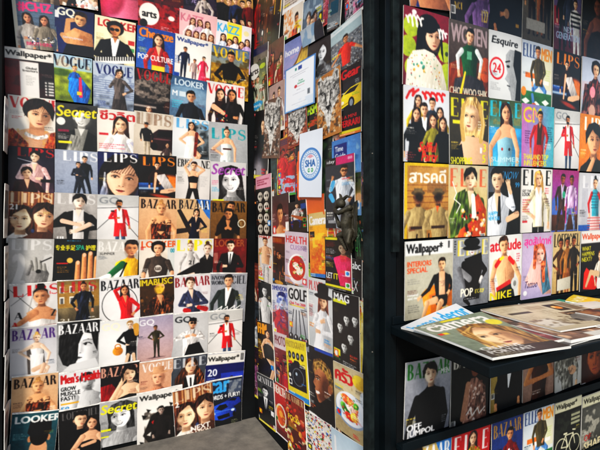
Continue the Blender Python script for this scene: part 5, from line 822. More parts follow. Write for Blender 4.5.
M_(287, 390, 306, 401, 'red and brown food magazine with yellow lettering, low on side wall', lambda: (BG('8a3c1c', '5c1c14', .2), T('LEATHER', .05, .06, .9, .25, 'c8b088'), DOTS(0, .4, 1, 2.6, 60, ['c8502c', '8a2c1c', 'e0a050', 'd8c8a0', '3a1810', 'b83020'], .04, .12), T('FOOD', .1, .9, .6, .2, 'e8d020', 'b'), LN(.1, 1.2, .6, 4, 'e8d020', .04)), dh=2.6, vb=449)
M_(305.5, 409, 332.5, 425, 'white magazine packed with hundreds of tiny colourful figures', lambda: (BG('d4cfc8', 'c4c0b8'), DOTS(0, 0, 1, 2.2, 420, ['1c1c1e', 'c8382c', '3c6cb0', 'e0c030', '4c8c4c', 'f0f0f0', '8a3c6c', '2c2c30', 'd87c3c'], .01, .032, .95, 9, 1), DOTS(0, 0, 1, 2.2, 120, [SK, '111', 'f8f8f8'], .012, .022)), dh=2.1, vb=462)
M_(332.5, 426, 366.5, 447, 'pale blue magazine with a dark curved shape, by the foot of the post', lambda: (BG('b4c8d8', 'ccd6dc', .06), E(.6, 1.0, .42, .35, '202428'), E(.6, 1.1, .4, .35, 'b8c8d4'), R(.1, .1, .16, .7, 'e8e8e8')), vb=495)

# older covers showing between the others
def old(k, c1, c2, cs):
    def f():
        BG(c1, c2, .2); rr = random.Random(k); LN(.08, .1, .84, 2, rr.choice(cs), .09, .04, .9, 'l', k); band(rr.randint(2, 4), k, cs, .5, .26); TEX(0, .3, 1, 2, rr.choice(cs), .4, 7, k % 5); LN(.06, 1.3, .4, 5, 'ddd8cc', .03, .03, .8, 'l', k)
    return f
for k, (u0, v0, u1, v1, vb, lab, c1, c2, cs) in enumerate((
    (252, 20, 262, 14, 66, 'dim olive cover behind the red-robed figure in the far column', '4c4c38', '2c2c24', ('8a8a60', '3c3c2c', 'a08c60')),
    (279, 50, 288, 43, 90, 'rust and cream cover showing beside the lavender one', '8a4c2c', 'c8b898', ('c86c3c', 'e8dcc4', '5c2c1c')),
    (283, 118, 292, 112, 150, 'orange and violet cover showing between two wolf drawings', 'c86c28', '5c3c6c', ('e8a040', '8a5c9c', '2c1c2c')),
    (251.5, 108, 262, 103, 140, 'green and black cover showing beneath the curled crowd cover', '2c3c28', '141814', ('5c7c4c', 'a8b890', '1c241c')),
    (252, 168, 260, 166, 204, 'dark red cover edge left of the skull cover', '5c1c1c', '2c1414', ('8a2c2c', 'c8a090', '3c1414')),
    (271, 158, 281, 153, 200, 'teal and brown cover between the skull cover and the footballers', '2c5c5c', '5c4434', ('4c8c8c', 'c8a880', '1c2c2c')),
    (331, 48, 344, 40, 92, 'grey-brown cover corner under the crowd photo', '6c6058', '3c3430', ('a89c90', '2c2824', 'c8c0b4')),
    (338, 66, 364, 52, 80, 'pale blue cover strip above the yellow sports car', '8aa4b8', 'b8c4cc', ('4c6c8c', 'e0e4e8', '2c3c4c')),
    (326, 128, 345, 119, 152, 'cover strip in cream and red below the highest wolf drawing', 'c8bca8', '8a3c34', ('c83c34', 'e8dcc8', '3c2c28')),
    (355, 165, 365, 161, 214, 'violet cover edge against the post, beside the man in white coat', '3c3c5c', '8a6c4c', ('6c5c9c', 'd8a060', '1c1c2c')),
    (354, 208, 365, 206, 262, 'dark green cover behind the bronze figurine', '1c2c24', '3c4434', ('4c6c54', 'a8a080', '141c18')),
    (252, 262, 261, 264, 300, 'brick-coloured cover edge in the far column above the open shirt', '7c4434', '4c2c24', ('a86450', 'd8c0a8', '2c1814')),
    (252, 300, 261, 303, 346, 'slate cover edge left of the black and white open-shirt photo', '4c545c', '2c3034', ('7c8a94', 'c8ccd0', '1c2024')),
    (252, 345, 261, 349, 394, 'plum cover edge left of the orange-lettered one', '4c2c44', '2c1c28', ('8a5c7c', 'd0b0b8', '1c1018')),
    (303, 262, 312, 263, 300, 'lime cover sliver between the soup bowl and golf club covers', '8a9c2c', '4c5c1c', ('c8d84c', 'e8e8c8', '2c3414')),
    (359, 296, 366, 299, 380, 'white and yellow cover edge against the post, beside the monochrome men', 'c8c4b8', 'd8b838', ('e8c838', 'c84c3c', '4c6c9c')),
    (326, 398, 340, 405, 440, 'sepia cover sliver below the blond profile', '8a6c4c', '5c4430', ('b8946c', 'e0d0b0', '3c2c1c')))):
    M_(u0, v0, u1, v1, lab, old(k + 21, c1, c2, cs), vb=vb, base=.0015, tilt=.001, th=.0012, bow=0, curl=0)

# bronze figurine fixed to the end of the side wall: a horned head bowed over crossed arms
def bronze():
    m = mat('aged bronze', (.03, .025, .013), .6, .5, .5, 30, .5)
    bm = bmesh.new()
    def blob(c, r, s=(1, 1, 1), rot=0):
        q = bmesh.ops.create_icosphere(bm, subdivisions=3, radius=1.0); M = Matrix.Translation(c) @ Matrix.Rotation(rot, 4, 'Y') @ Matrix.Diagonal((r * s[0], r * s[1], r * s[2], 1)); bmesh.ops.transform(bm, matrix=M, verts=q['verts'])
    def limb(pts, rs):
        for (a, ra), (b, rb) in zip(zip(pts[:-1], rs[:-1]), zip(pts[1:], rs[1:])):
            a, b = Vector(a), Vector(b); n = 8
            for i in range(n + 1): f = i / n; blob(a.lerp(b, f), ra + (rb - ra) * f)
    # local frame of the side wall: x towards the camera end, y into the wall, z up
    limb([(0.0, -.03, .0), (-.004, -.04, -.06), (.002, -.035, -.12), (.01, -.02, -.18)], [.026, .03, .024, .014])
    blob((-.035, -.055, .045), .026, (1.25, .95, .95), .5); limb([(-.05, -.06, .038), (-.072, -.062, .022)], [.016, .01])
    limb([(-.035, -.05, .062), (-.055, -.045, .085), (-.085, -.035, .095)], [.01, .007, .003]); limb([(-.02, -.05, .062), (.01, -.045, .078), (.04, -.035, .07)], [.01, .008, .003])
    limb([(.02, -.035, .02), (-.02, -.075, -.005), (-.075, -.07, .01)], [.016, .012, .009]); limb([(.015, -.03, -.02), (-.04, -.06, -.07), (-.085, -.06, -.01)], [.016, .012, .008])
    for i in range(4): limb([(-.085, -.06, -.01), (-.1 - .004 * i, -.06, .008 + .009 * i)], [.004, .0025])
    limb([(.0, -.03, -.1), (-.045, -.06, -.12), (-.02, -.03, -.19)], [.019, .015, .009]); limb([(.02, -.03, -.1), (.035, -.05, -.15), (.01, -.02, -.2)], [.018, .013, .008])
    P_ = [((.02, -.02, .04), (.055, -.012, .06), (.05, -.01, -.12), (.022, -.02, -.15))]
    for w_ in P_:
        vs = [bm.verts.new(p) for p in w_] + [bm.verts.new((p[0], p[1] + .006, p[2])) for p in w_]
        for f in ((0, 1, 2, 3), (7, 6, 5, 4), (0, 4, 5, 1), (1, 5, 6, 2), (2, 6, 7, 3), (3, 7, 4, 0)): bm.faces.new([vs[i] for i in f])
    me = bpy.data.meshes.new('figurine'); bm.to_mesh(me); bm.free(); me.polygons.foreach_set('use_smooth', [True] * len(me.polygons))
    s, z = at('M', 353.5, 212); p, d, n, a = WALLS['M']; o = link('bronze_figurine', me, m); l = p + d * s; o.location = (l.x, l.y, z); o.rotation_euler = (0, 0, a); o.scale = (.8, .9, .88)
    md = o.modifiers.new('skin', 'REMESH'); md.mode = 'VOXEL'; md.voxel_size = .0022; md.use_smooth_shade = True
    sm = o.modifiers.new('smooth', 'SMOOTH'); sm.iterations = 4; sm.factor = .5
    tag(o, 'bronze horned figurine with crossed thin arms, fixed on the covers beside the post', 'figurine')
bronze()
# ------------------------------------------------------------------ covers in the right-hand rack
def R_(*a, **k): return MAG('R', *a, **k)
def ellemen():
    BG('b8c0cc', 'c8ccc4', .08); R(.6, .1, 1, .9, 'd8cc9c', .6); T('ELLE', .03, .06, .42, .26, '2c4878', gap=.02); T('MEN', .62, .08, .36, .24, 'e08c24', 'b'); R(.12, .62, .5, .72, 'd87830'); R(.3, .72, .9, .8, 'e8e4dc'); F(.52, .08, .2, TAN, '1c1410', 's', '5a5238', '5c84b4', 'd', ((1.2, 2.6), (.5, 3.4)), lg='t'); GR(0, .98, 1, 1.35, '3c7c50', '2c6440'); [P([(x, y), (x + .13, y + .06), (x, y + .13), (x - .13, y + .06)], 'e4ece0') for x, y in ((.15, 1.12), (.48, 1.16), (.8, 1.1), (.3, 1.26), (.66, 1.27))]; E(.08, 1.0, .08, .09, 'e08c30'); C(.36, 1.05, .4, 1.2, .04, .04, '5c84b4'); E(.42, 1.24, .07, .04, 'b8602c'); LN(.78, .5, .2, 5, 'b8c87c', .03)
# row cut by the top edge
R_(401, -68, 445, -58, 'magazine with grey legs on royal blue, cut by the top edge above the rack', lambda: (BG('28305c', '2c3870', .2), R(0, 0, .13, 1.4, 'c8ccd0'), F(.5, .2, .42, 'b07c5c', '14100e', 's', nk='n', bot='2a3058', slv=0, lg='x'), E(.55, 1.15, .28, .12, 'a87458', .9, 0, .2, .04)), vb=5)
R_(445, -56, 485, -43, 'dark magazine with violet fabric, gold letters and pale figures, cut by top edge', lambda: (BG('241c22', '181418', .2), P([(.5, .6), (.95, .3), (1, .9), (.7, 1.2), (.55, 1.0)], '8a6c98', 1, .2, .3), F(.35, .4, .3, TAN, '14100e', 's', '2c242c', lg='x'), F(.8, .5, .28, TAN, '14100e', 's', '7a6088', lg='x'), T('NCT', .1, .95, .2, .12, 'b8a050'), T('127', .78, 1.0, .18, .2, 'd0b060', 'b'), BAR(.02, 1.02, .1, .14)), vb=21)
R_(485, -42, 518, -30, 'near-black magazine with a dark-suited person, hand held low, above the disc cover', lambda: (BG('15161a', '101114'), F(.5, .2, .3, 'a87858', top='131418', ra='c', lg='x'), E(.52, 1.0, .08, .1, 'b08868', .8), R(.8, 1.15, .9, 1.22, 'a08030')), vb=31)
R_(520, -32, 549, -20, 'dim magazine with black-booted legs and a pale grey box at its foot', lambda: (BG('7c7468', '5c564c'), people_row(3, .1, 1.0, .1, .17, ['3a2418', '8a5c38', '2a1c18'], skin=TAN), [C(.36 + .25 * i, .7, .38 + .25 * i, 1.05, .05, .04, '18140f') for i in range(3)], R(.12, 1.02, .75, 1.25, '9c9890')), vb=40)
R_(550, -22, 577, -12, 'magazine with group in dark clothes and striped top above pale blue lettering', lambda: (BG('5c6c8c', '6c2840', .2), R(0, .6, .25, 1.0, '9c2040'), F(.32, .22, .18, SK, top='16181c', lg='s'), F(.56, .16, .17, SK, top='3c4454', lg='s'), F(.78, .36, .19, SK, '2a1c14', 's', 'd8d4cc', 'dcd8d0'), BAND(.6, .62, .98, 1.0, .5, 4, '1c1c20'), T('NEXT', .35, .98, .4, .12, 'b8c8e0', 'b'), T('GENERATION', .08, 1.12, .88, .14, 'b0c4e4', 'b')), vb=52)
R_(579, -12, 606, 0, 'very dark magazine with a bare-shouldered woman, top right corner of the rack', lambda: (BG('181412', '241a16'), F(.55, .12, .36, '7c5440', '100c0a', 'l', '241a16', f=1, nk='b', slv=0, lg='z'), TEX(0, .9, 1, 1.3, '5a4438', .5, 9)), vb=58)
# first full row
def pop():
    BG('8c2444', '7c1c3c', .05); [E(x, y, .17, .17, 'a8b828', 1, 0, .1) for x, y in ((.16, .3), (.1, .62), (.92, .6), (.98, .94), (.9, 1.2), (.2, .95))]; E(.96, .62, .04, .04, '4c5c3c')
    E(.55, .42, .27, .34, '120e0e'); P([(.3, .3), (.24, .8), (.4, .9), (.75, .6)], '120e0e', 1, 0, .1); FACE(.64, .17, .46, 'e0b094', '120e0e', 'l', .02); E(.53, .2, .22, .15, '120e0e')
    P([(.05, 1.35), (.08, .85), (.2, .68), (.45, .62), (.66, .66), (.85, .82), (.98, 1.2), (1, 1.35)], 'e0d8c4', 1, .15, .06); DOTS(.1, .7, .85, 1.3, 70, ['c8862c', '3c8c80', 'b8a078', 'a03c3c', '6c8c4c'], .006, .014); DOTS(.2, .85, .45, 1.0, 8, ['4c9484', 'd8a040'], .02, .03); C(.7, .85, .85, 1.2, .02, .02, 'c8bca4', .7, 0, 0, .04)
    SCR(.05, .1, .36, .2, 'f2eee8', 4, .017, 1); E(.22, .07, .05, .04, 'f2eee8'); SCR(.76, .24, .2, .15, 'f2eee8', 3, .017, 2)
    for i in range(8): R(.22 + .085 * i, 1.12 + .01 * i, .25 + .085 * i, 1.3, 'efeadc', .9)
R_(400, 7, 445, 19.5, 'crimson magazine with lime discs and dark-haired person in speckled cream jacket', pop, vb=84.5, curl=0)
R_(445, 20.5, 484.5, 30.5, 'brown magazine with a man in a green varsity jacket seated wide on a sofa', lambda: (
    BG('6c6460', '3a2820', .1), T('WOMEN', .04, .06, .92, .3, 'b8a4a8', 'b', a=.8), P([(0, .75), (.3, .62), (.75, .65), (1, .5), (1, 1.35), (0, 1.35)], '7a3c1c', 1, .2, .2), E(.92, .75, .16, .22, 'a85828', 1, 0, .3), F(.5, .1, .24, SK, '18120f', 's', '1c5c3c', '3c3a3c', ((1.2, 2.2), (1.1, 3.2)), ((1.2, 2.2), (1.1, 3.2)), lg='x', sl2='cfd4d4', fold=.06), R(.44, .48, .56, .62, '8ab8a0', .7), P([(.15, .98), (.5, .88), (.85, .96), (.95, 1.2), (.1, 1.22)], '46444a', 1, .2, .15), T('CHOI WOO SHIK', .02, 1.12, .96, .13, 'd8c8b0', 'b'), C(.4, .85, .3, 1.2, .02, .03, 'e8c828')), vb=95)
R_(485, 31, 517.5, 39.5, 'white magazine with half a shadowed face and a red ringed number', lambda: (
    BG('d8dada', 'c8caca', .03), T('Esquire', .08, .1, .8, .18, '141414', 'b', sk=.2), RING(.24, .72, .2, .2, .02, 'd02c34'), T('24', .12, .62, .24, .18, 'd02c34', 'b'), P([(.5, .42), (.62, .3), (.95, .3), (1, .35), (1, 1.3), (.7, 1.3), (.66, 1.15), (.6, 1.08), (.6, .98), (.48, .9), (.56, .78), (.5, .6)], '9a9c9e', 1, .1, .05), P([(.78, .28), (1, .3), (1, 1.3), (.82, 1.3), (.86, .9), (.74, .6)], '161618'), E(.58, .64, .05, .025, '2a2a2c'), LINE([(.5, .56), (.62, .53)], .015, '3a3a3c'), LINE([(.56, 1.02), (.64, 1.03)], .01, '3a3a3c'), LN(.06, 1.0, .3, 5, '777', .014)), vb=101)
R_(518, 40.5, 548.5, 49, 'magazine with denim-clad man seated over green chequered floor, first full row', ellemen, vb=106)
R_(549.5, 50, 576.5, 57.5, 'black magazine with orange title, woman in grey dress on all fours, right-hand rack', dark_orange, vb=111)
R_(578, 57.5, 604, 64, 'magazine with pale sky and glossy dark fringed costume, last of its row', lambda: (BG('b4bcd0', 'a8b0c0'), T('VOGUE', .4, .06, .6, .22, 'c8cce0'), F(.5, .08, .3, SK, '15100f', 'c', '4a2420', f=1, lg='g', fold=.4), P([(.1, .55), (.9, .55), (1, 1.3), (0, 1.3)], '3a1c1a', .95, .2, .4), E(.4, .7, .1, .12, 'e88c98'), TEX(0, .5, 1, 1.3, 'd0a8a0', .4, 12), E(.4, 1.1, .12, .14, 'c8a090')), vb=116)
# second full row
def praew():
    BG('d6dae0', 'c8ccd2', .04); LINE([(.06, .2), (.12, .1), (.2, .05), (.19, .15), (.24, .09), (.31, .05)], .022, 'd8302c'); SCR(.4, .06, .5, .13, 'd8302c', 4, .022, 5)
    for x, y, h, c, f in ((.3, .14, .17, 'd8b82c', 1), (.62, .16, .17, '3c4450', 0), (.8, .3, .17, 'a8942c', 1), (.44, .26, .2, '23262e', 0), (.26, .34, .2, '1c1f24', 1), (.64, .42, .2, '8a8438', 1), (.86, .46, .2, '1a1c20', 1)): F(x, y, h, SK, '2a1a12', 'l' if f else 's', c, '1c1f24', 'd', 'd' if x > .4 else 'h', f=f, lg='s', nk='w' if c == '23262e' else '')
    R(.06, .66, .3, .88, '14161a'); T('Selfful', .33, .88, .38, .16, 'd83c1c', 'b', sk=.2); T('Party', .38, 1.04, .36, .2, 'd83c1c', 'b', sk=.2); LN(.05, 1.05, .22, 4, 'c85c5c', .02)
R_(400, 86, 445, 92.5, 'white magazine with red script title and seven young people crowded together', praew, vb=161.5)
R_(445.5, 93.5, 484.5, 98.5, 'magazine with yellow title, blonde woman with shoulder-length hair and plunging black dress', lambda: (
    BG('5c5444', '3c382c', .15), T('ELLE', .02, .08, .96, .32, 'd8d024', gap=.16), P([(.3, .5), (.28, .25), (.42, .05), (.66, .02), (.84, .2), (.86, .65), (.8, .85), (.6, .7), (.35, .82)], 'd8b47c', 1, .1, .3), FACE(.53, .12, .54, 'e8bd9a', 'c8a068', 'u', -.04), P([(.3, .8), (.42, .72), (.7, .74), (1, .82), (1, 1.35), (.15, 1.35), (.2, .95)], 'e2b494', 1, .15), P([(.05, 1.0), (.3, .86), (.4, 1.35), (0, 1.35)], '1a1b20'), T('SHOPPING', .02, 1.1, .55, .13, 'e0d828', 'b'), T('BIBLE', .12, 1.23, .35, .1, 'f0f0e8', 'b'), T('3', .86, .85, .08, .14, 'e0d828', 'b'), T('5', .84, 1.05, .09, .14, 'e0d828', 'b'), R(.08, .46, .3, .52, 'e0d828'), T('1', .78, .92, .05, .1, 'f0f0f0', 'b'), LN(.72, .45, .24, 4, 'e8e4dc', .03), LINE([(.36, .2), (.3, .5), (.34, .78)], .05, 'c8a468'), LINE([(.78, .2), (.86, .5), (.8, .8)], .05, 'c8a468'), LINE([(.4, .2), (.36, .5), (.4, .75)], .012, 'f0d8a0', .6), LINE([(.84, .25), (.87, .5), (.84, .75)], .012, 'f0d8a0', .6)), vb=164)
R_(485, 99, 517.5, 103, 'magazine with turquoise title, dark-haired bare-shouldered woman by a pool', lambda: (
    BG('5c6c48', '4c98c4', .15), GR(0, .55, 1, 1.35, '3c8cc0', '4ca4d0', .2), TEX(0, .1, 1, .5, 'a08850', .5, 8), T('ELLE', .02, .04, .96, .3, '3cb4c8', gap=.14), F(.52, .08, .36, 'dca684', '2c1812', 'l', '8cb4c4', f=1, nk='b', slv=0, lg='x', la='d', ra='d', fold=.03), E(.4, .98, .03, .03, 'b0302c'), E(.62, .98, .03, .03, '20202c'), T('SUMMER', .06, 1.14, .88, .09, 'b8e0e8', 'b'), T('BEAUTY', .06, 1.25, .88, .07, '7cc8d8', 'b')), vb=166)
R_(518, 104, 550, 108.5, 'pink and turquoise magazine with yellow title and man in long red coat', lambda: (
    BG('b878b0', '58a8b4', .05, 3, 1), T('GM', .04, .06, .55, .28, 'e0c82c', 'b', off=.02), T('GM', .08, .1, .5, .2, 'c878a8', 's'), F(.56, .12, .2, TAN, '1a1310', 's', 'b82c34', '4a4858', 'd', 'd', lg='s', nk='o', inn='5c3c28', long=5.4), T("THAILAND TOP", .06, .94, .78, .1, 'e0d840', 'b'), T('INFLUENCERS', .08, 1.06, .7, .1, 'e0d840', 'b'), LN(.1, .5, .2, 6, '5c2c60', .025), LN(.8, .4, .16, 7, '1c4c58', .025)), vb=166.5)
R_(551, 109.5, 575.5, 113, 'magazine with bearded man in a red coat before crossing lines, right-hand rack', red_coat, vb=168)
R_(576, 114, 604, 118.5, 'orange magazine with white title and dark-haired person resting chin on hand', lambda: (BG('e08c1c', 'd87c14', .04), P([(.1, 1.35), (.2, .95), (.6, .85), (1, .95), (1, 1.35)], '16130f'), T('LIPS', .14, .05, .8, .26, 'f0ece0', gap=.1), F(.5, .2, .6, 'd8a07c', '130f0d', 'm', '1c1814', f=1, lg='x', la='x', ra='x'), C(.3, 1.2, .5, .88, .08, .06, 'd8a07c', 1, .2), E(.2, 1.25, .12, .12, 'e8902c')), vb=171)
# third full row
R_(401, 163, 444.5, 165, 'yellow-bordered magazine with foreign title and two uniformed figures with shadowed faces', lambda: (
    BG('e0b818', 'd8b014', .03), GR(.06, .05, 1, 1.4, 'c09458', 'a87c44', .1), BAND(.06, .36, 1, .85, .12, 5, '8a5c30'), R(.5, .3, .94, .5, '8c6c48', .7), T('สารคดี', .1, .1, .84, .23, 'ece4d4', 'b', off=.01), LN(.12, .05, .5, 1, '8a5c24', .02),
    [(F(x, .44, .26, '8a6248', '2a1e16', 'n', 'a8946c', 'b8a47c', a, b, lg='s', fold=.12), E(x, .5, .15, .045, '6c5c44'), P([(x - .1, .49), (x - .09, .42), (x + .09, .42), (x + .1, .49)], '7c6c50'), E(x + .01, .57, .085, .07, '231a16', .75, 0, 0, .05), R(x - .16, 1.06, x + .16, 1.11, '4a3424')) for x, a, b in ((.3, 'd', 'c'), (.76, 'd', 'd'))], P([(.7, .72), (.78, .72), (.74, .84)], 'd86c30'), C(.28, 1.2, .26, 1.35, .015, .015, '2c1c14'), C(.55, 1.2, .54, 1.35, .015, .015, '2c1c14')), vb=239)
R_(445, 165, 483.5, 167, 'magazine with orange-red title, man in fluffy green coat and patterned scarf', lambda: (
    BG('cfc0a0', 'b89c60', .08), T('ELLE', .03, .06, .94, .32, 'd86848', gap=.18, a=.85), F(.56, .06, .36, 'e6bf9f', '18120f', 'm', '5c6c38', nk='v', lg='x', fold=.2), P([(.05, .9), (.2, .5), (.42, .42), (.5, .8), (.35, 1.2), (.05, 1.3)], '5a6c34', 1, .2, .5), P([(.62, .62), (.75, .5), (.98, .8), (.98, 1.35), (.2, 1.35), (.3, 1.15), (.6, 1.0)], 'c05a2c', 1, .15, .1), DOTS(.35, .8, .96, 1.32, 46, ['e8dcc0', 'c02c20', '2c2420', 'e8a040'], .02, .045), C(.62, .55, .66, .9, .05, .06, 'ece4d8'), LINE([(.1, .3), (.2, .5), (.14, .6), (.3, .7), (.2, .85)], .01, 'f4f0e4'), BAR(.84, 1.24, .12, .08)), vb=238)
R_(484.5, 167, 517, 168.5, 'dark magazine with blue title and man in white shirt and thin black tie', lambda: (
    BG('1a1c20', '121418', .1), R(0, 0, .25, .5, 'a8b4c0', .5), T('KNOW', .35, .08, .55, .16, '3c9cd0', 's', sk=.3), F(.28, .04, .44, 'e3bb9a', '15110f', 's', 'dfe3ea', la='d', ra=((1.1, 2.0), (.75, .9)), nk='v', lg='x', fold=.05), P([(.3, .58), (.36, .58), (.4, 1.1), (.32, 1.15), (.28, 1.1)], '141418'), C(.9, .95, .6, 1.05, .07, .06, 'dcb494'), C(.68, .5, .6, .36, .05, .05, 'dcb494'), T('HAPPY', .02, .88, .28, .09, '3c9cd0', 'b'), T('NEW YEAR', .02, .98, .34, .08, '3c9cd0', 'b'), T('99', .82, .3, .14, .1, '3c9cd0', 'b')), vb=236)
R_(518, 168.5, 547.5, 170, 'white magazine with black title, curly blonde woman in cream jacket', lambda: (
    BG('e0dcd4', 'd4d0c8', .03), T('ELLE', .03, .03, .94, .32, '161616', gap=.22), F(.56, .06, .3, SK, 'c89c58', 'l', 'c8bc9c', '1c1c20', 'h', 'd', f=1, lg='s', nk='o', inn='e4e0dc'), T('GET THE', .03, .44, .28, .05, '222', 'b'), T('LOOK', .03, .5, .25, .07, '222', 'b'), LN(.04, .64, .3, 6, 'c83040', .03), LN(.04, .98, .26, 4, '555', .02), R(.04, 1.08, .2, 1.12, 'c83040'), LN(.78, .4, .2, 3, 'c83040', .03), LN(.8, .62, .18, 5, '666', .03)), vb=233)
R_(548.5, 170, 574.5, 171.5, 'magenta and blue magazine with two models in checked suits striding', lambda: (
    BG('a83c84', '5c6ca8', .1), E(.15, .9, .2, .3, '4c78b4', .8), GR(0, 1.0, 1, 1.35, '6c4434', '4c3024', .2), F(.38, .1, .2, DK, '14100e', 's', '4c3834', '4a3430', nk='w', inn='b8a8c8', lg='w', fold=.3), F(.74, .12, .19, DK, '14100e', 's', 'c8a8cc', '6c7c9c', lg='w', fold=.3), R(.52, .75, .56, 1.2, 'c83c80', .8), E(.44, .55, .06, .08, '3c9c80')), vb=232)
R_(575.5, 173, 604, 174.5, 'pale magazine with woman in teal and red checked top and striped long skirt', lambda: (BG('c4c4c8', 'b4b4ba'), R(.0, 1.0, 1, 1.35, '2c68a8'), R(.1, .2, .3, 1.0, 'a8a8b0', .6), T('LIPS', .1, .05, .9, .24, 'dcdce0', gap=.12), F(.54, .1, .19, SK, '15110f', 'u', '3c9cac', 'd8b8b4', f=1, lg='g', sl2='c02c34', fold=.05), BAND(.3, .86, .8, 1.3, .3, 8, 'b85c5c'), BAND(.42, .38, .66, .72, .25, 6, '2c6878')), vb=232)
# fourth full row
R_(401.5, 241.5, 449, 238.5, 'magazine with white title band and man in black robe on an orange chair', lambda: (
    BG('b8b4a4', 'a09c8c', .05), R(0, 0, 1, .22, 'e6e6e4'), T('Wallpaper*', .02, .04, .76, .19, '141414', 'b'), BAR(.88, .02, .06, .13), T('INTERIORS', .04, .31, .5, .08, 'd8501c', 'b'), T('SPECIAL', .04, .41, .42, .08, 'd8501c', 'b'), LN(.05, .58, .28, 3, '777', .014), T('Finland', .05, .8, .22, .04, 'f0f0ec', 'b'), T('and more', .05, .85, .28, .04, 'f0f0ec', 'b'), LN(.06, .98, .24, 4, '555', .014),
    P([(.34, .82), (.42, .76), (.9, .62), (1, .72), (1, 1.25), (.85, 1.34), (.45, 1.25)], 'd8801c', 1, .2, .04), P([(.5, .86), (.75, .82), (.8, 1.25), (.55, 1.2)], 'b8640f', .8, .1), F(.77, .3, .19, 'dcaa84', '2c1c14', 's', '16161a', '16161a', ((1.5, 2.6), (2.3, 3.2)), ((1.2, 2.5), (.8, 3.0)), lg='x', nk='o', inn='d8a888'),
    P([(.56, .88), (.9, .88), (.86, 1.1), (.62, 1.0)], '17171b', 1, .1), C(.64, .95, .44, .98, .06, .045, 'dcaa84', 1, .2), C(.46, .98, .34, 1.28, .045, .03, 'd8a47e', 1, .2), C(.76, 1.0, .72, 1.05, .06, .05, 'dcaa84', 1, .2), C(.72, 1.02, .64, 1.27, .045, .03, 'd8a47e', 1, .2), C(.3, 1.3, .42, 1.3, .035, .03, '3a2420'), C(.6, 1.3, .7, 1.28, .035, .03, '3a2420'), E(.86, 1.14, .1, .08, 'd8cca8', .7)), vb=321)
R_(449.5, 238.5, 485, 236.5, 'grey monochrome magazine with yellow-streaked title and hatted figure in black raising a leg', lambda: (
    BG('9a9ca0', '808286', .05), T('ELLE', .1, .04, .86, .3, 'd8c03c', gap=.2), T('ELLE', .13, .04, .86, .3, 'e4e4e4', gap=.2, a=.6), F(.52, .05, .3, 'd8d4d0', '111', 's', '131315', '141416', ((.9, 2.2), (.2, 2.3)), ((1.2, 2.2), (.8, 2.6)), lg='x'), E(.5, .09, .22, .1, '121214'), E(.5, .2, .25, .05, '121214'), P([(.3, .4), (.78, .3), (.82, .6), (.65, 1.05), (.5, 1.2), (.4, 1.0), (.34, .6)], '131315', 1, .1, .05), C(.45, .8, .16, .6, .07, .06, '8c8c8e', 1, .2), C(.16, .6, .32, .95, .06, .03, '77777a', 1, .2), C(.34, 1.2, .46, 1.3, .05, .03, '141416'), T('POP', .22, .98, .34, .16, 'f0ead0', 'b', off=.01), T('ETC-TOP', .62, 1.02, .26, .08, 'e8d860', 'b'), LN(.32, 1.18, .42, 1, 'eee', .016), LN(.02, .05, .06, 6, '333', .03)), vb=308, ratio=1.3)
R_(485.5, 236.5, 517.5, 233.5, 'white magazine with red title and shirtless young man wearing red straps', lambda: (
    BG('dcdcd8', 'ced0cc', .03), T('attitude', .02, .09, .96, .22, 'd0283c', 'b', off=.02), F(.44, .04, .34, 'e2ab84', '3c2618', 's', nk='n', bot='16161a', slv=0, lg='x', la='d', ra='d'), C(.2, .6, .3, .5, .05, .05, 'd02c30'), C(.6, .48, .72, .58, .05, .05, 'd02c30'), C(.32, .48, .4, .45, .03, .03, 'e0d020'), P([(.2, 1.05), (.62, .92), (.66, 1.02), (.22, 1.14)], 'c8282c'), P([(.24, 1.12), (.7, 1.0), (.8, 1.35), (.2, 1.35)], '16161a'), E(.78, 1.02, .12, .13, 'c8c8c4'), E(.78, 1.02, .05, .06, '8a8a86'), T('NIKE', .02, 1.14, .66, .16, 'e8d41c', 'b', off=.02), LN(.82, .4, .14, 4, 'c83040', .03), LN(.02, .9, .14, 6, '8a3c4c', .02)), vb=301, ratio=1.3)
R_(518.5, 233.5, 548.5, 232, 'pale lilac magazine with pink foreign title and tattooed woman leaning back', lambda: (
    BG('b8a8c0', 'a498b4', .08), T('สุดสัปดาห์', .06, .08, .9, .22, 'e04c94', 'b'), P([(.2, .8), (.1, .95), (.22, 1.1), (.5, 1.05), (.7, 1.3), (1, 1.3), (.9, .8), (.72, .3), (.45, .3), (.3, .6)], 'd8a8a0', 1, .2, .06), P([(.62, .25), (.78, .4), (.88, .9), (.98, 1.2), (.7, 1.3), (.62, .9)], '3c6c80', .85, .1, .3), FACE(.58, .25, .4, 'e0a898', 'c86848', 'l', -.02), C(.42, .3, .4, .7, .06, .05, 'c8704c', 1, 0, .4), C(.68, .65, .72, 1.0, .07, .05, 'c8704c', 1, 0, .4), T('Tattoo', .1, .98, .42, .14, '3a2c4c', 's', sk=.3), E(.12, 1.22, .06, .05, 'e4e0e4')), vb=300)
R_(549.5, 232, 576, 231, 'tan magazine with slim black title and three models around a pale block', lambda: (
    BG('c8b088', 'b89c70', .06), T('LOFFICIEL', .02, .05, .96, .28, '1c1a16', gap=.05), F(.28, .16, .2, DK, '14100e', 's', '5a4028', '4a3020', f=1, lg='s', la='h'), F(.52, .14, .2, DK, '14100e', 's', '9a7040', '8a5c30', f=1, lg='k', ra='d'), F(.76, .12, .2, DK, '14100e', 's', '3c3430', '2c2420', f=1, lg='s', ra='h'), P([(.18, 1.05), (.68, 1.0), (.68, 1.28), (.18, 1.3)], 'b8b4a8', 1, .1)), vb=294)
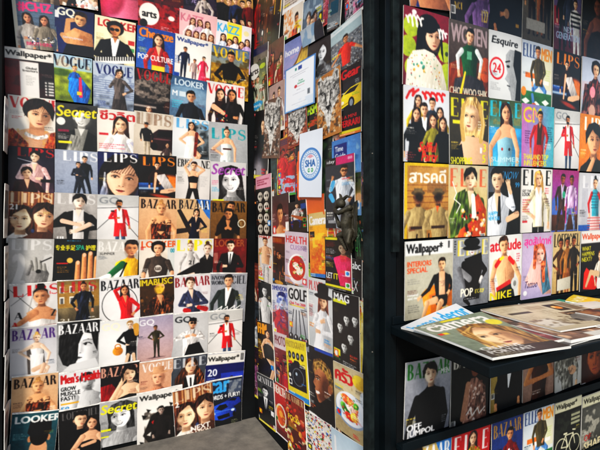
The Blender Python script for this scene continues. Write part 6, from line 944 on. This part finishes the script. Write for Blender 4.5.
R_(577, 231, 606, 229, 'dark magazine with white title band, yellow words and woman draped over a red chair', lambda: (
    BG('2c2a2a', '221f20', .1), R(0, 0, 1, .24, 'dcdad4'), T('Wallpaper*', .03, .05, .8, .15, 'd8582c', 'b'), T('WHAT', .04, .3, .3, .08, 'd8d030', 'b'), T('HAPPENS', .04, .4, .42, .08, 'd8d030', 'b'), T('NEXT?', .04, .5, .34, .08, 'd8d030', 'b'), P([(.12, .8), (.2, .7), (.6, .95), (.9, .85), (.95, .95), (.5, 1.15), (.1, 1.1)], 'c0301c', 1, .2), F(.66, .42, .16, SK, '8a6038', 's', 'c0b8a8', f=1, lg='x', fold=.3), C(.6, .85, .35, .8, .06, .05, 'c8a888'), C(.35, .8, .2, 1.05, .05, .03, 'c8a888'), E(.66, 1.05, .1, .12, 'e0dcd4'), LN(.06, 1.2, .3, 2, 'c83c30', .02)), vb=292)
# row under the shelf
R_(402.5, 361.5, 447.5, 353, 'grey magazine with green title and young man in plain black, below the shelf', lambda: (
    BG('a4a6ae', '76787f', .04), T('BAZAAR', .03, .04, .94, .25, '2c7830', gap=.06), T('MEN', .76, .2, .2, .08, 'e8e8ec', 'b'), F(.54, .08, .34, 'e3c0a6', '14100f', 'm', '101114', lg='x', nk='', la='d', ra='d', fold=.05), P([(.36, .56), (.54, .48), (.7, .54), (.86, .9), (.84, 1.35), (.38, 1.35), (.4, .9)], '0f1013', 1, .1, .04), T('OFF', .05, 1.02, .32, .11, 'eeeef0', 'b', off=.03), T('JUMPOL', .05, 1.13, .62, .12, 'eeeef0', 'b', off=.03), LN(.82, 1.0, .14, 4, 'ddd', .016)), vb=439)
R_(448, 354, 486, 346, 'dark magazine with pale dress of ruffled flowers and fine white script, below the shelf', lambda: (
    BG('23241f', '181915', .15), T('BAZAAR', .04, .05, .9, .22, 'c8c4bc'), E(.6, .35, .1, .13, '7c5440'), P([(.3, 1.3), (.36, .7), (.5, .5), (.64, .5), (.9, .7), (.95, 1.3)], '8a6c60', 1, .2, .3), DOTS(.4, .6, .9, 1.3, 60, ['b09488', '6c4c44', 'd0b8ac', '4c342e'], .02, .04), C(.42, .6, .3, 1.2, .06, .06, 'a07c68'), LINE([(.4, 1.15), (.5, 1.05), (.55, 1.2), (.7, 1.08), (.75, 1.2), (.9, 1.1)], .01, 'd8d4cc'), BAR(.02, 1.2, .1, .12)), vb=431, zb=.588)
R_(487, 347, 518.5, 339, 'magazine with a person in black jacket on muted yellow, below the shelf', lambda: (BG('a89458', '8a7848', .1), R(.2, .2, 1, 1.4, '101114'), F(.6, .1, .3, TAN, '111', 's', '0f1013', nk='w', lg='x'), T('BAZAAR', .04, .04, .9, .2, '2c2c28'), BAR(.02, .95, .1, .12)), zb=.588)
R_(519.5, 339, 550, 331, 'brownish magazine with tattooed arms crossed over a dark skirt, below the shelf', lambda: (BG('b0968a', '8c7468', .05), F(.55, .05, .32, 'b88058', '14100e', 's', '4a2c1c', '1c1614', 'c', 'c', lg='g', slv=0), LN(.3, 1.1, .4, 2, 'ccc', .03)), zb=.588)
R_(551, 332, 577, 324, 'white magazine with a grey patterned jacket and a hand, below the shelf', lambda: (BG('c8c6c0', 'b8b6b0', .05), F(.4, .05, .34, SK, '2a1c14', 's', '8a8880', 'a8a69e', 'c', 'd', lg='x', fold=.4), E(.66, .98, .14, .1, 'c89c80'), TEX(.1, .4, .7, 1.2, '4c4a44', .5, 16)), zb=.588)
R_(578, 325, 606, 317, 'brown magazine with a tight portrait of a bronzed face, below the shelf', lambda: (BG('5c3420', '4a2818', .1), FACE(.5, .3, .8, 'a0603c', '1c100c', 's'), BAR(.02, 1.15, .12, .14)), zb=.588)
# lowest row
R_(404, 446, 447.5, 434, 'magazine with golden photo and white title running onto blue, lowest rack row', lambda: (BG('c8ac70', 'a88850', .1), P([(.62, 0), (1, 0), (1, .9), (.85, .5)], '3c7cb8'), T('BAZAAR', .02, .05, .96, .3, 'e8e8ec', gap=.06), P([(.1, .0), (.3, .0), (.8, 1.2), (.5, 1.2)], '3a2c20'), F(.55, .3, .25, SK, '14100e', 'b', '1c2438', f=1, lg='g')), zb=.268)
R_(448, 433, 486.5, 421.5, 'red magazine with white title and long-haired woman in flowered dress', lambda: (BG('b81c24', 'a0141c', .06), T('ELLE', .05, .06, .9, .36, 'e0d4d0', gap=.24), F(.52, .04, .24, SK, '2c1a14', 'l', 'a8842c', 'b89434', f=1, lg='g', fold=.3), DOTS(.38, .35, .68, 1.2, 40, ['c02c2c', '3c2c18', 'e8c850'], .012, .03)), zb=.268)
R_(488, 422, 519, 410.5, 'blue magazine with gold title and dark red figure with chequered strip, lowest row', lambda: (BG('2c4a80', '243c6c', .1), T('BAZAAR', .04, .06, .9, .28, 'a8844c', gap=.04), F(.55, .22, .26, TAN, '14100e', 's', '7c1420', '141414', f=1, lg='g', nk='c'), [R(.5 + .06 * (i % 2), .66 + .05 * i, .56 + .06 * (i % 2), .71 + .05 * i, 'e8e8e8') for i in range(10)], R(.1, .6, .3, 1.3, '14141a', .7)), zb=.268)
R_(520, 409.5, 550, 399.5, 'magazine with denim-clad man seated over green chequered floor, lowest rack row', ellemen, zb=.268)
R_(551, 402, 577.5, 393, 'black magazine with cream title band and a pale bicycle among foliage', lambda: (BG('1c1e18', '14150f', .2), R(0, 0, 1, .24, 'c4c0a4'), T('Wallpaper*', .04, .05, .78, .15, '141414', 'b'), TEX(0, .3, 1, 1.3, '4c5444', .5, 9), R(.6, .32, .95, .6, '9a9a84'), BAND(.6, .32, .95, .6, .4, 3, '3c3c34'), [RING(x, 1.05, .2, .2, .012, 'c8c4a8') for x in (.28, .78)], LINE([(.28, 1.05), (.42, .8), (.7, .8), (.78, 1.05)], .014, 'c8c4a8'), LINE([(.42, .8), (.52, 1.08), (.7, .8)], .014, 'c8c4a8'), LINE([(.28, 1.05), (.52, 1.08)], .014, 'c8c4a8'), LINE([(.36, .76), (.46, .76)], .02, 'c8c4a8'), LINE([(.68, .72), (.78, .74)], .016, 'c8c4a8')), zb=.268)
R_(578.5, 396, 606, 386, 'grey collage magazine with cream title band, bottom right corner of the photo', lambda: (BG('5c5c58', '44443f', .3), R(0, 0, 1, .22, 'c4c0a4'), T('Wallpaper*', .04, .05, .84, .14, '141414', 'b'), TEX(0, .3, 1, 1.3, 'b8b4a8', .6, 8), T('SHAPE', .1, .95, .75, .16, 'd8c8a0', 'b'), T('OF', .1, .8, .25, .12, 'a82c24', 'b')), zb=.268)
# three curled covers seen nearly edge-on at the left edge of the photo
for v_, lab, col in ((118, 'pale cover seen edge-on at the left edge, highest of its column', 'b8c4d0'), (190, 'dark cover seen edge-on at the left edge beside the sepia cover', '4c5458'), (242, 'cream cover seen edge-on at the left edge beside the numeral cover', 'c8b8a0'),
                     (288, 'curled white-edged cover at the left edge beside the red-titled bald figure', 'd0ccc4'), (332, 'curled cover with dark text at the left edge beside the violet-titled cover', '9a9c90'), (376, 'curled cover with red patch at the left edge above the lowest one', 'a08078'), (415, 'lowest curled cover seen edge-on at the left edge', '8a9084')):
    zt = EYE - (v_ - CY) * 2.72 / FOC
    s0, s1 = .2, .34
    def art(col=col): BG('d8d4cc', 'cfcac0', .1); R(0, .25, .8, 1.3, col); TEX(0, .3, .8, 1.3, '3a3432', .5, 5)
    MAGS(s0, s1, zt, .285, lab, art, curl=.02 if v_ > 280 else .004)
# ------------------------------------------------------------------ the setting
BLACK = mat('black painted board', (.0025, .003, .0033), .8, 0, .5, 5, .3, spec=.08)
STEEL = mat('blue-black painted steel', (.0014, .0032, .0042), .5, 0, .5, 9, .1, spec=.12)
WORN = mat('worn grey-green steel', (.005, .008, .0078), .6, 0, .75, 22, .3, spec=.1)
def floor_mat():
    m = mat('worn concrete', (.2, .18, .14), .85, 0, .3, 9.0, .9); nt = m.node_tree; b = nt.nodes['Principled BSDF']
    tc = nt.nodes.new('ShaderNodeTexCoord'); n2 = nt.nodes.new('ShaderNodeTexNoise'); n2.inputs['Scale'].default_value = 11; n2.inputs['Detail'].default_value = 10; n2.inputs['Roughness'].default_value = .7
    n3 = nt.nodes.new('ShaderNodeTexNoise'); n3.inputs['Scale'].default_value = 1.6; n3.inputs['Detail'].default_value = 4
    r = nt.nodes.new('ShaderNodeValToRGB'); r.color_ramp.elements[0].color = (.04, .036, .03, 1); r.color_ramp.elements[1].color = (.17, .15, .118, 1); r.color_ramp.elements[0].position = .36; r.color_ramp.elements[1].position = .68
    mx = nt.nodes.new('ShaderNodeMath'); mx.operation = 'ADD'; m2 = nt.nodes.new('ShaderNodeMath'); m2.operation = 'MULTIPLY'; m2.inputs[1].default_value = .5
    for n in (n2, n3): nt.links.new(tc.outputs['Object'], n.inputs['Vector'])
    nt.links.new(n2.outputs['Fac'], mx.inputs[0]); nt.links.new(n3.outputs['Fac'], mx.inputs[1]); nt.links.new(mx.outputs[0], m2.inputs[0]); nt.links.new(m2.outputs[0], r.inputs['Fac']); nt.links.new(r.outputs['Color'], b.inputs['Base Color'])
    return m
bm = bmesh.new(); 
for s in range(1): bmesh.ops.create_grid(bm, x_segments=8, y_segments=8, size=30)
me = bpy.data.meshes.new('floor'); bm.to_mesh(me); bm.free(); fl = link('floor', me, floor_mat()); tag(fl, kind='structure')
bobj('display_wall', [(-.36, 1.25, YL + .001, YL + .09, -.02, 3.3)], BLACK, label='black board wall behind the rows of covers, facing the camera', cat='wall')
mw = bobj('side_wall', [(.0, 1.36, .001, .07, -.02, 3.3)], BLACK, label='black side wall in the middle, running towards the steel post', cat='wall')
mw.location = WALLS['M'][0]; mw.rotation_euler = (0, 0, WALLS['M'][3])
bobj('return_wall', [(-.36, -.293, 2.72, 2.849, -.02, 3.3)], BLACK, label='black return wall at the left edge of the photo', cat='wall')
bobj('rack_wall', [(1.052, 3.6, YR + .001, YR + .06, -.02, 3.3)], BLACK, label='black panel behind the right-hand rack', cat='wall')
po = empty('steel_post', (.99, 1.25, 0)); tag(po, 'tall blue-black steel post between side wall and right-hand rack', 'post')
def pp(name, b, m, bev=.0015):
    o = bobj(name, [b], m, po, bev); o.location = (-.99, -1.25, 0); return o
pp('flange', (.928, .947, 1.205, 1.246, 0, 3.3), WORN); pp('web', (.9475, .99, 1.232, 1.25, 0, 3.3), STEEL)
pp('flange', (.9905, 1.016, 1.2, 1.31, 0, 3.3), STEEL); pp('cover_strip', (1.0165, 1.046, 1.188, 1.209, 1.275, 3.3), WORN)
pp('back_strip', (1.0165, 1.05, 1.2105, 1.3, 0, 3.3), STEEL)
for z in (.93, 1.62):
    bm = bmesh.new(); bmesh.ops.create_uvsphere(bm, u_segments=10, v_segments=6, radius=.003); me = bpy.data.meshes.new('bolt'); bm.to_mesh(me); bm.free()
    o = link('bolt', me, mat('dull bolt', (.12, .11, .09), .6, .6), po); o.location = (.937 - .99, 1.2045 - 1.25, z)
# shelf: its height and front edge read off the photograph
SZ = 1.012
sh_ = empty('display_shelf', (1.03, YR, SZ)); tag(sh_, 'thick black shelf jutting from right-hand rack, covered in magazines', 'shelf')
bm = bmesh.new(); box(bm, -.01, 2.5, -.47, -.002, -.03, 0, .003)
for v in bm.verts:
    if v.co.x < .5: v.co.x += v.co.y * .15      # the left end is cut on a slant
me = bpy.data.meshes.new('board'); bm.to_mesh(me); bm.free(); link('board', me, STEEL, sh_)
bm = bmesh.new(); box(bm, 0, 2.5, -.004, .0, 0.0005, .03, .002); me = bpy.data.meshes.new('back_lip'); bm.to_mesh(me); bm.free(); link('back_lip', me, STEEL, sh_)
for x in (.9, 2.2):
    bm = bmesh.new(); a = bm.verts.new((x, -.005, -.03)); b = bm.verts.new((x, -.34, -.03)); c = bm.verts.new((x, -.005, -.2)); f = bm.faces.new((a, b, c))
    r = bmesh.ops.extrude_face_region(bm, geom=[f]); bmesh.ops.translate(bm, vec=(.012, 0, 0), verts=[v for v in r['geom'] if isinstance(v, bmesh.types.BMVert)])
    me = bpy.data.meshes.new('bracket'); bm.to_mesh(me); bm.free(); link('bracket', me, STEEL, sh_)
def rail(z, lab, x0=1.045, dz=.02, dy=.035):
    r_ = empty('rack_rail', (x0, YR, z)); tag(r_, lab, 'rail')
    bm = bmesh.new(); box(bm, 0, 2.5, -dy, -.002, -dz, 0, .002); me = bpy.data.meshes.new('ledge'); bm.to_mesh(me); bm.free(); link('ledge', me, STEEL, r_)
    bm = bmesh.new(); box(bm, 0, 2.5, -dy - .004, -dy - .0005, -dz, .012, .001); me = bpy.data.meshes.new('front_lip'); bm.to_mesh(me); bm.free(); link('front_lip', me, STEEL, r_)
rail(.585, 'black metal ledge under the row of covers below the shelf')
rail(.265, 'black metal ledge near the floor under the lowest row of covers')
cv = empty('shade_canopy', (1.1, YR, 2.58)); tag(cv, 'unseen black board added above the right-hand rack to shade its top row', 'shade_canopy')  # unseen board, added so its shadow falls on the rack's top row
bm = bmesh.new(); box(bm, .06, 2.6, -.42, 0, 0, .04, .003); me = bpy.data.meshes.new('shade_board'); bm.to_mesh(me); bm.free(); link('shade_board', me, BLACK, cv)

# magazines lying on the shelf
def on_shelf(u0, v0, u1, v1, H, z, label, art, **k):
    a, b = on_plane(u0, v0, z), on_plane(u1, v1, z); W = (b - a).length
    return FLAT((a, b, H), z, label, art, **k)
S1 = SZ + .0008
def spread():
    BG('c2b8a2', 'b8ac94', .04); R(.0, 0, 1, .03, '8a8070'); LN(.05, .08, .38, 4, '8a8070', .01); R(.08, .22, .34, .27, '4c443c'); LN(.06, .31, .3, 6, '8a8070', .01); R(.4, .1, .62, .2, 'a89c88'); LN(.42, .24, .2, 9, '7c7264', .009)
    R(.66, .1, .82, .3, '3c2418'); E(.74, .2, .05, .05, 'e89038'); E(.72, .18, .02, .02, 'f8e0a0'); R(.84, .08, .98, .32, '8a7a68'); R(.5, 0, .508, .72, '7c705c', .7)
    GR(.56, .34, 1, .72, '7c6858', '5c4a3e', .25); TEX(.56, .34, 1, .72, '2c221c', .6, 14); DOTS(.58, .36, .98, .68, 26, ['c8a888', '3c2c24', 'a88868', 'e0d0b8'], .008, .02, seed=4)
    R(.04, .46, .3, .68, 'd0c8b8'); TEX(.04, .46, .5, .68, '5c5044', .6, 16); DOTS(.06, .44, .5, .66, 22, ['5c5044', '8a7c68', '3c342c', 'c8b8a0'], .008, .018, seed=8); LN(.34, .5, .16, 8, '7c7264', .009)
def clutter(seed, cols):
    rr = random.Random(seed)
    for i in range(16):
        x, yy_ = rr.uniform(-.1, .9), rr.uniform(0, K.H); w_, h_ = rr.uniform(.1, .4), rr.uniform(.04, .25)
        R(x, yy_, x + w_, yy_ + h_, rr.choice(cols), .85)
        if rr.random() < .5: LN(x + .02, yy_ + .02, w_ * .8, 3, rr.choice(cols), .014)
    TEX(0, 0, 1, K.H, rr.choice(cols), .4, 12, seed % 5); F(rr.uniform(.3, .7), .2, .26, SK, top=rr.choice(cols), lg='x', f=1, hs='l')
def lay(x, yy, ang, W, H, z, label, art, **k):
    a = Vector((x, yy, 0)); b = a + Vector((math.cos(math.radians(ang)), math.sin(math.radians(ang)), 0)) * W
    return FLAT((a, b, H), z, label, art, **k)
lay(1.78, 1.17, 4, .22, .27, S1, 'teal magazine on the shelf, at the back between the yellow one and pale sheet', lambda: (BG('3c9c8c', '5cac98', .05), LN(.1, .1, .8, 6, 'd8f0e8', .03)), nx=60, th=.012)
lay(1.93, 1.12, 20, .2, .25, S1 + .012, 'bright yellow magazine lying askew at the back of the shelf', lambda: (BG('e0b81c', 'd8a41c', .1), TEX(0, 0, 1, 1.3, 'f4dc60', .5, 10), T('HOME', .1, .1, .7, .2, 'f4ecc8', 'b'), LN(.1, .5, .8, 5, 'b87c10', .03)), nx=60, top_lift=.006)
lay(2.08, 1.0, 8, .24, .22, S1 + .018, 'orange magazine at the far right of the shelf', lambda: (BG('e09440', 'd87830', .1), TEX(0, 0, 1, 1.3, 'f0d080', .5, 8), LN(.1, .2, .6, 6, '8a3c14', .03)), nx=60)
lay(1.38, 1.17, 6, .21, .27, S1, 'orange and black magazine peeping out at the back of the shelf', lambda: (BG('2c241c', '3a2c1c', .2), T('AUTUMN', .05, .05, .9, .2, 'e0801c', 'b', off=.02), DOTS(0, .3, 1, 1.2, 30, ['d8701c', '5c6c2c', 'e8b040'], .02, .06)), nx=60, th=.01)
lay(1.6, 1.12, 32, .1, .28, S1 + .008, 'pale blue folded sheet lying at the back of the shelf', lambda: (BG('c4d0dc', 'b8c4d0', .05), LN(.1, .1, .8, 8, '8a9cb0', .02)), nx=50, th=.002, top_lift=.012)
lay(1.7, 1.1, -8, .34, .26, S1 + .015, 'white newspaper with grey columns behind the open spread', lambda: (BG('d8d4c8', 'ccc8bc', .04), T('NEWS', .05, .05, .5, .14, '3a3a3a', 'b'), [LN(.05 + .24 * i, .28, .2, 22, '8a8880', .012, .012) for i in range(4)]), nx=80, th=.006)
lay(1.017, 1.15, 5, .3, .26, S1, 'white magazine with big pale blue lettering at the left end of the shelf', lambda: (BG('d0d4d8', 'c0ccd4', .04), T('home', .03, .05, .36, .2, '2c9cd0', 's', off=.02), T('&', .43, .08, .06, .12, '2c9cd0', 's'), T('decor', .52, .03, .45, .24, '2c9cd0', 's', off=.03), LN(.06, .32, .3, 2, '888', .014), GR(0, .35, 1, 1.3, 'a8b8a0', 'c8b890', .2), E(.3, .5, .2, .08, '5c9cc8', .5)), tr=.05, nx=150)
lay(1.24, 1.12, -3, .22, .33, S1 + .003, 'magazine with crimson and cream photo, between camera cover and open spread', lambda: (BG('a8786c', '8a4c50', .2), R(0, 0, 1, .12, 'd8d0c0'), TEX(0, .1, 1, 1.3, '7c2434', .6, 5), TEX(0, .3, 1, 1.3, 'e0c8b8', .5, 6, 4), LN(.05, .04, .5, 2, '555', .02), P([(.2, 1.0), (.6, .8), (1, .95), (.7, 1.3)], '4c3c3c', .8), clutter(3, ['6c2430', 'c8a890', '3c2c2c', 'd8ccb8', '8a4c50'])), th=.008, nx=110)
lay(1.36, 1.11, -3, .26, .35, S1 + .002, 'magazine with a brown and grey collage, its foot showing below the open spread', lambda: (BG('8a6c58', 'b09c88', .2), TEX(0, 0, 1, 1.5, '4c3430', .5, 5), TEX(0, .2, 1, 1.5, 'd8c8b4', .5, 7, 4), clutter(6, ['8a6c58', 'b09c88', '3c2c28', 'cfc6b4', '5c4c48']), R(.45, 1.2, .95, 1.46, 'd0ccc0')), th=.012, nx=110)
lay(1.42, 1.15, -5, .43, .33, S1 + .016, 'open cream magazine spread with an orange and brown picture', spread, th=.005, lift=.008, top_lift=.008, nx=170)
lay(1.6, .97, -9, .25, .2, S1 + .006, 'grey-brown magazine under the front of the open spread', lambda: (BG('7c6c60', '9a8a7c', .2), TEX(0, 0, 1, 1.3, '3c302c', .5, 6), R(.1, .1, .9, .3, 'd4ccbc', .8), LN(.1, .5, .7, 4, 'e0d8cc', .03)), th=.008)
lay(1.86, .95, 5, .28, .19, S1 + .004, 'pale magazine with violet lettering at the front right of the shelf', lambda: (BG('c8c0b8', 'b0a8a4', .1), T('STYLE', .06, .06, .6, .2, '6c3c7c'), TEX(.4, .3, 1, 1, '8a6c70', .5, 6), LN(.06, .4, .3, 5, '555', .02)), th=.01)
lay(2.12, .96, -6, .26, .19, S1 + .012, 'brown magazine with white strip near the right end of the shelf', lambda: (BG('6c4c3c', '8a6450', .2), R(0, .1, 1, .24, 'dcd4c8'), TEX(0, .3, 1, 1, '2c201c', .5, 6)), th=.008)
lay(1.22, .94, 2, .26, .19, S1 + .0, 'dark magazine beneath the camera cover, its right side showing', lambda: (BG('4c4440', '5c5048', .2), TEX(.3, 0, 1, 1, 'c8b8a0', .5, 7), LN(.5, .5, .4, 4, 'e8e4d8', .03), clutter(9, ['4c4440', 'c8b8a0', '8a2c3c', '2c2824'])), th=.003)
lay(1.56, .94, 3, .24, .185, S1 + .015, 'black and white magazine lapping over the foot of the open spread', lambda: (BG('8a8680', '6c6864', .2), clutter(12, ['d8d4cc', '2c2a28', '8a8680', 'b0aca4'])), th=.005, nx=80)
lay(1.7, .95, -4, .22, .19, S1 + .022, 'magazine with red and ochre blocks near the right of the shelf front', lambda: (BG('a8805c', '8a5c44', .2), clutter(15, ['8a2c24', 'c89c4c', 'e0d4c0', '3c2c24'])), th=.005, nx=80)
def cam():
    BG('8c9484', '7c8474', .1); T('digital', .05, .03, .2, .08, 'd8dccc', 'b'); T('camera', .06, .1, .86, .2, 'ece8dc', 'b', off=.01); R(.34, .02, .62, .07, 'd8c82c'); E(.88, .3, .1, .08, 'd8c83c')
    P([(.3, .5), (.42, .32), (.75, .3), (.95, .5), (1, 1.15), (.15, 1.15), (.22, .8)], 'a88858', 1, .1, .35); FACE(.58, .31, .66, 'e3b48e', '8c6c40', 'l', .0); GR(0, .95, 1, 1.4, '4c4838', '2c2a22', .3); T('CREATIVE', .08, .9, .5, .08, 'f0ece4', 'b'); T('PORTRAIT', .08, 1.0, .56, .08, 'e8e4dc', 'b'); LN(.08, 1.1, .5, 2, 'e0dcc8', .016); R(.04, .36, .1, .42, 'd83c20'); R(.1, .36, .16, .42, 'e8c82c')
lay(1.008, 1.078, -7, .29, .335, S1 + .013, 'camera magazine with a blonde face, topmost at the front corner of the shelf', cam, th=.007, tr=.03, nx=130)

# ------------------------------------------------------------------ light
w = bpy.data.worlds.new('World'); SC.world = w; w.use_nodes = True; nt = w.node_tree
sky = nt.nodes.new('ShaderNodeTexSky'); sky.sky_type = 'NISHITA'; sky.sun_disc = False
SD = Vector((.42, .60, -.62)).normalized()
sky.sun_elevation = math.asin(-SD.z); sky.sun_rotation = math.atan2(-SD.x, -SD.y)
nt.links.new(sky.outputs[0], nt.nodes['Background'].inputs[0]); nt.nodes['Background'].inputs[1].default_value = .14
su = bpy.data.lights.new('sun', 'SUN'); su.energy = 3.1; su.angle = math.radians(12); su.color = (1, .94, .86)
so = bpy.data.objects.new('sun', su); COL.objects.link(so); so.rotation_euler = SD.to_track_quat('-Z', 'Y').to_euler(); so.location = (-2, -3, 5)
SC.view_settings.view_transform = 'Standard'; SC.view_settings.look = 'None'; SC.view_settings.gamma = 1; SC.view_settings.exposure = .62; SC.view_settings.use_curve_mapping = False
ca = bpy.data.cameras.new('camera'); co = bpy.data.objects.new('camera', ca); COL.objects.link(co)
co.location = (0, 0, EYE); co.rotation_euler = (PI / 2, 0, -YAW); ca.sensor_width = 36; ca.lens = FOC / 600 * 36; ca.shift_y = -3 / 600; ca.clip_end = 200; ca.clip_start = .05
SC.camera = co
